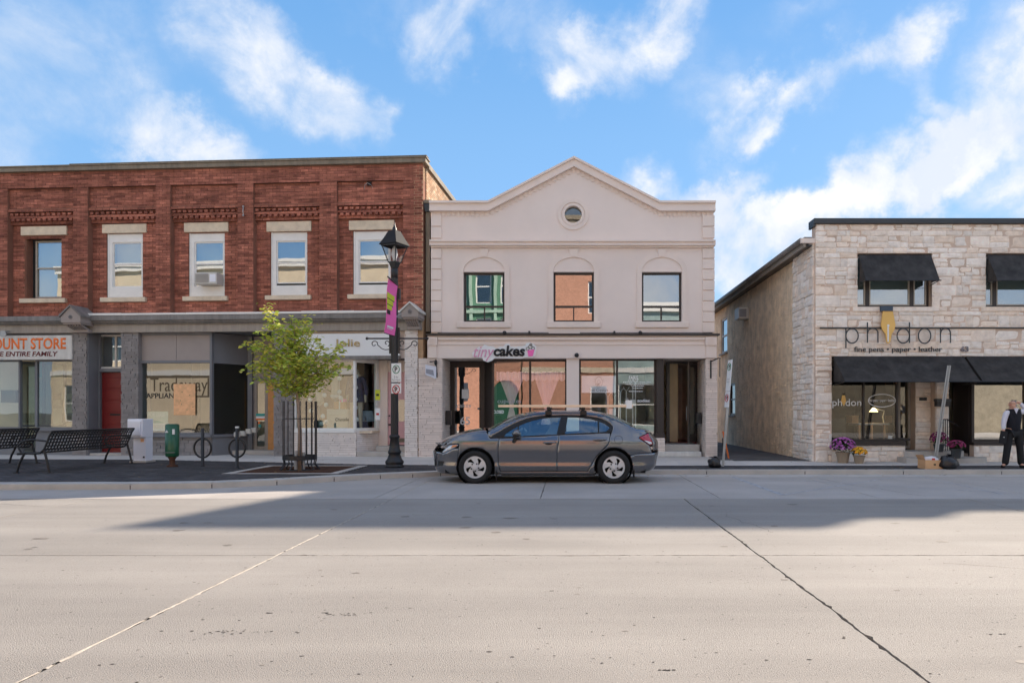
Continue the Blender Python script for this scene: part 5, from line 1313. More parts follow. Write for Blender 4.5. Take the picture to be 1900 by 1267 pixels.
# curved entrance steps
def halfstep(name, xa, xb, yf, yb_, z0, z1):
    pts = [(xa, yb_), (xa, yf + .05), (xa + .2, yf)] + [(xb - .5 + .5 * math.sin(R(t)), yb_ - (yb_ - yf) * math.cos(R(t))) for t in (0, 15, 30, 45, 60, 75, 90)]
    MB().plate(pts, z1, z0, ax='z').build(name, mt['kerb'], sb_, bevel=.012)
halfstep('entrance_step', S.x(1664), S.x(1842, -.3), -.55, .3, GZ, GZ + .13); halfstep('entrance_step', S.x(1676), S.x(1812, -.1), -.1, .95, GZ + .13, GZ + .27)
# print on the glass
def stext(body, x0, x1, y0, y1, d, mat, parent, **k):
    b = S.box(x0, x1, y0, y1, d, d); return text('lettering', body, (b[0], b[1], b[4], b[5]), d, mat, parent, ext=k.pop('ext', .002), **k)
stext('phidon', 1544.5, 1598, 740, 757, .155, mt['vinyl'], pw)
a = S.at(1636.5, 743, .15); c_, e_ = ring(a[0], a[1], 26 / 71.5, .02, 36, 12.5 / 71.5); MB().plate(c_, .15, .155, [e_]).build('oval_line', mt['vinyl'], pw, fix=False)
stext('fine pens \u2022 paper \u2022 leather', 1612, 1661, 740, 746.5, .153, mt['vinyl'], pw, bold=.01)
MB().plate(S.poly([(1563, 733), (1568, 733), (1570, 744), (1567, 752), (1565, 752), (1561, 744)], .14), .145, .153).build('nib_print', mt['goldnib'], pw, fix=False); B('nib_cap', mt['ink'], pw, S.box(1563, 1569, 730, 733, .145, .153))
# big thin letters on the wall: each a bent rod
sg2 = thing('shop_sign', 'thin dark wire letters with a large golden pen nib mounted on the stone wall', 'sign', (S.o.x, S.o.y, 0))
dd = -.10
def P_(px, py): a = S.at(px, py, dd); return (a[0], dd, a[1])
def circ(cx, cy, rx, ry, a0=0, a1=360, n=26): return [P_(cx + rx * math.cos(R(a0 + (a1 - a0) * i / n)), cy - ry * math.sin(R(a0 + (a1 - a0) * i / n))) for i in range(n + (0 if abs(a1 - a0) == 360 else 1))]
rw = .017; lm_ = mt['capdark']
MB().tube([P_(1569.5, 609), P_(1569.5, 646)], rw, 6).tube(circ(1581, 623, 11.5, 13.5), rw, 6, close=True).build('letter_p', lm_, sg2)
MB().tube([P_(1609.5, 598), P_(1609.5, 636)], rw, 6).tube([P_(1610, 619)] + circ(1619.5, 618, 9.5, 9, 175, 0, 12) + [P_(1629, 636)], rw, 6).build('letter_h', lm_, sg2)
MB().tube([P_(1687.5, 598), P_(1687.5, 636)], rw, 6).tube(circ(1676, 623, 11.5, 13.5), rw, 6, close=True).build('letter_d', lm_, sg2)
MB().tube(circ(1715.5, 623, 11.5, 14), rw, 6, close=True).build('letter_o', lm_, sg2)
MB().tube([P_(1745, 609), P_(1745, 636)], rw, 6).tube([P_(1745, 619)] + circ(1754.5, 618, 9, 9, 175, 0, 12) + [P_(1763.5, 636)], rw, 6).build('letter_n', lm_, sg2)
MB().plate(S.poly([(1638, 577), (1656, 577), (1661, 603), (1659, 612), (1654, 620), (1651, 636), (1648, 637.5), (1645, 636), (1643, 620), (1637, 612), (1634.5, 603)], -.12), -.14, -.10).build('pen_nib', mt['goldnib'], sg2, fix=False, bevel=.006)
B('nib_collar', M('slate_blue_metal', (.06, .09, .13), .5), sg2, S.box(1635, 1657, 568, 577, -.16, -.08)); B('nib_slit', mt['vinyl'], sg2, S.box(1646.8, 1649.2, 606, 634, -.15, -.14)); a = S.at(1648, 604, -.14); MB().lathe([(.03, 0), (.03, .01)], (a[0], -.15, a[1]), 12, 'y').build('nib_hole', mt['vinyl'], sg2)
b = S.box(1585, 1748, 643, 655.5, -.04, -.04); text('lettering', 'fine pens \u2022 paper \u2022 leather', (b[0], b[1], b[4], b[5]), -.03, mt['inkgrey'] if False else mt['capdark'], sg2, ext=.02)
o = thing('house_number', 'grey raised number 63 on the stone wall right of the wire sign', 'number sign', (S.o.x, S.o.y, 0)); b = S.box(1782.5, 1797, 642.5, 652.5, -.04, -.04); text('numerals', '63', (b[0], b[1], b[4], b[5]), -.03, mt['inkgrey'], o, ext=.02, bold=.02)
# desk, lamp, chair and things inside the pen shop window
ds = thing('desk', 'white topped desk with thin wooden legs inside the pen shop window', 'desk', (S.o.x, S.o.y, 0))
a = S.box(1593, 1652, 785, 788, 1.6, 2.3); B('desk_top', mt['palevinyl'], ds, a)
for px in (1594, 1617, 1641): q = S.x(px, 1.6); B('leg', mt['ply'], ds, (q, q + .05, 1.62, 1.67, GZ, a[4]))
dl_ = thing('desk_lamp', 'jointed white desk lamp with a lit shade on the desk in the pen shop', 'lamp', (S.o.x, S.o.y, 0))
pts = [S.at(1640, 785, 1.8), S.at(1638, 773, 1.8), S.at(1641, 762, 1.8), S.at(1625, 758, 1.8)]
MB().tube([(p[0], 1.8, p[1]) for p in pts], .018, 6).build('arm', mt['vinyl'], dl_); MB().lathe([(.03, .12), (.12, 0), (.11, 0), (.02, .11)], (S.x(1621, 1.8), 1.8, S.z(764, 1621, 1.8)), 14).build('shade', M('glowing_lamp_shade', (1, .72, .35), .6, emis=1.2), dl_)
o = B('chair_back', mt['black'], None, (-.25, .25, 0, .05, .45, .9), (-.25, .25, 0, .4, .42, .47), (-.25, -.21, .0, .04, .0, .45), (.21, .25, 0, .04, 0, .45), (-.25, -.21, .36, .4, .0, .42), (.21, .25, .36, .4, 0, .42)); o.location = (S.o.x + S.x(1555, 1.2), S.o.y + 1.3, .3); tag(o, 'black chair beside the desk inside the pen shop window', 'chair'); o.name = 'chair'
o = B('notice_card', mt['vinyl'], None, S.box(1648, 1656, 808, 816, .3, .31)); placed(o, S); tag(o, 'small white card propped in the bottom right corner of the pen shop window', 'card'); B('print', mt['palevinyl'], o, S.box(1649.5, 1654.5, 810, 814.5, .296, .3))
o = B('cardboard_carton', mt['cardboard'], None, S.box(1581, 1593, 772, 785, 1.7, 2.1)); placed(o, S); tag(o, 'plain carton standing on the left end of the desk in the pen shop', 'carton'); B('flap', mt['ply'], o, S.box(1580, 1594, 771, 772, 1.68, 2.12))
# door furniture on the inner wall
o = B('letterbox', mt['black'], None, (-.18, .18, -.14, 0, 0, .18), bevel=.012); o.location = (S.o.x + S.x(1747, .3), S.o.y + .33, S.z(754, 1747, .3)); tag(o, 'wide black letterbox on the stone between the two shop doors', 'letterbox'); B('lid', mt['capdark'], o, (-.19, .19, -.155, 0, .13, .2))
o = B('plaque', mt['capdark'], None, S.box(1706, 1720, 737, 743, .59, .61)); placed(o, S); tag(o, 'small dark plaque on the recessed stone wall', 'plaque'); B('plaque_rim', mt['black'], o, S.box(1707, 1719, 738, 742, .58, .59))
rl = thing('handrail', 'short black iron handrail on the entrance steps beside the dark red flowers', 'handrail', (S.o.x, S.o.y, 0))
for px in (1746, 1750, 1754, 1758): q = S.x(px, .2); MB().tube([(q, .2, GZ + .2), (q, .2, S.z(779, px, .2))], .012, 6).build('baluster', mt['black'], rl)
MB().tube([(S.x(1745, .2), .2, S.z(778, 1750, .2)), (S.x(1758, .2), .2, S.z(778, 1750, .2)), (S.x(1766, .2), -.1, S.z(790, 1750, .2))], .016, 6).build('top_rail', mt['black'], rl)
# air conditioner in the alley wall
o = thing('air_conditioner', 'cream window air conditioner jutting from the tan side wall over the alley', 'air conditioner', (S.o.x, S.o.y, 0)); B('casing', mt['ac'], o, (-.32, .2, sw[2][0] + .05, sw[2][1] - .05, sw[2][2] + .04, sw[2][3] - .04), bevel=.015); B('grille', mt['acgrille'], o, (-.30, -.05, sw[2][0] + .04, sw[2][0] + .05, sw[2][2] + .1, sw[2][3] - .1))
# air conditioner in the third brick building window
ab = BF.box(361, 402, 505, 527, -.1, .3); o = B('air_conditioner', mt['ac'], None, (ab[0], ab[1], -.10, .3, ab[4], ab[5]), bevel=.012); placed(o, BF); tag(o, 'cream air conditioner sticking out of the middle upper window of the brick building', 'air conditioner')
gr = MB()
for k in range(9): zz = ab[4] + .05 + k * (ab[5] - ab[4] - .1) / 8; gr.box(ab[0] + .03, ab[0] + .42, -.115, -.1, zz - .006, zz + .006)
gr.build('grille', mt['acgrille'], o, fix=False); B('outlet', mt['palevinyl'], o, (ab[0] + .46, ab[1] - .03, -.108, -.1, ab[4] + .06, ab[5] - .06))
# iron anchor and old lamp fixture on the brick wall
o = thing('wall_anchor', 'small iron anchor bolted to the brick pilaster between the windows', 'iron anchor', tuple(bb.location), BF.rz); a = BF.at(452, 392, -.04); MB().tube([(a[0], -.05, a[1] - .12), (a[0], -.08, a[1]), (a[0], -.05, a[1] + .12)], .014, 6).build('rod', mt['steel'], o); MB().sphere((a[0], -.06, a[1] - .13), .03, 8, 6).sphere((a[0], -.06, a[1] + .13), .03, 8, 6).build('plate', mt['steel'], o)
o = thing('old_fixture', 'bent wires of an old light fixture under the brick parapet', 'fixture', tuple(bb.location), BF.rz); a = BF.at(685, 346, .05); MB().tube([(a[0] - .12, 0, a[1] - .1), (a[0] - .08, -.08, a[1]), (a[0], -.1, a[1] + .05), (a[0] + .1, -.06, a[1]), (a[0] + .12, 0, a[1] - .06)], .007, 5).build('wire', mt['steel'], o); B('mount', mt['blackmatt'], o, (a[0] - .05, a[0] + .07, .02, .07, a[1] + .02, a[1] + .12))
# shop signs on the brick building
b = BF.box(-190, 133, 621, 668, -.10, -.03); b = (b[0], BF.x(133, -.10), b[2], b[3], BF.z(667, 100, -.1), BF.z(622, 100, -.1))
o = B('shop_sign', mt['whitew'], None, b, bevel=.006); placed(o, BF); tag(o, 'long white discount store sign with orange capitals and smaller maroon letters below', 'sign')
q0, q1 = BF.x(-60, -.11), BF.x(122, -.11); text('lettering', 'DISCOUNT STORE', (q0, q1, BF.z(648, 60, -.1), BF.z(627, 60, -.1)), -.10, mt['orange'], o, ext=.006, bold=.025)
text('lettering', 'FOR THE ENTIRE FAMILY', (BF.x(-50, -.11), BF.x(107, -.11), BF.z(661, 60, -.1), BF.z(652, 60, -.1)), -.10, mt['inkred'], o, ext=.005, bold=.02, shear=.15)
b = (BF.x(548, -.05), BF.x(741, -.05), -.05, .02, BF.z(660, 640, -.05), BF.z(619, 640, -.05)); o = B('shop_sign', mt['vinyl'], None, b); placed(o, BF); tag(o, 'white lingerie shop sign with gold serif lettering, half hidden by the young tree', 'sign')
text('lettering', 'Jolie', (BF.x(620, -.1), BF.x(667, -.1), BF.z(647, 640, -.1), BF.z(629, 640, -.1)), -.06, mt['gold'], o, ext=.02, bold=.003)
B('sign_rail', mt['gutter'], bb, (BF.x(547), BF.x(742), -.08, .1, b[4] - .1, b[4] - .004))
text('lettering', 'Lingerie & Sleepwear', (BF.x(575, .04), BF.x(651, .04), BF.z(684, 640, .04), BF.z(677, 640, .04)), .045, mt['gold'], jw, ext=.002, bold=.02)
text('lettering', 'Chantelle', (BF.x(622, .04), BF.x(647, .04), BF.z(781, 640, .04), BF.z(775, 640, .04)), .045, mt['inkbrown'], jw, ext=.002)
# spotlight beside the discount sign
o = thing('spotlight', 'small silver floodlight over the discount store sign', 'light', tuple(bb.location), BF.rz); a = BF.at(5, 616, -.3); MB().lathe([(.03, .12), (.09, .04), (.10, 0)], (a[0], -.3, a[1] - .05), 14, 'y').build('shade', mt['steel'], o); MB().tube([(a[0], -.25, a[1]), (a[0], .0, a[1] + .08)], .015, 6).build('arm', mt['steel'], o)
# ---------------------------------------------------------------- across the street (behind the camera, seen in the glass) and the tower that shades the road
def far_building(name, label, x0, x1, H, mat, wins_, frame, trimm, gm=None, dep=10, Y=-6.4):
    o = thing(name, label, 'building', ((x0 + x1) / 2, Y, 0)); w = (x1 - x0) / 2
    m = MB(); hl = [rect(a - x0 - w, b - x0 - w, c, d) for a, b, c, d in wins_]
    m.plate(rect(-w, w, -.1, H), 0, -.3, hl); m.build('wall', mat, o)
    B('body', mt['room'], o, (-w, w, -dep, -1.2, -.1, H - .3))
    B('cornice', trimm, o, (-w - .0, w, -.3, .28, H - .55, H - .25), (-w, w, -.3, .4, H - .25, H), (-w, w, -.3, .12, 4.05, 4.4))
    for (a, b, c, d) in wins_:
        a -= x0 + w; b -= x0 + w; f = MB().plate(rect(a, b, c, d), -.12, -.2, [rect(a + .08, b - .08, c + .08, (c + d) / 2 - .04), rect(a + .08, b - .08, (c + d) / 2 + .04, d - .08)])
        q = f.build('window', frame, o); B('pane', gm or mt['glassd'], q, (a + .08, b - .08, -.17, -.16, c + .08, d - .08))
    return o
def grid(x0, x1, n, w, rows):
    out = []
    for (c, d) in rows:
        for i in range(n): xm = x0 + (x1 - x0) * (i + .5) / n; out.append((xm - w / 2, xm + w / 2, c, d))
    return out
redb = M('sunlit_red_brick', (.60, .31, .21), .9, var=.15, vs=6, bump=.2); grn = M('green_facade_paint', (.12, .26, .18), .7, var=.1); crm = M('cream_facade_paint', (.72, .60, .44), .85, var=.08); gls = M('pale_green_cladding', (.34, .44, .43), .5, var=.2); dgreen = M('deep_green_trim', (.03, .13, .08), .5); gstone = M('buff_stone_facade', (.36, .31, .23), .9, var=.2, vs=4)
far_building('cream_building', 'cream painted building across the street', -42, -15, 12.2, crm, grid(-42, -15, 9, 1.3, [(5.2, 7.4), (8.3, 10.4)]) + [(-41, -37.5, .7, 3.4), (-16.6, -15.6, .3, 2.6)], mt['white'], mt['white'])
gb2 = far_building('green_building', 'green fronted building with pale trim over a brick ground floor across the street', -14.9, -3.2, 12.4, grn, grid(-14.9, -3.2, 7, 1.05, [(5.4, 7.7), (8.7, 11.0)]) + [(-14.2, -11.2, .6, 3.4)], mt['white'], (pgt := M('pale_green_trim', (.40, .55, .44), .6)))
for k in range(8): B('pilaster', pgt, gb2, (-5.8 + k * 1.64, -5.6 + k * 1.64, .02, .2, 5.0, 11.8)); B('bracket', pgt, gb2, (-5.85 + k * 1.64, -5.55 + k * 1.64, .2, .45, 11.2, 11.8))
B('frieze', pgt, gb2, (-5.85, 5.85, .02, .3, 10.9, 11.2), (-5.85, 5.85, .02, .25, 8.0, 8.2), (-5.85, 5.85, .02, .35, 4.9, 5.15))
MB().plate(rect(-2.0, 5.85, 0, 5.0), .02, .16, [[(3.9, .1), (5.7, .1)] + arc(4.8, 2.6, .9, 0, 180, 14)]).build('brick_ground_floor', redb, gb2, fix=False)
B('arched_door', dgreen, gb2, (3.8, 5.8, .0, .03, .1, 3.6))
fb = far_building('red_brick_building', 'sunlit red brick building across the street', -3.1, 3.0, 14.5, redb, [(-2.2, -1.2, 8.0, 10.2), (1.3, 2.2, 5.0, 7.0), (1.3, 2.2, 8.0, 10.2), (1.5, 2.6, .5, 3.2)], mt['white'], mt['lime'])
far_building('low_pale_building', 'low pale green clad building across the street', 3.1, 12.5, 8.7, gls, grid(3.1, 12.5, 5, 1.4, [(5.0, 7.2)]) + grid(3.1, 12.5, 3, 2.6, [(.5, 3.3)]), mt['white'], mt['white'])
far_building('buff_stone_building', 'low buff stone building across the street', 12.6, 34, 6.6, gstone, [(13.2, 14.4, .7, 3.0), (22.5, 24.5, .7, 3.2), (29, 33, .7, 3.2)], mt['white'], crm)
# tower and its lower wing, out of frame beyond the stone building; they throw the long shadow across the road
tw = thing('apartment_tower', 'tall grey apartment tower standing far beyond the stone building', 'tower', (44.5, 52.9, 0))
MB().plate([(-4.2, 0), (4.3, 0), (4.3, 14), (3, 14), (-3, 4.3)], 44, 0, ax='z').build('tower_wall', mt['taupe'], tw)
B('tower_wing', mt['taupe'], tw, (4.31, 5.6, .3, 16, 0, 43.55), (5.61, 7.0, .3, 16, 0, 42.9), (7.01, 7.9, .3, 16, 0, 42.3), (7.91, 30, .3, 16, 0, 42.75))
for k in range(14):
    for i in range(4): B('window', mt['glass'], tw, (-3.6 + i * 1.95, -2.5 + i * 1.95, -.02, .0, 1.5 + k * 3, 3.2 + k * 3))

# ---------------------------------------------------------------- lamp post with banner and brackets
LX, LY = -4.04, 15.85
lp_ = thing('street_lamp', 'tall black fluted street lamp with a four sided lantern standing on the dark paving', 'street lamp', (LX, LY, GZ))
MB().lathe([(.215, 0), (.215, .04), (.19, .06), (.21, .10), (.21, .14), (.17, .19), (.13, .30), (.15, .33), (.15, .37), (.125, .42), (.10, .66), (.12, .69), (.12, .73), (.085, .76)], n=20).build('base', mt['black'], lp_, smooth=True)
m = MB(); n = 24; vs = []
for j, z in enumerate((.74, 1.6, 3.1, 4.4)):
    r = .088 - .004 * j
    for k in range(n): rr_ = r * (1 if k % 2 else .9); vs.append((rr_ * math.cos(2 * math.pi * k / n), rr_ * math.sin(2 * math.pi * k / n), z))
m.add(vs, [(j * n + k, j * n + (k + 1) % n, (j + 1) * n + (k + 1) % n, (j + 1) * n + k) for j in range(3) for k in range(n)]); m.build('pole', mt['black'], lp_)
zL = CH + (HY - 500) * LY / F - GZ; zT = CH + (HY - 420) * LY / F - GZ; sL = (zT - zL) / 80
m = MB().lathe([(.075, 4.38), (.08, zL), (.06, zL + .02)], n=16); q = .29; m2 = MB()
def rot4(r, z): return [(r * math.cos(R(a)), r * math.sin(R(a)), z) for a in (20, 110, 200, 290)]
zb, zg2, zr, zp = zL + .02, zL + .16, zL + 44 * sL, zL + 68 * sL
cup = MB(); cup.add(rot4(.08, zb) + rot4(.14, zg2), [(k, (k + 1) % 4, 4 + (k + 1) % 4, 4 + k) for k in range(4)] + [(3, 2, 1, 0), (4, 5, 6, 7)]); cup.build('lantern_cup', mt['black'], lp_, bevel=.008)
m.build('collar', mt['black'], lp_, smooth=True)
fr = MB(); a_, b_ = rot4(.14, zg2), rot4(.29, zr)
for k in range(4): fr.bar(a_[k], b_[k], .022); fr.bar(b_[k], b_[(k + 1) % 4], .04, .05); fr.bar(a_[k], a_[(k + 1) % 4], .02)
fr.build('lantern_frame', mt['black'], lp_)
gg = MB(); a_, b_ = rot4(.13, zg2), rot4(.275, zr); gg.add(a_ + b_, [(k, (k + 1) % 4, 4 + (k + 1) % 4, 4 + k) for k in range(4)]); gg.build('lantern_glass', mt['lampglass'], lp_)
rf = MB(); vs = []; lv = [(.35, zr + .0), (.35, zr + .02), (.25, zr + .16), (.14, zr + .34), (.09, zp), (.06, zp + .02)]
for r, z in lv: vs += rot4(r, z)
rf.add(vs, [(j * 4 + k, j * 4 + (k + 1) % 4, (j + 1) * 4 + (k + 1) % 4, (j + 1) * 4 + k) for j in range(len(lv) - 1) for k in range(4)] + [(3, 2, 1, 0)]); rf.build('lantern_roof', mt['blackmatt'], lp_, bevel=.006)
MB().lathe([(.06, zp), (.075, zp + .04), (.05, zp + .07), (.05, zp + .10), (.03, zp + .13), (.012, zp + .22), (.0, zp + .25)], n=12).build('finial', mt['black'], lp_, smooth=True)
MB().lathe([(.04, zg2), (.04, zg2 + .08), (.075, zg2 + .18), (.06, zg2 + .3), (.02, zg2 + .38), (0, zg2 + .39)], n=14).build('bulb_globe', mt['vinyl'], lp_, smooth=True)
zc_ = CH + (HY - 628) * LY / F - GZ
m = MB().tube([(-.62, 0, zc_), (.74, 0, zc_)], .018, 8).sphere((-.64, 0, zc_), .035, 8, 6).sphere((.76, 0, zc_), .035, 8, 6)
for s_ in (-1, 1):
    m.box(s_ * .10 - .02, s_ * .10 + .02, -.03, .03, zc_ - .35, zc_ + .25)
    def spir(cx, cz, r0, r1, a0, a1, n=16): return [(s_ * (cx + (r0 + (r1 - r0) * i / n) * math.cos(R(a0 + (a1 - a0) * i / n))), 0, cz + (r0 + (r1 - r0) * i / n) * math.sin(R(a0 + (a1 - a0) * i / n))) for i in range(n + 1)]
    m.tube([(s_ * .11, 0, zc_ - .25)] + [(s_ * .22, 0, zc_ - .26), (s_ * .30, 0, zc_ - .23), (s_ * .40, 0, zc_ - .14)] + spir(.47, zc_ - .13, .08, .025, 160, -160), .011, 6)
    m.tube(spir(.18, zc_ - .11, .075, .02, 250, -90), .011, 6)
m.build('cross_bracket', mt['black'], lp_)
MB().box(-.02, .05, -.16, -.08, 4.0 - .42, 4.0 - .1).box(.07, .14, -.08, .02, zc_ + .9, zc_ + 1.15).build('junction_box', mt['black'], lp_)
# banner: hangs on two short arms turned towards the road
bn = thing('banner', 'pink street banner with yellow block print hanging from the lamp post', 'banner', (LX, LY, GZ))
def WL(px, py, Y): p = W(px, py, Y); return (p.x - LX, p.y - LY, p.z - GZ)
tl, tr = WL(721, 517, 15.3), WL(738, 531, 15.75); bl_, br_ = WL(713, 617, 15.3), WL(732, 623, 15.75)
MB().tube([WL(719.5, 513.5, 15.2), WL(739, 531, 15.8)], .017, 6).build('top_arm', mt['black'], bn); MB().tube([WL(713, 617.5, 15.3), WL(733, 624, 15.8)], .010, 6).build('bottom_arm', mt['black'], bn)
MB().tube([WL(733, 588, 15.75), WL(745, 582, 15.85)], .008, 5).tube([WL(733, 588, 15.75), WL(745, 590, 15.85)], .008, 5).build('tie', mt['steel'], bn)
def quad(nm, mat, c00, c10, c01, c11, u0, u1, v0, v1, off=0, shr=0):
    V = lambda u, v: (Vector(c00) * (1 - u) + Vector(c10) * u) * (1 - v) + (Vector(c01) * (1 - u) + Vector(c11) * u) * v
    nrm = (Vector(c10) - Vector(c00)).cross(Vector(c01) - Vector(c00)).normalized(); nrm = -nrm if nrm.y > 0 else nrm
    m = MB(); n = 5; pts = []
    for j in range(n + 1):
        v = v0 + (v1 - v0) * j / n
        for u in (u0 + shr * (v - v0), u1): pts.append(V(u, v) + nrm * (off + .02 * math.sin(v * 6)))
    m.add(pts, [(2 * j, 2 * j + 1, 2 * j + 3, 2 * j + 2) for j in range(n)]); o = m.build(nm, mat, bn, fix=False)
    if off == 0: md = o.modifiers.new('s', 'SOLIDIFY'); md.thickness = .006; md.offset = 0
    return o
bnr = (bl_, br_, tl, tr)
quad('cloth', mt['pink'], *bnr, 0, 1, 0, 1)
for k, (va, vb) in enumerate(((.66, .76), (.55, .645), (.45, .535))): quad('yellow_block', mt['yellow'], *bnr, .02, .80 - k * .14, va, vb, .008)
quad('black_print', mt['ink'], *bnr, .02, .8, .645, .66, .008); quad('black_print', mt['ink'], *bnr, .02, .62, .535, .55, .008); quad('black_print', mt['ink'], *bnr, .02, .35, .36, .44, .008, shr=0)
quad('white_print', mt['vinyl'], *bnr, .15, .75, .115, .15, .008); quad('white_print', mt['vinyl'], *bnr, .15, .65, .09, .1, .008)
# parking signs on the post
def psign(name, label, py0, py1, kind):
    o = thing(name, label, 'sign', (LX, LY, 0), R(-22)); x = .0; w = .13
    z0, z1 = CH + (HY - py1) * LY / F, CH + (HY - py0) * LY / F
    B('plate', mt['vinyl'], o, (.0, .27, -.125, -.115, z0 + .01, z1 - .01), bevel=.003); xm = .135
    MB().tube([(.06, -.11, (z0 + z1) / 2), (.0, .0, (z0 + z1) / 2)], .01, 5).build('bracket', mt['steel'], o)
    if kind == 'P':
        zc_ = z1 - .15; c_, e_ = ring(xm, zc_, .10, .018, 28); MB().plate(c_, -.128, -.1255, [e_]).build('green_ring', mt['printgreen'], o, fix=False)
        text('lettering', 'P', (xm - .04, xm + .04, zc_ - .06, zc_ + .06), -.1255, mt['ink'], o, ext=.002, bold=.03)
        text('lettering', '2 hr', (xm - .06, xm + .06, zc_ - .20, zc_ - .15), -.1255, mt['inkgrey'], o, ext=.002)
        text('lettering', '9am-6pm', (xm - .11, xm + .11, zc_ - .27, zc_ - .22), -.1255, mt['inkgrey'], o, ext=.002); text('lettering', 'Mon-Sat', (xm - .08, xm + .04, zc_ - .33, zc_ - .30), -.1255, mt['inkgrey'], o, ext=.002)
        MB().plate([(xm + .07, zc_ - .34), (xm + .11, zc_ - .315), (xm + .07, zc_ - .29)], -.128, -.1255).build('arrow', mt['ink'], o)
    else:
        zc_ = z1 - .155; text('lettering', 'P', (xm - .04, xm + .04, zc_ - .06, zc_ + .06), -.1255, mt['ink'], o, ext=.002, bold=.03)
        c_, e_ = ring(xm, zc_, .105, .02, 28); MB().plate(c_, -.130, -.1275, [e_]).bar((xm - .07, -.129, zc_ + .07), (xm + .07, -.129, zc_ - .07), .022, .003).build('red_ring', mt['printred'], o)
        MB().plate([(xm - .07, z0 + .05), (xm - .11, z0 + .075), (xm - .07, z0 + .10)], -.128, -.1255).build('arrow', mt['ink'], o)
psign('parking_sign', 'white parking sign with a green ring round the P, upper one on the street lamp', 674, 710, 'P')
psign('parking_sign', 'white no parking sign with a red crossed ring, lower one on the street lamp', 710.5, 731, 'N')

# ---------------------------------------------------------------- benches (they stand end-on to the street, backs to the right)
def bench(loc, label):
    o = thing('park_bench', label, 'bench', loc, 0, 'black metal benches')
    L_ = 2.7; prof = [(-.60, .40), (-.45, .42), (-.28, .40), (-.12, .42), (-.04, .50), (.02, .64), (.07, .78), (.13, .87)]   # x (back is +), z
    def pr(t):
        f = t * (len(prof) - 1); i = min(int(f), len(prof) - 2); f -= i; return (prof[i][0] + (prof[i + 1][0] - prof[i][0]) * f, prof[i][1] + (prof[i + 1][1] - prof[i][1]) * f)
    for nm, t0, t1 in (('seat', 0, .53), ('backrest', .56, 1)):
        ns = 30; nr = 6; m = MB()
        for i in range(ns + 1):
            y = L_ * i / ns
            k = 5
            for q in range(k):
                a, b = pr(t0 + (t1 - t0) * q / k), pr(t0 + (t1 - t0) * (q + 1) / k)
                m.bar((a[0], y, a[1]), (b[0], y, b[1]), (.034 if nm == 'seat' else .040), .006)
        for j in range(nr + 1):
            p = pr(t0 + (t1 - t0) * j / nr); m.box(p[0] - .004, p[0] + .004, 0, L_, p[1] - .014, p[1] + .014) if nm == 'backrest' else m.box(p[0] - .022, p[0] + .022, 0, L_, p[1] - .005, p[1] + .005)
        m.build(nm, mt['black'], o, fix=False)
    MB().tube([(.13, 0, .87), (.13, L_, .87)], .022, 8).tube([(-.60, 0, .39), (-.60, L_, .39)], .02, 8).build('rim', mt['black'], o)
    for y in (.0, L_):
        MB().tube([(x, y, z) for x, z in prof], .022, 8).build('end_frame', mt['black'], o)
        MB().tube([(-.52, y, .42), (-.60, y, .56), (-.50, y, .66), (-.30, y, .70), (-.10, y, .68), (.04, y, .66)], .02, 8).build('armrest', mt['black'], o)
        MB().tube([(-.45, y, .42), (-.56, y, .2), (-.62, y, .0)], .024, 8).box(-.68, -.58, y - .03, y + .03, 0, .012).build('leg', mt['black'], o)
        MB().tube([(-.04, y, .48), (.02, y, .25), (.08, y, .0)], .024, 8).box(.04, .15, y - .03, y + .03, 0, .012).build('leg', mt['black'], o)
    return o
bench((-10.98, 14.35, GZ), 'black metal lattice bench nearest the camera, its curved back turned to the red door')
bench((-13.35, 14.35, GZ), 'black metal lattice bench cut by the left edge of the photo')
# utility cabinet
o = thing('utility_cabinet', 'pale grey metal utility cabinet beside the right end of the bench', 'utility cabinet', (0, 0, 0)); Yc = 17.3
a, b = W(246, 858, Yc), W(270, 777, Yc); zt2 = b.z; zm2 = W(0, 811, Yc).z
B('body', mt['palevinyl'], o, (a.x + .02, b.x, Yc, Yc + .3, GZ + .04, zm2)); B('hood', mt['palevinyl'], o, (a.x - .06, b.x - .0, Yc - .12, Yc + .32, zm2, zt2), bevel=.015); B('plinth', mt['kerb'], o, (a.x - .04, b.x + .05, Yc - .08, Yc + .35, GZ, GZ + .05), bevel=.01); B('label_plate', mt['ply'], o, (b.x - .12, b.x - .04, Yc - .01, Yc, zm2 - .12, zm2 - .04)); B('lock', mt['ink'], o, (b.x - .06, b.x - .02, Yc - .015, Yc, GZ + .12, GZ + .16)); B('hood_slope', mt['palevinyl'], o, (a.x - .02, b.x - .04, Yc - .16, Yc - .12, zm2 + .06, zt2 - .06))
# green dispenser box on a short post
Yg = 16.0; p = W(319.5, 865, Yg); o = thing('dispenser_post', 'dark green rounded dispenser box on a short post between cabinet and bike rings', 'dispenser', (p.x, Yg, GZ)); s_ = Yg / F
MB().lathe([(.0, 1.0), (.13, 1.0), (.155, .97), (.155, .97 - .0), (.155, .28), (.14, .24), (.08, .22)][::-1], n=20, sy=.8).build('cabinet', mt['green'], o, smooth=True, bevel=.0)
MB().lathe([(.12, 0), (.12, .03), (.06, .06), (.06, .16), (.1, .23)], n=12).build('post', mt['rust'], o, smooth=True); MB().plate([(-.09, .80), (-.02, .80), (-.055, .86)], -.135, -.12).build('emblem', mt['vinyl'], o); B('coin_plate', mt['vinyl'], o, (.07, .12, -.12, -.10, .76, .88)); B('seam_band', mt['greyblue'], o, (-.13, .13, -.128, -.11, .33, .345))
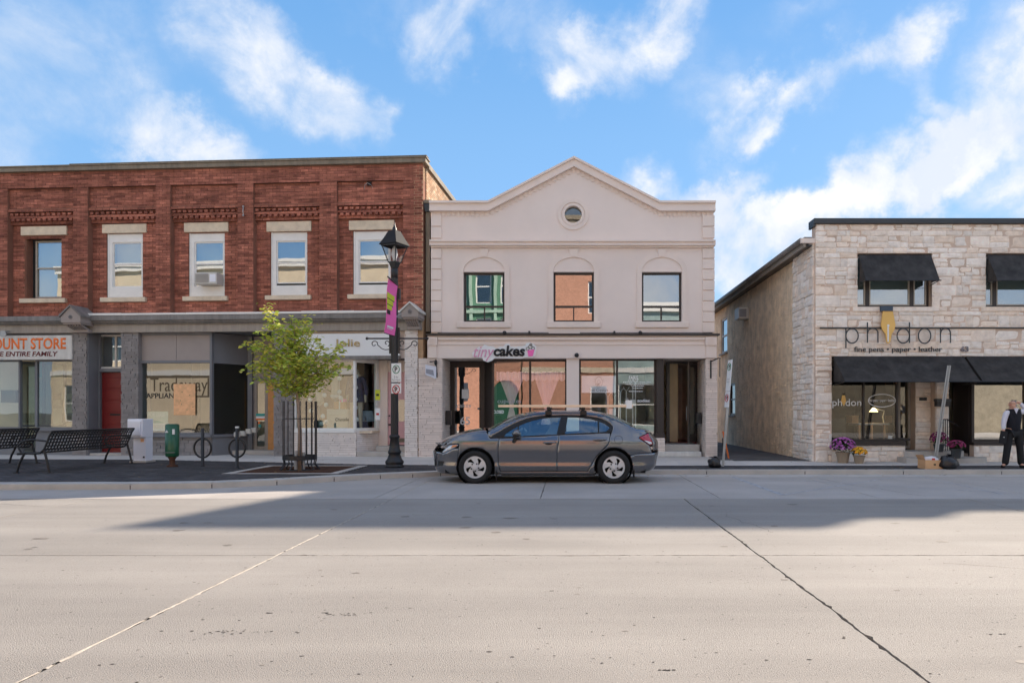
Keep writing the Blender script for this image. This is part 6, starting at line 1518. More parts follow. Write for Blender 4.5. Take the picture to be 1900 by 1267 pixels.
# bike rings
for k, (px, py, lb) in enumerate(((376, 865, 'black bicycle ring post, the left one, nearer the green dispenser'), (440, 868, 'black bicycle ring post, the right one, nearer the tree grate'))):
    Yb = 1609 / (py - HY); p = W(px, py, Yb); o = thing('bicycle_stand', lb, 'bicycle stand', (p.x, Yb, GZ), 0, 'ring bicycle stands'); H = (py - 795) * Yb / F
    MB().lathe([(.055, 0), (.055, .01), (.036, .015), (.036, H), (.02, H + .02), (0, H + .02)], n=14).build('post', mt['black'], o, smooth=True)
    zc_ = CH + (HY - 831) * Yb / F - GZ; r = .185 if k else .2; MB().tube([(r * math.cos(R(t)), 0, zc_ + r * 1.12 * math.sin(R(t))) for t in range(0, 360, 12)], .023, 8, close=True).build('ring', mt['black'], o, smooth=True)
    if k: B('cap', mt['vinyl'], o, (-.035, .035, -.035, .035, H + .01, H + .05), bevel=.01)

# ---------------------------------------------------------------- young tree in its guard
TX, TY = -6.0, 15.25
tg = thing('tree_guard', 'black iron tree guard of thin upright bars with splayed feet round the young tree', 'tree guard', (TX, TY, GZ)); rg = .35; zt3 = 1.52
for k in range(16):
    t = 2 * math.pi * k / 16; c, s_ = math.cos(t), math.sin(t)
    MB().tube([(rg * c, rg * s_, .22), (rg * c, rg * s_, zt3)], .011, 5).build('bar', mt['black'], tg)
for z, h in ((.22, .10), (1.12, .02)):
    MB().plate(arc(0, 0, rg + .015, 0, 360, 28)[:-1], z, z + h, [arc(0, 0, rg, 0, 360, 28)[:-1]], ax='z').build('hoop', mt['black'], tg)
for k in range(10):
    t = 2 * math.pi * (k + .3) / 10; c, s_ = math.cos(t), math.sin(t); MB().tube([(rg * c, rg * s_, .24), ((rg - .02) * c, (rg - .02) * s_, .12), ((rg + .08) * c, (rg + .08) * s_, 0)], .014, 5).build('foot', mt['black'], tg)
tr_ = thing('young_tree', 'slim young tree with yellow green leaves and forked upright branches', 'tree', (TX, TY, GZ))
def WT(px, py, dy=0): p = W(px, py, TY + dy); return Vector((p.x - TX, dy, p.z - GZ))
trunkp = [Vector((0, 0, -.05)), WT(556.5, 800), WT(553, 745), WT(551, 725), WT(549, 700), WT(547, 670), WT(545, 640)]
MB().tube(trunkp, [.055, .045, .038, .036, .03, .026, .02], 10).build('trunk', mt['bark'], tr_, smooth=True)
m = MB().tube([(-.07, -.05, 0), (-.07, -.05, .42)], .035, 8).tube([(.07, .03, 0), (.07, .03, .38)], .035, 8); m.build('stake', mt['steel'], tr_)
rt_ = random.Random(21); targets = [(492, 566, 0), (500, 590, .2), (486, 612, -.2), (470, 640, .1), (458, 634, -.1), (477, 668, .3), (458, 682, .1), (470, 690, -.2), (500, 700, .2), (520, 712, 0), (520, 600, -.3), (533, 620, .4), (548, 606, .2), (570, 588, 0), (580, 600, -.3), (560, 612, .5), (590, 622, .1), (600, 640, -.2), (612, 655, .2), (636, 640, .0), (640, 676, .1), (628, 682, -.1), (600, 690, .3), (575, 700, -.3), (545, 590, .1), (556, 650, .6), (530, 660, -.6), (510, 650, .5), (570, 665, -.5), (545, 715, .3), (537, 726, -.1), (567, 720, .1), (582, 676, .4), (520, 675, -.3)]
br = MB(); lv = []; 
for (px, py, dy) in targets:
    end = WT(px, py, dy * 1.2); st0 = trunkp[rt_.choice([3, 4, 5])] if py < 690 else trunkp[3]
    if py < 620: st0 = trunkp[rt_.choice([4, 5])]
    mid = st0.lerp(end, .5) + Vector((0, 0, -.10 if py > 640 else -.05)); pts = [st0, st0.lerp(mid, .5), mid, mid.lerp(end, .5) + Vector((0, 0, .02)), end]
    br.tube(pts, [.016, .013, .010, .007, .004], 5); L_ = (end - st0).length
    for i in range(int(L_ * 118)):
        t = rt_.uniform(.06, 1) ** .85; f = t * 4; k = min(int(f), 3); p = pts[k].lerp(pts[k + 1], f - k); w = .10 * (1 - .6 * t) + .035
        lv.append(p + Vector((rt_.gauss(0, w), rt_.gauss(0, w * 1.2), rt_.gauss(0, w * .8))))
br.build('branches', mt['bark'], tr_)
def leafset(pts, size, nm, mat, parent, rr, droop=.5):
    m = MB()
    for p in pts:
        s_ = size * rr.uniform(.6, 1.25); yaw = rr.uniform(0, 6.28); pit = rr.uniform(-.2, 1.0) * droop; roll = rr.uniform(-.6, .6)
        Mx = Matrix.Rotation(yaw, 3, 'Z') @ Matrix.Rotation(pit, 3, 'Y') @ Matrix.Rotation(roll, 3, 'X')
        loc = [(0, 0, 0), (.35, .42, .06), (.75, .36, .03), (1.1, 0, -.16), (.75, -.36, .03), (.35, -.42, .06), (.5, 0, -.05)]
        vs = [p + Mx @ (Vector(q) * s_) for q in loc]; m.add(vs, [(0, 6, 1), (1, 6, 2), (2, 6, 3), (3, 6, 4), (4, 6, 5), (5, 6, 0)])
    return m.build(nm, mat, parent, fix=False, kind='stuff')
def leafmat(nm, c, c2, t=.35):
    mm = M(nm, c, .6, rand=.25, c2=c2, var=.0, spec=.35); b = mm.node_tree.nodes['Principled BSDF']
    l = mm.node_tree.links; tl_ = mm.node_tree.nodes.new('ShaderNodeBsdfTranslucent'); mx = mm.node_tree.nodes.new('ShaderNodeMixShader'); mx.inputs[0].default_value = t
    l.new(b.inputs['Base Color'].links[0].from_socket, tl_.inputs[0]); l.new(b.outputs[0], mx.inputs[1]); l.new(tl_.outputs[0], mx.inputs[2]); l.new(mx.outputs[0], mm.node_tree.nodes['Material Output'].inputs[0]); return mm
half = int(len(lv) * .62); rt_.shuffle(lv)
leafset(lv[:half], .088, 'leaves', leafmat('green_leaf', (.42, .54, .09), (.54, .62, .13)), tr_, rt_)
leafset(lv[half:], .088, 'leaves', leafmat('yellow_leaf', (.70, .68, .12), (.78, .68, .16)), tr_, rt_)

# ---------------------------------------------------------------- flower pots
def pot(name, label, px, py, Y, rpot, hpot, rfl, zfl, colr, c2, n, z0=GZ, seed=1, lm=None):
    p = W(px, py, Y); o = thing(name, label, 'potted flowers', (p.x, Y, z0), 0, 'chrysanthemum pots'); rr = random.Random(seed)
    MB().lathe([(rpot * .72, 0), (rpot * .95, hpot * .85), (rpot * 1.05, hpot * .86), (rpot * 1.05, hpot), (rpot * .92, hpot), (rpot * .9, hpot * .9), (0, hpot * .9)], n=18).build('pot', lm or mt['terra'], o)
    pts = []; fl = MB()
    for i in range(n * 2): 
        t = rr.uniform(0, 6.28); u = rr.random() ** .6; ph = rr.uniform(-.5, 1.57); pts.append(Vector((rfl * u * math.cos(t) * math.cos(ph), rfl * u * math.sin(t) * math.cos(ph), hpot + zfl * .35 + zfl * .6 * u * math.sin(ph))))
    leafset(pts, .055, 'foliage', leafmat(name + '_leaf_' + str(seed), (.05, .10, .03), (.08, .14, .04), .2), o, rr)
    for i in range(n):
        t = rr.uniform(0, 6.28); ph = rr.uniform(-.15, 1.5); c = Vector((rfl * math.cos(t) * math.cos(ph), rfl * math.sin(t) * math.cos(ph), hpot + zfl * .35 + zfl * .65 * math.sin(ph)))
        nrm = Vector((math.cos(t) * math.cos(ph), math.sin(t) * math.cos(ph), math.sin(ph) + .3)).normalized(); r = rr.uniform(.026, .042); a = nrm.orthogonal().normalized(); b = nrm.cross(a); k = 8
        vs = [c + nrm * .022] + [c + (a * math.cos(2 * math.pi * q / k) + b * math.sin(2 * math.pi * q / k)) * r * (1 if q % 2 else .72) + nrm * (.008 if q % 2 else 0) for q in range(k)]
        fl.add(vs, [(0, 1 + q, 1 + (q + 1) % k) for q in range(k)])
    fl.build('flowers', M(name + '_petal_' + str(seed), colr, .7, rand=.3, c2=c2, var=0), o, fix=False, kind='stuff'); return o
pot('flower_pot', 'clay pot of purple chrysanthemums against the stone pier', 1564, 856, 17.2, .17, .27, .30, .36, (.34, .07, .30), (.55, .22, .50), 190, seed=1)
pot('flower_pot', 'small clay pot of yellow chrysanthemums next to the purple ones', 1594, 858, 17.0, .14, .2, .18, .2, (.75, .42, .02), (.80, .28, .02), 90, seed=2)
pot('flower_pot', 'pot of dark red chrysanthemums on the upper entrance step by the handrail', 1742, 830, 17.3, .13, .2, .21, .3, (.16, .015, .07), (.24, .03, .11), 110, z0=GZ + .27, seed=3, lm=mt['capdark'])
pot('flower_pot', 'black pot of dark red chrysanthemums on the lower entrance step', 1774, 840, 16.95, .13, .24, .2, .2, (.22, .02, .08), (.36, .06, .16), 110, z0=GZ + .13, seed=4, lm=mt['capdark'])

# ---------------------------------------------------------------- leaning sign posts, bags, box, barrier
o = thing('sign_post', 'leaning galvanised post with two white parking plates seen nearly edge on, at the alley mouth', 'sign post', (0, 0, 0)); Y1 = 16.1
pb0, pt0 = W(1341, 867, Y1), W(1357, 668, Y1)
def along(t): return pb0.lerp(pt0, t)
MB().bar(pb0, pt0, .055, .03).build('post', mt['steel'], o)
for (ta, tb_, mk_) in ((.71, 1.0, 'printgreen'), (.56, .705, 'printred')):
    a, b = along(ta), along(tb_); ax_ = (b - a).normalized(); side = Vector((.035, -.26, 0)); off = Vector((-.03, -.045, 0))
    m = MB(); vs = []
    for e in (Vector((0, 0, 0)), Vector((-.012, -.004, 0))):
        vs += [a - side * .5 + off + e, a + side * .5 + off + e, b + side * .5 + off + e, b - side * .5 + off + e]
    m.add(vs, [(0, 1, 2, 3), (7, 6, 5, 4), (0, 4, 5, 1), (1, 5, 6, 2), (2, 6, 7, 3), (3, 7, 4, 0)]); pl = m.build('sign_plate', mt['vinyl'], o)
    for f_ in ((.78,) if mk_ == 'printgreen' else (.6,)):
        c = a.lerp(b, f_) + off + Vector((-.02, -.006, 0)); sd_ = side.normalized(); m = MB().tube([c + (sd_ * math.cos(R(t)) + ax_ * math.sin(R(t))) * .085 for t in range(0, 360, 15)], .008, 4, close=True); m.build('ring_print', mt[mk_], pl)
        m = MB().tube([c - ax_ * .04, c + ax_ * .04, c + ax_ * .04 + sd_ * .03, c + sd_ * .03, c], .006, 4).build('letter_print', mt['ink'], pl)
    if mk_ == 'printgreen':
        c = a.lerp(b, .3) + off + Vector((-.02, -.006, 0)); MB().bar(c - side * .3, c + side * .3, .012, .004).bar(c - side * .3 + ax_ * .06, c + side * .3 + ax_ * .06, .012, .004).build('line_print', mt['inkgrey'], pl)
o = thing('sign_post', 'bare leaning silver channel post rising from the carton on the right', 'sign post', (0, 0, 0)); pb0, pt0 = W(1734, 858, 15.9), W(1760.5, 678, 15.9); d_ = (pt0 - pb0).normalized(); m = MB(); m.bar(pb0, pt0, .010, .05); sd_ = Vector((1, 0, 0))
for q in (-1, 1): m.bar(pb0 + sd_ * .03 * q + Vector((0, -.014, 0)), pt0 + sd_ * .03 * q + Vector((0, -.014, 0)), .026, .008)
m.build('channel', mt['steel'], o); m = MB()
for i in range(20): c = pb0.lerp(pt0, .05 + .045 * i) + Vector((0, -.012, 0)); m.box(c.x - .005, c.x + .005, c.y - .002, c.y, c.z - .008, c.z + .008)
m.build('bolt_holes', mt['ink'], o)
def bag(name, label, c, r, sc, mat, seed, knot=True, base=GZ):
    rr = random.Random(seed); m = MB().sphere((0, 0, 0), 1, 26, 16); from mathutils import noise
    vs = []
    for x, y, z in m.v:
        v = Vector((x, y, z)); n_ = noise.noise(v * 1.6 + Vector((seed, 0, 0))) * .22 + abs(noise.noise(v * 4.2 + Vector((seed, 3, 0)))) * .22 + .05 * noise.noise(v * 11)
        ridg = .06 * math.sin(math.atan2(y, x) * 9 + z * 2) * max(0, z); w = v * (1 + n_ + ridg - .12)
        w = Vector((w.x * r * sc[0], w.y * r * sc[1], max(w.z, -.78) * r * sc[2])); vs.append((w.x, w.y, w.z + .78 * r * sc[2]))
    m.v = vs; o = m.build(name, mat, None, smooth=True); o.location = (c[0], c[1], base); tag(o, label, 'bag')
    if knot: k = MB().lathe([(r * .3, 0), (r * .1, r * .14), (r * .12, r * .2), (r * .3, r * .34), (r * .22, r * .3)], (r * .15, 0, r * sc[2] * 1.5), 9); k.build('knot', mat, o)
    return o
p = W(1325, 868, 15.75); bag('rubbish_bag', 'small knotted black plastic bag at the foot of the leaning sign post', (p.x, 15.75), .17, (1, .8, .8), mt['bag'], 3)
p = W(1766, 872, 15.2); bag('rubbish_bag', 'large shiny black rubbish bag leaning against the cardboard box', (p.x, 15.35), .22, (1, .9, .78), mt['bag'], 8)
Yb = 15.35; a, b = W(1717, 873, Yb), W(1751, 857, Yb); bxo = thing('cardboard_box', 'open brown cardboard box on the kerb holding a white bag', 'box', ((a.x + b.x) / 2, Yb, GZ)); hw = (b.x - a.x) / 2; hh = .2
B('side', mt['cardboard'], bxo, (-hw, hw, 0, .01, 0, hh), (-hw, hw, .33, .34, 0, hh), (-hw, -hw + .01, .01, .33, 0, hh), (hw - .01, hw, .01, .33, 0, hh), (-hw + .01, hw - .01, .01, .33, 0, .01)); MB().add if False else None
m = MB(); m.add([(-hw, 0, hh), (-hw, .34, hh), (-hw - .05, .34, hh + .1), (-hw - .05, 0, hh + .12)], [(0, 1, 2, 3)]); m.build('flap', mt['cardboard'], bxo, fix=False); B('print', mt['inkbrown'], bxo, (-.02, .03, -.002, 0, .08, .12))
bag('plastic_bag', 'white plastic bag bulging out of the cardboard box', (bxo.location.x, Yb + .17), .2, (1, .75, .75), mt['whitebag'], 14, knot=False, base=GZ + .02); B('red_print', mt['printred'], bpy.data.objects['plastic_bag'], (-.05, .02, -.158, -.15, .18, .22))
o = thing('barrier_board', 'orange board leaning against the cream building at the alley corner', 'board', (4.27, 18.9, GZ)); MB().bar((.0, 0, .75), (.16, 0, 0), .02, .12).build('board', mt['orange'], o); MB().bar((.02, .12, .55), (.1, .3, 0), .02, .05).build('strut', mt['darkframe'], o)

# ---------------------------------------------------------------- lingerie shop display
def mannequin(name, label, px, pf, Yd, h, clothes=None, full=True, base=None):
    p = W(px, pf, Yd); o = thing(name, label, 'mannequin', (p.x, Yd, p.z)); s_ = h / 1.75
    if full:
        V = [(0, 0, .95), (0, 0, 1.12), (0, 0, 1.32), (0, 0, 1.47), (0, 0, 1.56), (0, -.01, 1.66), (-.18, 0, 1.40), (-.23, 0, 1.12), (-.24, -.05, .86), (-.25, -.06, .76), (.18, 0, 1.40), (.23, 0, 1.12), (.24, -.05, .86), (.25, -.06, .76), (-.10, 0, .88), (-.11, -.02, .48), (-.11, .03, .08), (.10, 0, .88), (.11, -.05, .48), (.12, -.02, .08)]
        E = [(0, 1), (1, 2), (2, 3), (3, 4), (4, 5), (3, 6), (6, 7), (7, 8), (8, 9), (3, 10), (10, 11), (11, 12), (12, 13), (0, 14), (14, 15), (15, 16), (0, 17), (17, 18), (18, 19)]
        Rr = [(.15, .11), (.12, .09), (.15, .10), (.09, .07), .05, (.08, .095), .05, .04, .032, .028, .05, .04, .032, .028, .09, .06, .035, .09, .06, .035]
    else:
        V = [(0, 0, 0), (0, 0, .2), (0, 0, .42), (0, 0, .58), (0, 0, .68), (-.15, 0, .52), (.15, 0, .52), (-.08, 0, -.12), (.08, 0, -.12)]; E = [(0, 1), (1, 2), (2, 3), (3, 4), (3, 5), (3, 6), (0, 7), (0, 8)]; Rr = [(.15, .11), (.11, .09), (.15, .11), (.08, .06), .045, .05, .05, .09, .09]
    skin('body', [Vector(v) * s_ for v in V], E, [tuple(q * s_ for q in r) if isinstance(r, tuple) else r * s_ for r in Rr], mt['manneq'], o)
    return o, s_
o, s_ = mannequin('mannequin', 'full length mannequin in a navy patterned tunic in the shop window', 662, 800, 20.6, 1.98)
V = [(0, 0, .95), (0, 0, 1.12), (0, 0, 1.32), (0, 0, 1.45), (-.19, 0, 1.38), (-.24, 0, 1.12), (-.25, -.04, .95), (.19, 0, 1.38), (.24, 0, 1.12), (.25, -.04, .95), (0, 0, .80)]
skin('tunic', [Vector(v) * s_ for v in V], [(0, 1), (1, 2), (2, 3), (3, 4), (4, 5), (5, 6), (3, 7), (7, 8), (8, 9), (0, 10)], [tuple(q * s_ for q in r) for r in [(.2, .15), (.16, .12), (.18, .13), (.11, .09), (.075, .07), (.065, .06), (.055, .05), (.075, .07), (.065, .06), (.055, .05), (.21, .16)]], mt['dress'], o)
for k, (px, pf, lb, cm_) in enumerate(((592, 745, 'left bust form in pale underwear in the shop window', 'blind'), (622, 735, 'right bust form in grey and white underwear in the shop window', 'acgrille'))):
    o, s_ = mannequin('bust_form', lb, px, pf, 20.5, 1.75, full=False)
    skin('bra', [(-.09, -.03, .42), (0, -.02, .40), (.09, -.03, .42)], [(0, 1), (1, 2)], [(.075, .10), (.05, .09), (.075, .10)], mt[cm_], o); skin('brief', [(0, 0, -.08), (0, 0, .02), (0, 0, .05)], [(0, 1), (1, 2)], [(.13, .12), (.17, .125), (.17, .12)], mt['vinyl' if k else cm_], o)
    MB().tube([(0, 0, -1.0), (0, 0, -.1)], .02, 8).build('stand_pole', mt['steel'], o)
o = thing('drawer_chest', 'low cream chest of drawers under the bust form in the shop window', 'chest of drawers', (0, 0, 0)); a, b = W(606, 796, 20.3), W(646, 759, 20.3); B('carcass', mt['whitew'], o, (a.x, b.x, 20.3, 20.65, a.z, b.z), bevel=.01)
for k in range(3): zz = a.z + .02 + k * (b.z - a.z) / 3; B('drawer', mt['ac'], o, (a.x + .03, b.x - .03, 20.28, 20.3, zz, zz + (b.z - a.z) / 3 - .03), bevel=.006)
for (nm, lb, px, py, w_, h_, col_) in (('gift_box', 'orange gift box on the cream chest in the shop window', 632, 752, .34, .22, 'orangewood'), ('fabric_bow', 'small pink parcel on top of the orange gift box', 637, 743, .18, .1, 'pink')):
    p = W(px, py, 20.45); o = B(nm, mt[col_], None, (-w_ / 2, w_ / 2, -.1, .1, -h_ / 2, h_ / 2), bevel=.012); o.location = p; tag(o, lb, 'parcel'); B('ribbon', mt['vinyl'], o, (-.02, .02, -.104, .104, -h_ / 2 - .003, h_ / 2 + .003))
for k, (px, py, w_, lb, mm) in enumerate(((679, 770, .42, 'light blue denim shorts displayed behind the tunic', 'denim'), (669, 790, .4, 'dark blue shorts lying low behind the tunic', 'dress'))):
    p = W(px, py, 20.75); o = MB().plate([(-w_ / 2, .14), (w_ / 2, .14), (w_ * .62, -.18), (w_ * .1, -.2), (0, -.02), (-w_ * .1, -.2), (-w_ * .62, -.16)], -.05, .05).build('shorts', mt[mm], None, bevel=.02); o.location = p; tag(o, lb, 'shorts'); B('waistband', mt['blackmatt' if k == 0 else 'inklight'], o, (-w_ / 2, w_ / 2, -.055, .055, .13, .17))
o = B('clothes_rack', mt['blackmatt'], None, (-.3, .3, -.1, .1, -.1, .75)); o.location = W(697, 792, 21.0); tag(o, 'dark garments on a short rack at the back of the shop window', 'clothes'); MB().tube([(-.4, 0, .8), (.4, 0, .8)], .012, 6).build('rail', mt['steel'], o)
for (px, y0, y1, mm, lb) in ((701, 723, 742, 'yellow', 'yellow notice taped inside the right pane of the lingerie shop'), (701, 757, 779, 'vinyl', 'white leaflet with small pictures below the yellow notice')):
    a, b = W(px - 4.5, y1, 20.0), W(px + 4.5, y0, 20.0); o = B('notice', mt[mm], None, (a.x, b.x, 19.98, 19.99, a.z, b.z)); tag(o, lb, 'notice'); B('print', mt['ink'] if mm == 'yellow' else mt['printred'], o, (a.x + .03, b.x - .03, 19.976, 19.98, (a.z + b.z) / 2 - .03, (a.z + b.z) / 2 + .03))
rp = random.Random(4); pg = thing('pompom_garland', 'white paper pompoms strung up and down the lingerie shop window', 'garland', (0, 0, 0)); 
for (px, py) in ((573, 721), (575, 742), (602, 733), (605, 751), (630, 702), (630, 727), (577, 762), (658, 681), (661, 698), (660, 719), (660, 741), (660, 756), (662, 778), (599, 772), (605, 783), (597, 786), (632, 738)):
    m = MB().sphere(tuple(W(px, py, 20.0)), .065, 10, 7); m.v = [tuple(c + rp.uniform(-.006, .006) for c in v) for v in m.v]; m.build('pompom', mt['vinyl'], pg)
MB().tube([tuple(W(630, 672, 20)), tuple(W(630, 745, 20))], .004, 4).tube([tuple(W(660, 672, 20)), tuple(W(661, 785, 20))], .004, 4).build('string', mt['vinyl'], pg)
# ---------------------------------------------------------------- parked sedan
CY0 = 13.12; HWD = .876; cwx = -1.802
car = thing('parked_car', 'grey four door sedan with roof rack parked at the kerb facing left', 'car', (cwx, CY0 + HWD, 0))
paint = M('grey_car_paint', (.19, .19, .20), .19, metal=.8, var=0, spec=.5, coat=1.0)
paint.node_tree.nodes['Principled BSDF'].inputs['Coat Roughness'].default_value = .02
ctrim = M('car_black_trim', (.012, .012, .013), .35, var=0); cgap = M('car_dark_underbody', (.006, .006, .006), .9, var=0); chrome = M('chrome', (.6, .6, .6), .15, metal=1, var=0)
silver = M('silver_wheel_paint', (.62, .62, .63), .35, metal=.15, var=0, coat=.4); rubber = M('tyre_rubber', (.018, .018, .019), .8, var=.2, vs=9, bump=.2); redl = M('red_lamp_lens', (.42, .01, .03), .12, var=0, coat=1); amber = M('amber_lens', (.75, .22, .04), .2, var=0, coat=1); clearl = M('headlamp_lens', (.55, .56, .58), .15, metal=.5, var=0, coat=1)
carglass = glass('car_glass', (.70, .86, .86), refl=.22)
plan_pts = [(-.93, 0), (-.928, .15), (-.915, .3), (-.885, .44), (-.83, .56), (-.74, .66), (-.6, .745), (-.42, .81), (-.15, .855), (.3, .874), (.8, .876), (1.6, .876), (2.2, .872), (2.7, .85), (3.05, .815), (3.3, .755), (3.46, .66), (3.55, .52), (3.59, .34), (3.605, .17), (3.61, 0)]
def crom(P, n=8):
    out = []
    for i in range(len(P) - 1):
        p0, p1, p2, p3 = P[max(i - 1, 0)], P[i], P[i + 1], P[min(i + 2, len(P) - 1)]
        for k in range(n):
            t = k / n; out.append(tuple(.5 * ((2 * b) + (c - a) * t + (2 * a - 5 * b + 4 * c - d) * t * t + (-a + 3 * b - 3 * c + d) * t ** 3) for a, b, c, d in zip(p0, p1, p2, p3)))
    out.append(P[-1]); return out
plan = crom(plan_pts); S_ = [0]
for i in range(1, len(plan)): S_.append(S_[-1] + math.dist(plan[i], plan[i - 1]))
i0 = min(range(len(plan)), key=lambda i: abs(plan[i][0] - .8)); off = plan[i0][0] - S_[i0]; S_ = [s + off for s in S_]
SMIN, SMAX = S_[0], S_[-1]
def itp(xs, ys, x):
    if x <= xs[0]: return ys[0]
    if x >= xs[-1]: return ys[-1]
    lo, hi = 0, len(xs) - 1
    while hi - lo > 1:
        m = (lo + hi) // 2
        if xs[m] <= x: lo = m
        else: hi = m
    t = (x - xs[lo]) / (xs[hi] - xs[lo]) if xs[hi] > xs[lo] else 0; return ys[lo] + (ys[hi] - ys[lo]) * t
PX = [p[0] for p in plan]; PY = [p[1] for p in plan]
s_of_x = lambda x: itp(PX, S_, x)
Vz = [.10, .16, .22, .27, .33, .40, .50, .62, .74, .81, .835, .87, .92, .96, 1.0, 1.1, 1.2, 1.3, 1.36, 1.40, 1.44]
Vi = [.16, .10, .055, .035, .018, .030, .020, .004, 0, .001, .006, .030, .052, .068, .085, .130, .180, .240, .290, .35, .47]
def inset(s, z):
    v = itp(Vz, Vi, z); x = itp(S_, PX, s)
    nose = max(0, min(1, (-.45 - x) / .4)); tail = max(0, min(1, (x - 3.2) / .35))
    if nose: v += nose * (max(0, z - .60) ** 1.2 * 1.1 + max(0, .42 - z) * .15 - .02 * (z < .3))
    if tail: v += tail * (max(0, z - .78) * .35 + max(0, .4 - z) * .3 - .02 * math.exp(-((z - .55) / .08) ** 2))
    gh = max(0, z - .95)
    v += gh * max(0, (x - 1.6)) * .10 + gh * max(0, (.9 - x)) * .16
    return v
def map3(s, z, off=0.0):
    x, y = itp(S_, PX, s), itp(S_, PY, s); e = .02
    xa, ya, xb, yb2 = itp(S_, PX, s - e), itp(S_, PY, s - e), itp(S_, PX, s + e), itp(S_, PY, s + e)
    d = Vector((xb - xa, yb2 - ya)); 
    if d.length < 1e-6: d = Vector((0, 1))
    d.normalize(); n = Vector((-d.y, d.x)); v = inset(s, z) - off
    q = Vector((x, y)) - n * v
    if q.y < 0: q.y = 0
    return (q.x, -q.y, z)
def sp(zx, zy):     # side-view reading of the photo -> (s, z) on the car's skin
    px, py = 790 + zx / 4.318, 730 + zy / 4.318; dep = 0.0
    for _ in range(6):
        x = (px - CX) * (CY0 + dep) / F - cwx; z = CH - (py - HY) * (CY0 + dep) / F
        y = -map3(s_of_x(x), z)[1]; dep = HWD - y
    return (s_of_x(x), z)
def spl(pts): return [sp(*p) for p in pts]
def resample(poly, step):
    out = []
    for i in range(len(poly)):
        a, b = poly[i], poly[(i + 1) % len(poly)]; n = max(1, int(math.dist(a, b) / step))
        for k in range(n): out.append((a[0] + (b[0] - a[0]) * k / n, a[1] + (b[1] - a[1]) * k / n))
    return out
def panel(name, poly, mat, parent=car, off=0.0, thick=.012, step=.035, holes=(), both=True, shr=0.0, smooth=True):
    poly = resample(poly, step * .7); hs = [resample(h, step * .7) for h in holes]
    vc = [Vector(p) for p in poly]; n = len(poly); ed = [(i, (i + 1) % n) for i in range(n)]
    for h in hs: o = len(vc); vc += [Vector(p) for p in h]; ed += [(o + i, o + (i + 1) % len(h)) for i in range(len(h))]
    xs = [p[0] for p in poly]; zs = [p[1] for p in poly]; bd = poly + [p for h in hs for p in h]
    x = min(xs) + step / 2
    while x < max(xs):
        z = min(zs) + step / 2
        while z < max(zs):
            if inside((x, z), poly) and not any(inside((x, z), h) for h in hs) and min((x - p[0]) ** 2 + (z - p[1]) ** 2 for p in bd) > (step * .45) ** 2: vc.append(Vector((x, z)))
            z += step
        x += step
    vo, eo, fo, *_ = delaunay_2d_cdt(vc, ed, [], 1, 1e-6); fs = []
    for f in fo:
        c = sum((vo[i] for i in f), Vector((0, 0))) / len(f)
        if inside(c, poly) and not any(inside(c, h) for h in hs): fs.append(tuple(f))
    res = []
    for sgn in ((1, -1) if both else (1,)):
        m = MB(); m.add([(lambda q: (q[0], q[1] * sgn, q[2]))(map3(v.x, v.y, off)) for v in vo], [f if sgn > 0 else f[::-1] for f in fs])
        o = m.build(name, mat, parent, smooth=smooth, fix=False)
        if thick: md = o.modifiers.new('s', 'SOLIDIFY'); md.thickness = thick; md.offset = -1
        res.append(o)
    return res
def shrink(poly, d):     # inset a polygon a little, so that shut lines read as gaps
    out = []; n = len(poly); A = sum(poly[i][0] * poly[(i + 1) % n][1] - poly[(i + 1) % n][0] * poly[i][1] for i in range(n)); sg = 1 if A > 0 else -1
    for i in range(n):
        a, b, c = Vector(poly[i - 1]), Vector(poly[i]), Vector(poly[(i + 1) % n]); e1 = (b - a); e2 = (c - b)
        if e1.length < 1e-6 or e2.length < 1e-6: out.append(tuple(b)); continue
        n1 = Vector((-e1.y, e1.x)).normalized() * sg; n2 = Vector((-e2.y, e2.x)).normalized() * sg; h = (n1 + n2)
        h = h.normalized() if h.length > 1e-6 else n1; k = max(.4, h.dot(n1)); out.append(tuple(b + h * d / k))
    return out
def archpts(cx, cz, r, a0, a1, n=18): return [(s_of_x(cx + r * math.cos(R(a0 + (a1 - a0) * i / n))), cz + r * math.sin(R(a0 + (a1 - a0) * i / n))) for i in range(n + 1)]
WR = .318; fx_, rx_ = 0.0, 2.672
FA = archpts(fx_, WR, .375, 205, -25); RA = archpts(rx_, WR, .372, 205, -25)
# key curves
hood_e = [(128, 412), (150, 392), (200, 366), (260, 344), (300, 331), (360, 316), (420, 307), (470, 302)]
hoodl = spl(hood_e)
belt = spl([(515, 356), (600, 352), (735, 345), (1050, 329), (1115, 326), (1380, 313), (1480, 311)])
rooft = spl([(520, 298), (580, 268), (640, 238), (700, 210), (760, 188), (820, 172), (880, 160), (960, 152), (1030, 149), (1100, 147), (1180, 148), (1250, 150), (1320, 157), (1400, 170), (1480, 190), (1540, 215), (1600, 242), (1650, 266), (1690, 287)])
deck = spl([(1690, 287), (1740, 291), (1790, 296), (1812, 302)])
nose_t = (SMIN, .74)
# front bumper + fender outline
fb_ = [(SMIN, .18), (s_of_x(-.8), .18), (s_of_x(-.55), .165), (s_of_x(-.40), .165)] + FA[:1]
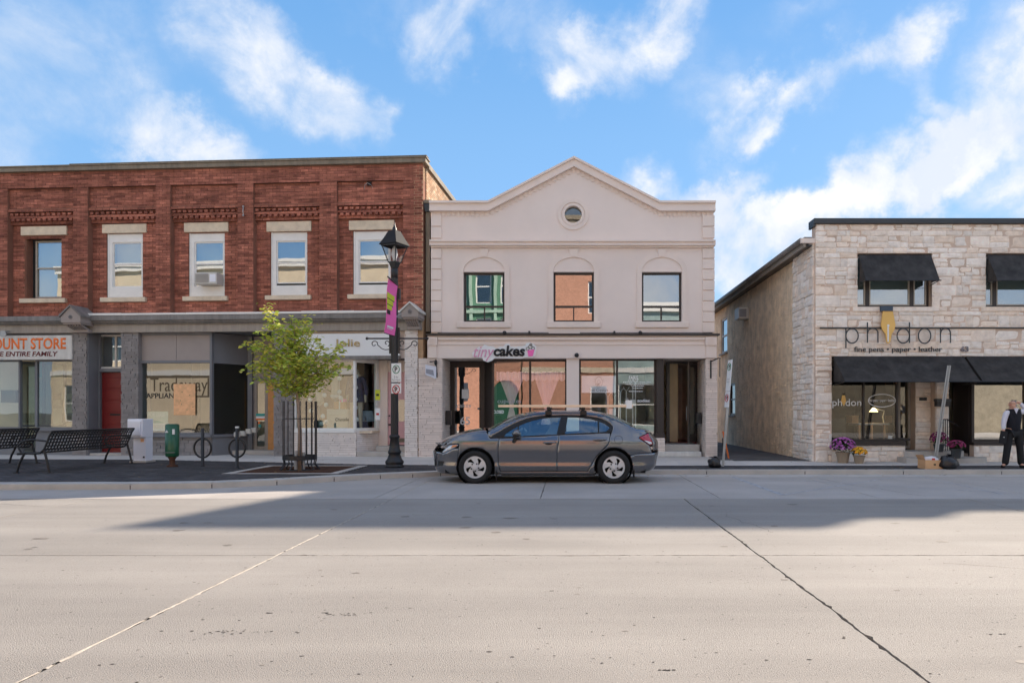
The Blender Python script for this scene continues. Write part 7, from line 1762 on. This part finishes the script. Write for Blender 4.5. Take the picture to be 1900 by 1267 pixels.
# fender / front side: from nose to door gap
d1 = spl([(588, 353), (582, 400), (579, 470), (580, 560), (592, 612), (604, 626)])
sill_f = (FA[-1][0] + .02, .20)
headl = spl([(128, 470), (160, 430), (188, 413), (255, 408), (262, 414), (225, 438), (170, 462), (140, 478)])
bump_side = [(SMIN, .18), (s_of_x(-.8), .18), (s_of_x(-.5), .165), (s_of_x(-.36), .165)] + [FA[0], FA[1], FA[2]] + spl([(262, 440), (225, 440), (170, 464), (138, 480), (110, 470)]) + [(SMIN + .25, .66), (SMIN, .66)]
panel('front_bumper', shrink(bump_side, .002), paint)
fend = [FA[2]] + FA[3:] + [(FA[-1][0] + .02, .17), (d1[-1][0] - .01, .17)] + d1[::-1] + spl([(515, 357), (500, 330), (485, 305)]) + hoodl[::-1][1:-1] + spl([(165, 418), (190, 410), (258, 405), (266, 414), (262, 438)])
panel('front_fender', shrink(fend, .004), paint)
hl = panel('headlight', shrink(headl, .002), clearl, off=-.002); 
for h_ in hl: pass
panel('turn_signal', shrink(spl([(200, 432), (215, 414), (256, 410), (240, 426)]), .002), amber, off=.003, thick=0)
panel('grille', [(SMIN, .66), (SMIN + .25, .66), (SMIN + .52, .70)] + [(SMIN + .50, .76), (SMIN + .25, .77), (SMIN, .775)], ctrim)
panel('bumper_intake', [(SMIN, .30), (SMIN + .5, .30), (SMIN + .58, .36), (SMIN + .5, .44), (SMIN, .44)], ctrim, off=.006, thick=0)
panel('fog_lamp', [(SMIN + .66, .33), (SMIN + .8, .33), (SMIN + .84, .42), (SMIN + .68, .42)], ctrim, off=.006, thick=0)
panel('number_plate', [(SMIN, .44), (SMIN + .17, .44), (SMIN + .17, .58), (SMIN, .58)], mt['palevinyl'], off=.03, thick=.006, both=False)
# doors
d2 = spl([(1068, 329), (1062, 400), (1052, 470), (1051, 560), (1052, 624)])
d3 = spl([(1482, 314), (1476, 350), (1464, 402), (1440, 436), (1400, 468), (1362, 515), (1335, 560), (1312, 604), (1290, 624)])
panel('front_door', shrink(d1 + d2[::-1] + [belt[2], belt[1]][0:0] + spl([(1050, 330), (735, 346), (600, 354)]), .005), paint)
panel('rear_door', shrink(d2 + d3[::-1] + spl([(1380, 315), (1115, 328)]), .005), paint)
sl0 = [(d1[-1][0] - .01, .17), (d3[-1][0] + .03, .17)]
rk = [(FA[-1][0] + .02, .17), (RA[0][0] - .01, .17), (RA[0][0] - .01, d3[-1][1])] + [d3[-1], d2[-1], d1[-1], (FA[-1][0] + .02, d1[-1][1])]
panel('rocker_sill', [(d1[-1][0] - .01, .17), (RA[0][0] - .005, .17), (RA[0][0] - .005, d3[-1][1] - .004), (d1[-1][0] - .01, d1[-1][1] - .008)], paint)
panel('sill_strip', [(d1[-1][0], .150), (RA[0][0] - .02, .150), (RA[0][0] - .02, .172), (d1[-1][0], .172)], ctrim, off=.0)
# quarter panel and rear bumper
bs = spl([(1640, 498), (1700, 484), (1790, 478), (1850, 470)])
tl_pts = spl([(1712, 352), (1798, 316), (1808, 322), (1812, 380), (1812, 408), (1795, 412), (1760, 384)])
quart = [(RA[0][0] - .005, .17)] + [p for p in RA[:14]] + [bs[0], bs[1], bs[2], (tl_pts[4][0] + .01, bs[2][1])] + [tl_pts[5], tl_pts[6], tl_pts[0], tl_pts[1], deck[2], deck[1], deck[0]] + rooft[::-1][1:5] + spl([(1502, 262), (1498, 290), (1490, 312)]) + d3[1:]
panel('quarter_panel', shrink(quart, .004), paint)
rb = RA[14:] + [(s_of_x(3.12), .19), (s_of_x(3.3), .21), (SMAX - .6, .25), (SMAX, .26), (SMAX, .62), (SMAX - .3, .62), bs[3], bs[2], bs[1], bs[0]]
panel('rear_bumper', shrink(rb, .003), paint)
panel('tail_light', shrink(tl_pts[:5] + tl_pts[5:], .001), redl, off=.012)
panel('reversing_lens', shrink(spl([(1745, 372), (1806, 388), (1806, 402), (1788, 404)]), .0), clearl, off=.016, thick=0)
panel('trunk_lid', [(tl_pts[2][0] + .03, .64), (SMAX, .64), (SMAX, .965), (tl_pts[2][0] + .02, .965)], paint)
c_ = sp(1545, 371); fc = [(c_[0] + .083 * math.cos(R(t)), c_[1] + .083 * math.sin(R(t))) for t in range(0, 360, 15)]; fc2 = [(c_[0] + .077 * math.cos(R(t)), c_[1] + .077 * math.sin(R(t))) for t in range(0, 360, 15)]
panel('fuel_flap_gap', fc, cgap, off=.001, thick=0, holes=[fc2], step=.02, both=False)
# roof rails, pillars, glass
gtop = spl([(625, 346), (640, 320), (690, 287), (740, 258), (800, 232), (860, 213), (920, 200), (960, 194), (1020, 189), (1084, 187)])
gtop2 = spl([(1136, 187), (1200, 188), (1260, 191), (1320, 200), (1382, 216)]); gtop3 = spl([(1394, 221), (1440, 242), (1470, 264), (1478, 280)])
edge = spl([(515, 356), (535, 338), (600, 300), (640, 276), (690, 250), (740, 226), (800, 204), (860, 188), (920, 178), (960, 175), (1084, 170), (1200, 171), (1300, 178), (1380, 192), (1440, 212), (1480, 238), (1502, 262)])
panel('roof_rail', spl([(500, 305)]) + rooft[1:15] + edge[::-1][:-1] + spl([(520, 354), (497, 330)]), paint)
w1 = gtop + spl([(1050, 328), (735, 344)]); w2 = gtop2 + spl([(1382, 311), (1115, 324)]); w3 = gtop3 + spl([(1442, 306), (1390, 310)])
surround = edge + spl([(1498, 290), (1490, 313), (1380, 316), (1115, 328), (1050, 331), (735, 347), (600, 354)])
panel('window_surround', surround, ctrim, off=-.004, holes=[shrink(w1, .004), shrink(w2, .004), shrink(w3, .002)], step=.03)
panel('side_window', w1, carglass, off=-.012, thick=0); panel('side_window', w2, carglass, off=-.012, thick=0); panel('quarter_window', w3, carglass, off=-.012, thick=0)
p0, p1 = sp(737, 344), sp(742, 258); panel('window_divider', [(p0[0] - .012, p0[1]), (p0[0] + .012, p0[1]), (p1[0] + .012, p1[1]), (p1[0] - .012, p1[1])], ctrim, off=.0)
# upper skin lofted between the two sides
def loft(name, edge_, mat, crown, n=14, off=0.0, smooth=True):
    m = MB(); rows = []
    for k, (s, z) in enumerate(edge_):
        a = map3(s, z, off); cr = crown(k / (len(edge_) - 1)); row = []
        for j in range(n + 1):
            t = j / n * 2 - 1; row.append((a[0] + (0 if True else 0) - (crx(k / (len(edge_) - 1), name) * (1 - t * t)), a[1] * -t if False else a[1] * t * -1 * -1, z + cr * (1 - abs(t) ** 2.2)))
        rows.append(row)
    vs = [p for r in rows for p in r]; N = n + 1
    m.add(vs, [(i * N + j, i * N + j + 1, (i + 1) * N + j + 1, (i + 1) * N + j) for i in range(len(rows) - 1) for j in range(n)])
    o = m.build(name, mat, car, smooth=smooth); md = o.modifiers.new('s', 'SOLIDIFY'); md.thickness = .01; return o
def crx(t, name): return {'hood': .16 * (1 - t) + .12 * t, 'windshield': .16, 'roof_panel': .10 * (1 - t) - .10 * t, 'rear_window': -.10, 'boot_lid_top': -.10 * (1 - t) - .06 * t}.get(name, 0)
def dense(P, k=3): 
    out = []
    for i in range(len(P) - 1): out += [lerp(P[i], P[i + 1], j / k) for j in range(k)]
    return out + [P[-1]]
loft('hood', dense([(SMIN + .55, .735)] + hoodl + spl([(490, 304)]), 2), paint, lambda t: .035 + .02 * t, off=-.0)
loft('windshield', dense([rooft[0]] + rooft[1:6], 2), carglass, lambda t: .01 + .03 * t, off=-.004)
loft('roof_panel', dense(rooft[5:14], 2), paint, lambda t: .045)
loft('rear_window', dense(rooft[13:18] , 2), carglass, lambda t: .045 - .02 * t, off=-.004)
loft('boot_lid_top', dense(rooft[17:] + deck[1:] , 2), paint, lambda t: .02)
sp0 = map3(*deck[3]); B('spoiler_lip', paint, car, (sp0[0] - .12, sp0[0] + .03, -.6, .6, sp0[2] - .0, sp0[2] + .03), bevel=.012)
# dark inner shell so shut lines and arches read
under = [(s_of_x(-.75), .2), (s_of_x(-.4), .19)] + archpts(fx_, WR, .36, 205, -25) + [(FA[-1][0] + .05, .19), (RA[0][0] - .05, .19)] + archpts(rx_, WR, .36, 205, -25) + [(s_of_x(3.2), .25), (s_of_x(3.4), .5), (s_of_x(3.38), .88)] + [(p[0], p[1] - .05) for p in belt[::-1]] + [(s_of_x(-.2), .80), (s_of_x(-.5), .72), (s_of_x(-.75), .6)]
panel('inner_shell', under, cgap, off=-.03, thick=0, step=.08)
B('underbody', cgap, car, (-.6, 3.3, -.70, .70, .19, .30), (-.55, .45, -.5, .5, .3, .62), (2.2, 3.2, -.5, .5, .3, .75))
for cx2 in (fx_, rx_):
    for sg in (-1, 1): MB().lathe([(.37, sg * .52), (.37, sg * .80)], (cx2, 0, WR), 28, 'y', caps=False).build('wheel_arch_liner', cgap, car)
# mirrors, handles
for sg in (-1, 1):
    a = map3(*sp(715, 344)); m = MB().sphere((0, 0, 0), 1, 16, 10, (.085, .10, .062)); m.v = [(x * (1 if x > 0 else 1.1), y, z + .02 * (abs(x) < .04)) for x, y, z in m.v]
    q = m.build('mirror_housing', paint, car, smooth=True); q.location = (a[0] + .04, sg * -(abs(a[1]) + .10), a[2] + .055); 
    MB().bar((0, 0, 0), (-.07, sg * -.02, -.17), .05, .045).build('mirror_stalk', ctrim, q); B('mirror_base', ctrim, q, (-.10, .0, -.0 if sg < 0 else -.06, .12 if sg < 0 else .0, -.075, -.045), bevel=.01)
for (zx0, zx1, zy) in ((942, 1044, 394), (1342, 1446, 371)):
    a, b = map3(*sp(zx0, zy)), map3(*sp(zx1, zy - 3))
    for sg in (1, -1):
        MB().tube([(a[0], a[1] * sg, a[2]), (a[0] + .02, (a[1] - .03) * sg, a[2] + .004), ((a[0] + b[0]) / 2, (a[1] - .045) * sg, a[2] + .008), (b[0] - .02, (b[1] - .03) * sg, b[2] + .002), (b[0], b[1] * sg, b[2])], [.012, .016, .018, .016, .012], 8).build('door_handle', paint, car, smooth=True)
        m = MB().sphere(((a[0] + b[0]) / 2 - .02, a[1] * sg, a[2] - .012), 1, 14, 6, (.075, .004, .028)); m.build('handle_recess', ctrim, car, smooth=True)
# mud flap, wiper, antenna
B('mud_flap', ctrim, car, (.40, .415, -.84, -.66, .06, .26), (3.06, 3.075, -.82, -.64, .12, .26))
MB().tube([(.62, -.55, 1.02), (.30, -.2, .98), (.2, .1, .97)], .01, 5).build('wiper', ctrim, car)
# wheels
def hub_openings():
    out = []
    for k in range(5):
        a0 = k * 72 + 20; pol = [(.078, 2), (.10, 12), (.135, 20), (.172, 24), (.182, 36), (.178, 50), (.160, 54), (.140, 46), (.118, 38), (.095, 30), (.080, 20)]
        out.append([(r * math.cos(R(a0 + t)), r * math.sin(R(a0 + t))) for r, t in pol])
    return out
def wheel(x, sg):
    w = bpy.data.objects.new('wheel', None); col.objects.link(w); w.parent = car; w.location = (x, sg * .78, WR); w.rotation_euler = (0, 0, 0 if sg < 0 else math.pi)
    MB().lathe([(.212, -.075), (.235, -.092), (.27, -.098), (.298, -.088), (.312, -.07), (.317, -.03), (.317, .05), (.31, .08), (.28, .1), (.21, .08)], n=40, axis='y', caps=False).build('tyre', rubber, w, smooth=True)
    m = MB()
    for rr_, yy in ((.3175, -.045), (.3185, -.01), (.3185, .02)): m.tube([(rr_ * math.cos(R(t)), yy, rr_ * math.sin(R(t))) for t in range(0, 360, 9)], .004, 4, close=True)
    m.build('tread_rib', rubber, w)
    MB().lathe([(.214, -.078), (.205, -.07), (.195, -.05), (.19, .02)], n=36, axis='y', caps=False).build('rim', silver, w, smooth=True); MB().lathe([(.19, .0), (.19, .01)], n=28, axis='y').build('wheel_well', cgap, w)
    h = MB().plate(arc(0, 0, .207, 0, 360, 44)[:-1], -.068, -.055, hub_openings()); vv = []
    for (x_, y_, z_) in h.v: r = math.hypot(x_, z_); vv.append((x_, y_ - .018 * (1 - r / .207) - .006 * math.sin(math.atan2(z_, x_) * 5), z_))
    h.v = vv; h.build('hub_cap', silver, w, bevel=.003)
    MB().lathe([(.062, -.080), (.062, -.092), (.045, -.097), (0, -.098)], n=20, axis='y').build('centre_cap', silver, w, smooth=True)
    m = MB()
    for k in range(5): t = R(k * 72 + 60); m.lathe([(.014, -.10), (.014, -.075)], (.075 * math.cos(t), 0, .075 * math.sin(t)), 8, 'y')
    m.build('wheel_nuts', cgap, w)
for x in (fx_, rx_):
    for sg in (-1, 1): wheel(x, sg)
# interior glimpsed through the glass
sm = M('dark_seat_cloth', (.16, .16, .165), .9)
for x in (1.02, 1.95):
    for sg in (-1, 1):
        o = skin('seat', [(x, sg * .36, .45), (x + .32, sg * .36, .50), (x + .45, sg * .36, .85), (x + .5, sg * .36, 1.05), (x + .52, sg * .36, 1.17)], [(0, 1), (1, 2), (2, 3), (3, 4)], [(.10, .2), (.12, .22), (.09, .2), (.05, .1), (.07, .12)], sm, car, 2)
B('dashboard', ctrim, car, (.35, .75, -.7, .7, .6, .92), bevel=.05); MB().tube([(.86 + .05 * math.sin(R(t)), -.36 + .18 * math.cos(R(t)), .90 + .17 * math.sin(R(t))) for t in range(0, 360, 20)], .013, 6, close=True).build('steering_wheel', ctrim, car)
# roof rack feet and cross bars; a pale plank tied on top
for zx in (984, 1264):
    s0, z0 = sp(zx, 172); a = map3(s0, z0); 
    for sg in (-1, 1): q = B('rack_foot', ctrim, car, (a[0] - .065, a[0] + .065, sg * abs(a[1]) - .05, sg * abs(a[1]) + .05, z0 - .01, z0 + .09), (a[0] - .035, a[0] + .035, sg * abs(a[1]) - .04, sg * abs(a[1]) + .04, z0 + .09, z0 + .165), bevel=.015)
    B('rack_bar', ctrim, car, (a[0] - .025, a[0] + .025, -.62, .62, z0 + .135, z0 + .165), bevel=.006)
a = W(790 + 580 / 4.318, 730 + 97 / 4.318, CY0 + .22); b = W(790 + 1660 / 4.318, 730 + 103 / 4.318, CY0 + .22); zz = (a.z + b.z) / 2
o = B('timber_plank', mt['timber'], None, (a.x, b.x, 0, .14, -.024, .024), bevel=.003); o.location = (0, CY0 + .22, zz); tag(o, 'long pale timber plank lying on the roof rack of the parked grey car', 'plank')
B('pale_block', mt['vinyl'], o, (b.x - .13, b.x - .02, -.01, .15, -.05, .11))  # added white box; stands for a pale object in the window behind
# ---------------------------------------------------------------- man at the right edge, one hand behind his head
pp = W(1879, 868, 15.7)
man = thing('person', 'standing man in black vest and white shirt, one hand raised behind his head', 'person', (pp.x, 15.7, GZ)); hs_ = (868 - 741) * 15.7 / F / 1.75
def sc(v): return (v[0] * hs_, v[1] * hs_, v[2] * hs_)
# x: his left side of the picture; he faces left and a little towards us
V = [(.03, 0, .93), (.02, 0, 1.12), (.02, 0, 1.32), (.02, 0, 1.46), (.0, -.005, 1.53),                    # pelvis, waist, chest, neck root, neck
     (-.15, -.02, .50 + .0), (-.20, .0, .10), (-.30, -.05, .045),                                            # 5 left knee, ankle, toe
     (.19, .0, .50), (.23, .02, .10), (.19, -.12, .045),                                                     # 8 right knee, ankle, toe
     (-.09, 0, .88), (.13, 0, .88),                                                                        # 11, 12 hips
     (-.17, -.01, 1.41), (-.25, -.03, 1.15), (-.29, -.08, .93), (-.30, -.10, .87),                           # 13 shoulder, elbow, wrist, palm
     (.21, .0, 1.42), (.33, .02, 1.52), (.16, .06, 1.66), (.10, .06, 1.66)]                                   # 17 shoulder, raised elbow, wrist, palm
V[18] = (.36, -.02, 1.45); V[19] = (.20, .05, 1.67); V[20] = (.13, .07, 1.66)
E = [(0, 1), (1, 2), (2, 3), (3, 4), (0, 11), (11, 5), (5, 6), (6, 7), (0, 12), (12, 8), (8, 9), (9, 10), (3, 13), (13, 14), (14, 15), (15, 16), (3, 17), (17, 18), (18, 19), (19, 20)]
Rr = [(.13, .12), (.12, .12), (.12, .12), (.08, .07), .055, .065, .045, (.04, .03), .065, .045, (.04, .03), .10, .10, .065, .048, .032, .035, .065, .05, .033, .035]
# head joined to the same body mesh
hd = [(-.01, -.005, 1.58), (-.02, -.01, 1.655), (-.015, -.0, 1.70), (-.06, -.02, 1.60), (-.095, -.03, 1.635)]
o5 = len(V); V += hd; E += [(4, o5), (o5, o5 + 1), (o5 + 1, o5 + 2), (o5, o5 + 3), (o5 + 1, o5 + 4)]; Rr += [(.07, .075), (.082, .09), (.07, .075), (.045, .04), (.014, .014)]
# fingers: five on each hand
for (wi, base, dirs) in ((16, (-.30, -.10, .87), [(-.02, -.01, -.075), (-.005, -.015, -.085), (.01, -.015, -.08), (.025, -.01, -.065), (-.035, -.03, -.03)]), (20, (.13, .07, 1.66), [(-.07, -.01, .01), (-.075, .0, -.01), (-.07, .0, -.03), (-.055, .0, -.045), (-.02, -.03, .05)])):
    for d in dirs:
        n0 = len(V); q = Vector(base); d = Vector(d); V += [tuple(q + d * .45), tuple(q + d * .8 + Vector((0, .008, 0))), tuple(q + d + Vector((.006, .02, 0)))]; E += [(wi, n0), (n0, n0 + 1), (n0 + 1, n0 + 2)]; Rr += [.012, .010, .008]
def srad(r): return tuple(q * hs_ for q in r) if isinstance(r, tuple) else r * hs_
skin('body', [sc(v) for v in V], E, [srad(r) for r in Rr], mt['skin'], man, 2)
def cloth(name, idx, edges, rad, mat, extra=()):
    vs = [V[i] if isinstance(i, int) else i for i in idx]; return skin(name, [sc(v) for v in vs], edges, [srad(r) for r in rad], mat, man, 2)
cloth('shirt', [2, 1, (.03, 0, .89), 3, 13, 14, (-.285, -.075, .955), 17, 18, (.215, .045, 1.655), (.0, -.0, 1.50)], [(0, 1), (1, 2), (0, 3), (3, 4), (4, 5), (5, 6), (3, 7), (7, 8), (8, 9), (3, 10)], [(.15, .135), (.145, .135), (.14, .13), (.10, .085), .08, .062, .045, .08, .065, .045, .072], mt['shirt'])
cloth('vest', [2, 1, (.03, 0, .86), (.02, .005, 1.42), (-.13, -.005, 1.42), (.17, .0, 1.42)], [(0, 1), (1, 2), (0, 3), (3, 4), (3, 5)], [(.185, .165), (.175, .165), (.17, .165), (.12, .11), (.085, .09), (.085, .09)], mt['vest'])
MB().plate([(-.06, 1.52), (.06, 1.52), (.0, 1.38)], -.15, -.12).build('collar_gap', mt['shirt'], man).scale = (hs_,) * 3
cloth('trousers', [(.025, 0, .95), 11, 5, (-.20, .0, .05), 12, 8, (.23, .02, .05)], [(0, 1), (1, 2), (2, 3), (0, 4), (4, 5), (5, 6)], [(.14, .14), .112, .09, .085, .112, .09, .085], mt['blackmatt'])
for (a, b, c) in (((-.20, .03, .045), (-.26, -.02, .045), (-.33, -.06, .035)), ((.23, .06, .045), (.21, -.06, .045), (.18, -.15, .035))): skin('shoe', [sc(a), sc(b), sc(c)], [(0, 1), (1, 2)], [srad((.045, .05)), srad((.05, .045)), srad((.04, .03))], mt['blackmatt'], man, 2)
hr = M('grey_hair', (.30, .28, .27), .9); skin('hair', [sc((.035, .01, 1.64)), sc((.04, .02, 1.68)), sc((.03, .01, 1.60))], [(0, 1), (0, 2)], [srad((.055, .085)), srad((.045, .07)), srad((.04, .07))], hr, man, 2)
for sx_ in (-.045,): MB().sphere(sc((-.075, -.078, 1.662)), .009, 8, 6).build('eye', mt['ink'], man); MB().sphere(sc((-.098, -.045, 1.663)), .009, 8, 6).build('eye', mt['ink'], man); MB().bar(sc((-.088, -.07, 1.602)), sc((-.104, -.035, 1.603)), .008, .006).build('mouth', mt['printred'], man)
skin('ear', [sc((.012, -.085, 1.655)), sc((.016, -.09, 1.63))], [(0, 1)], [srad(.018), srad(.014)], mt['skin'], man, 1)
o = B('folder', mt['blackmatt'], None, (-.10, .06, -.05, -.015, -.22, .07), bevel=.012); o.location = (pp.x - .30 * hs_, 15.7 - .11 * hs_, GZ + .86 * hs_); o.rotation_euler = (0, R(10), 0); tag(o, 'black leather folder held low in the hand of the standing man', 'folder'); B('clasp', mt['steel'], o, (-.03, 0, -.055, -.05, -.08, -.06))
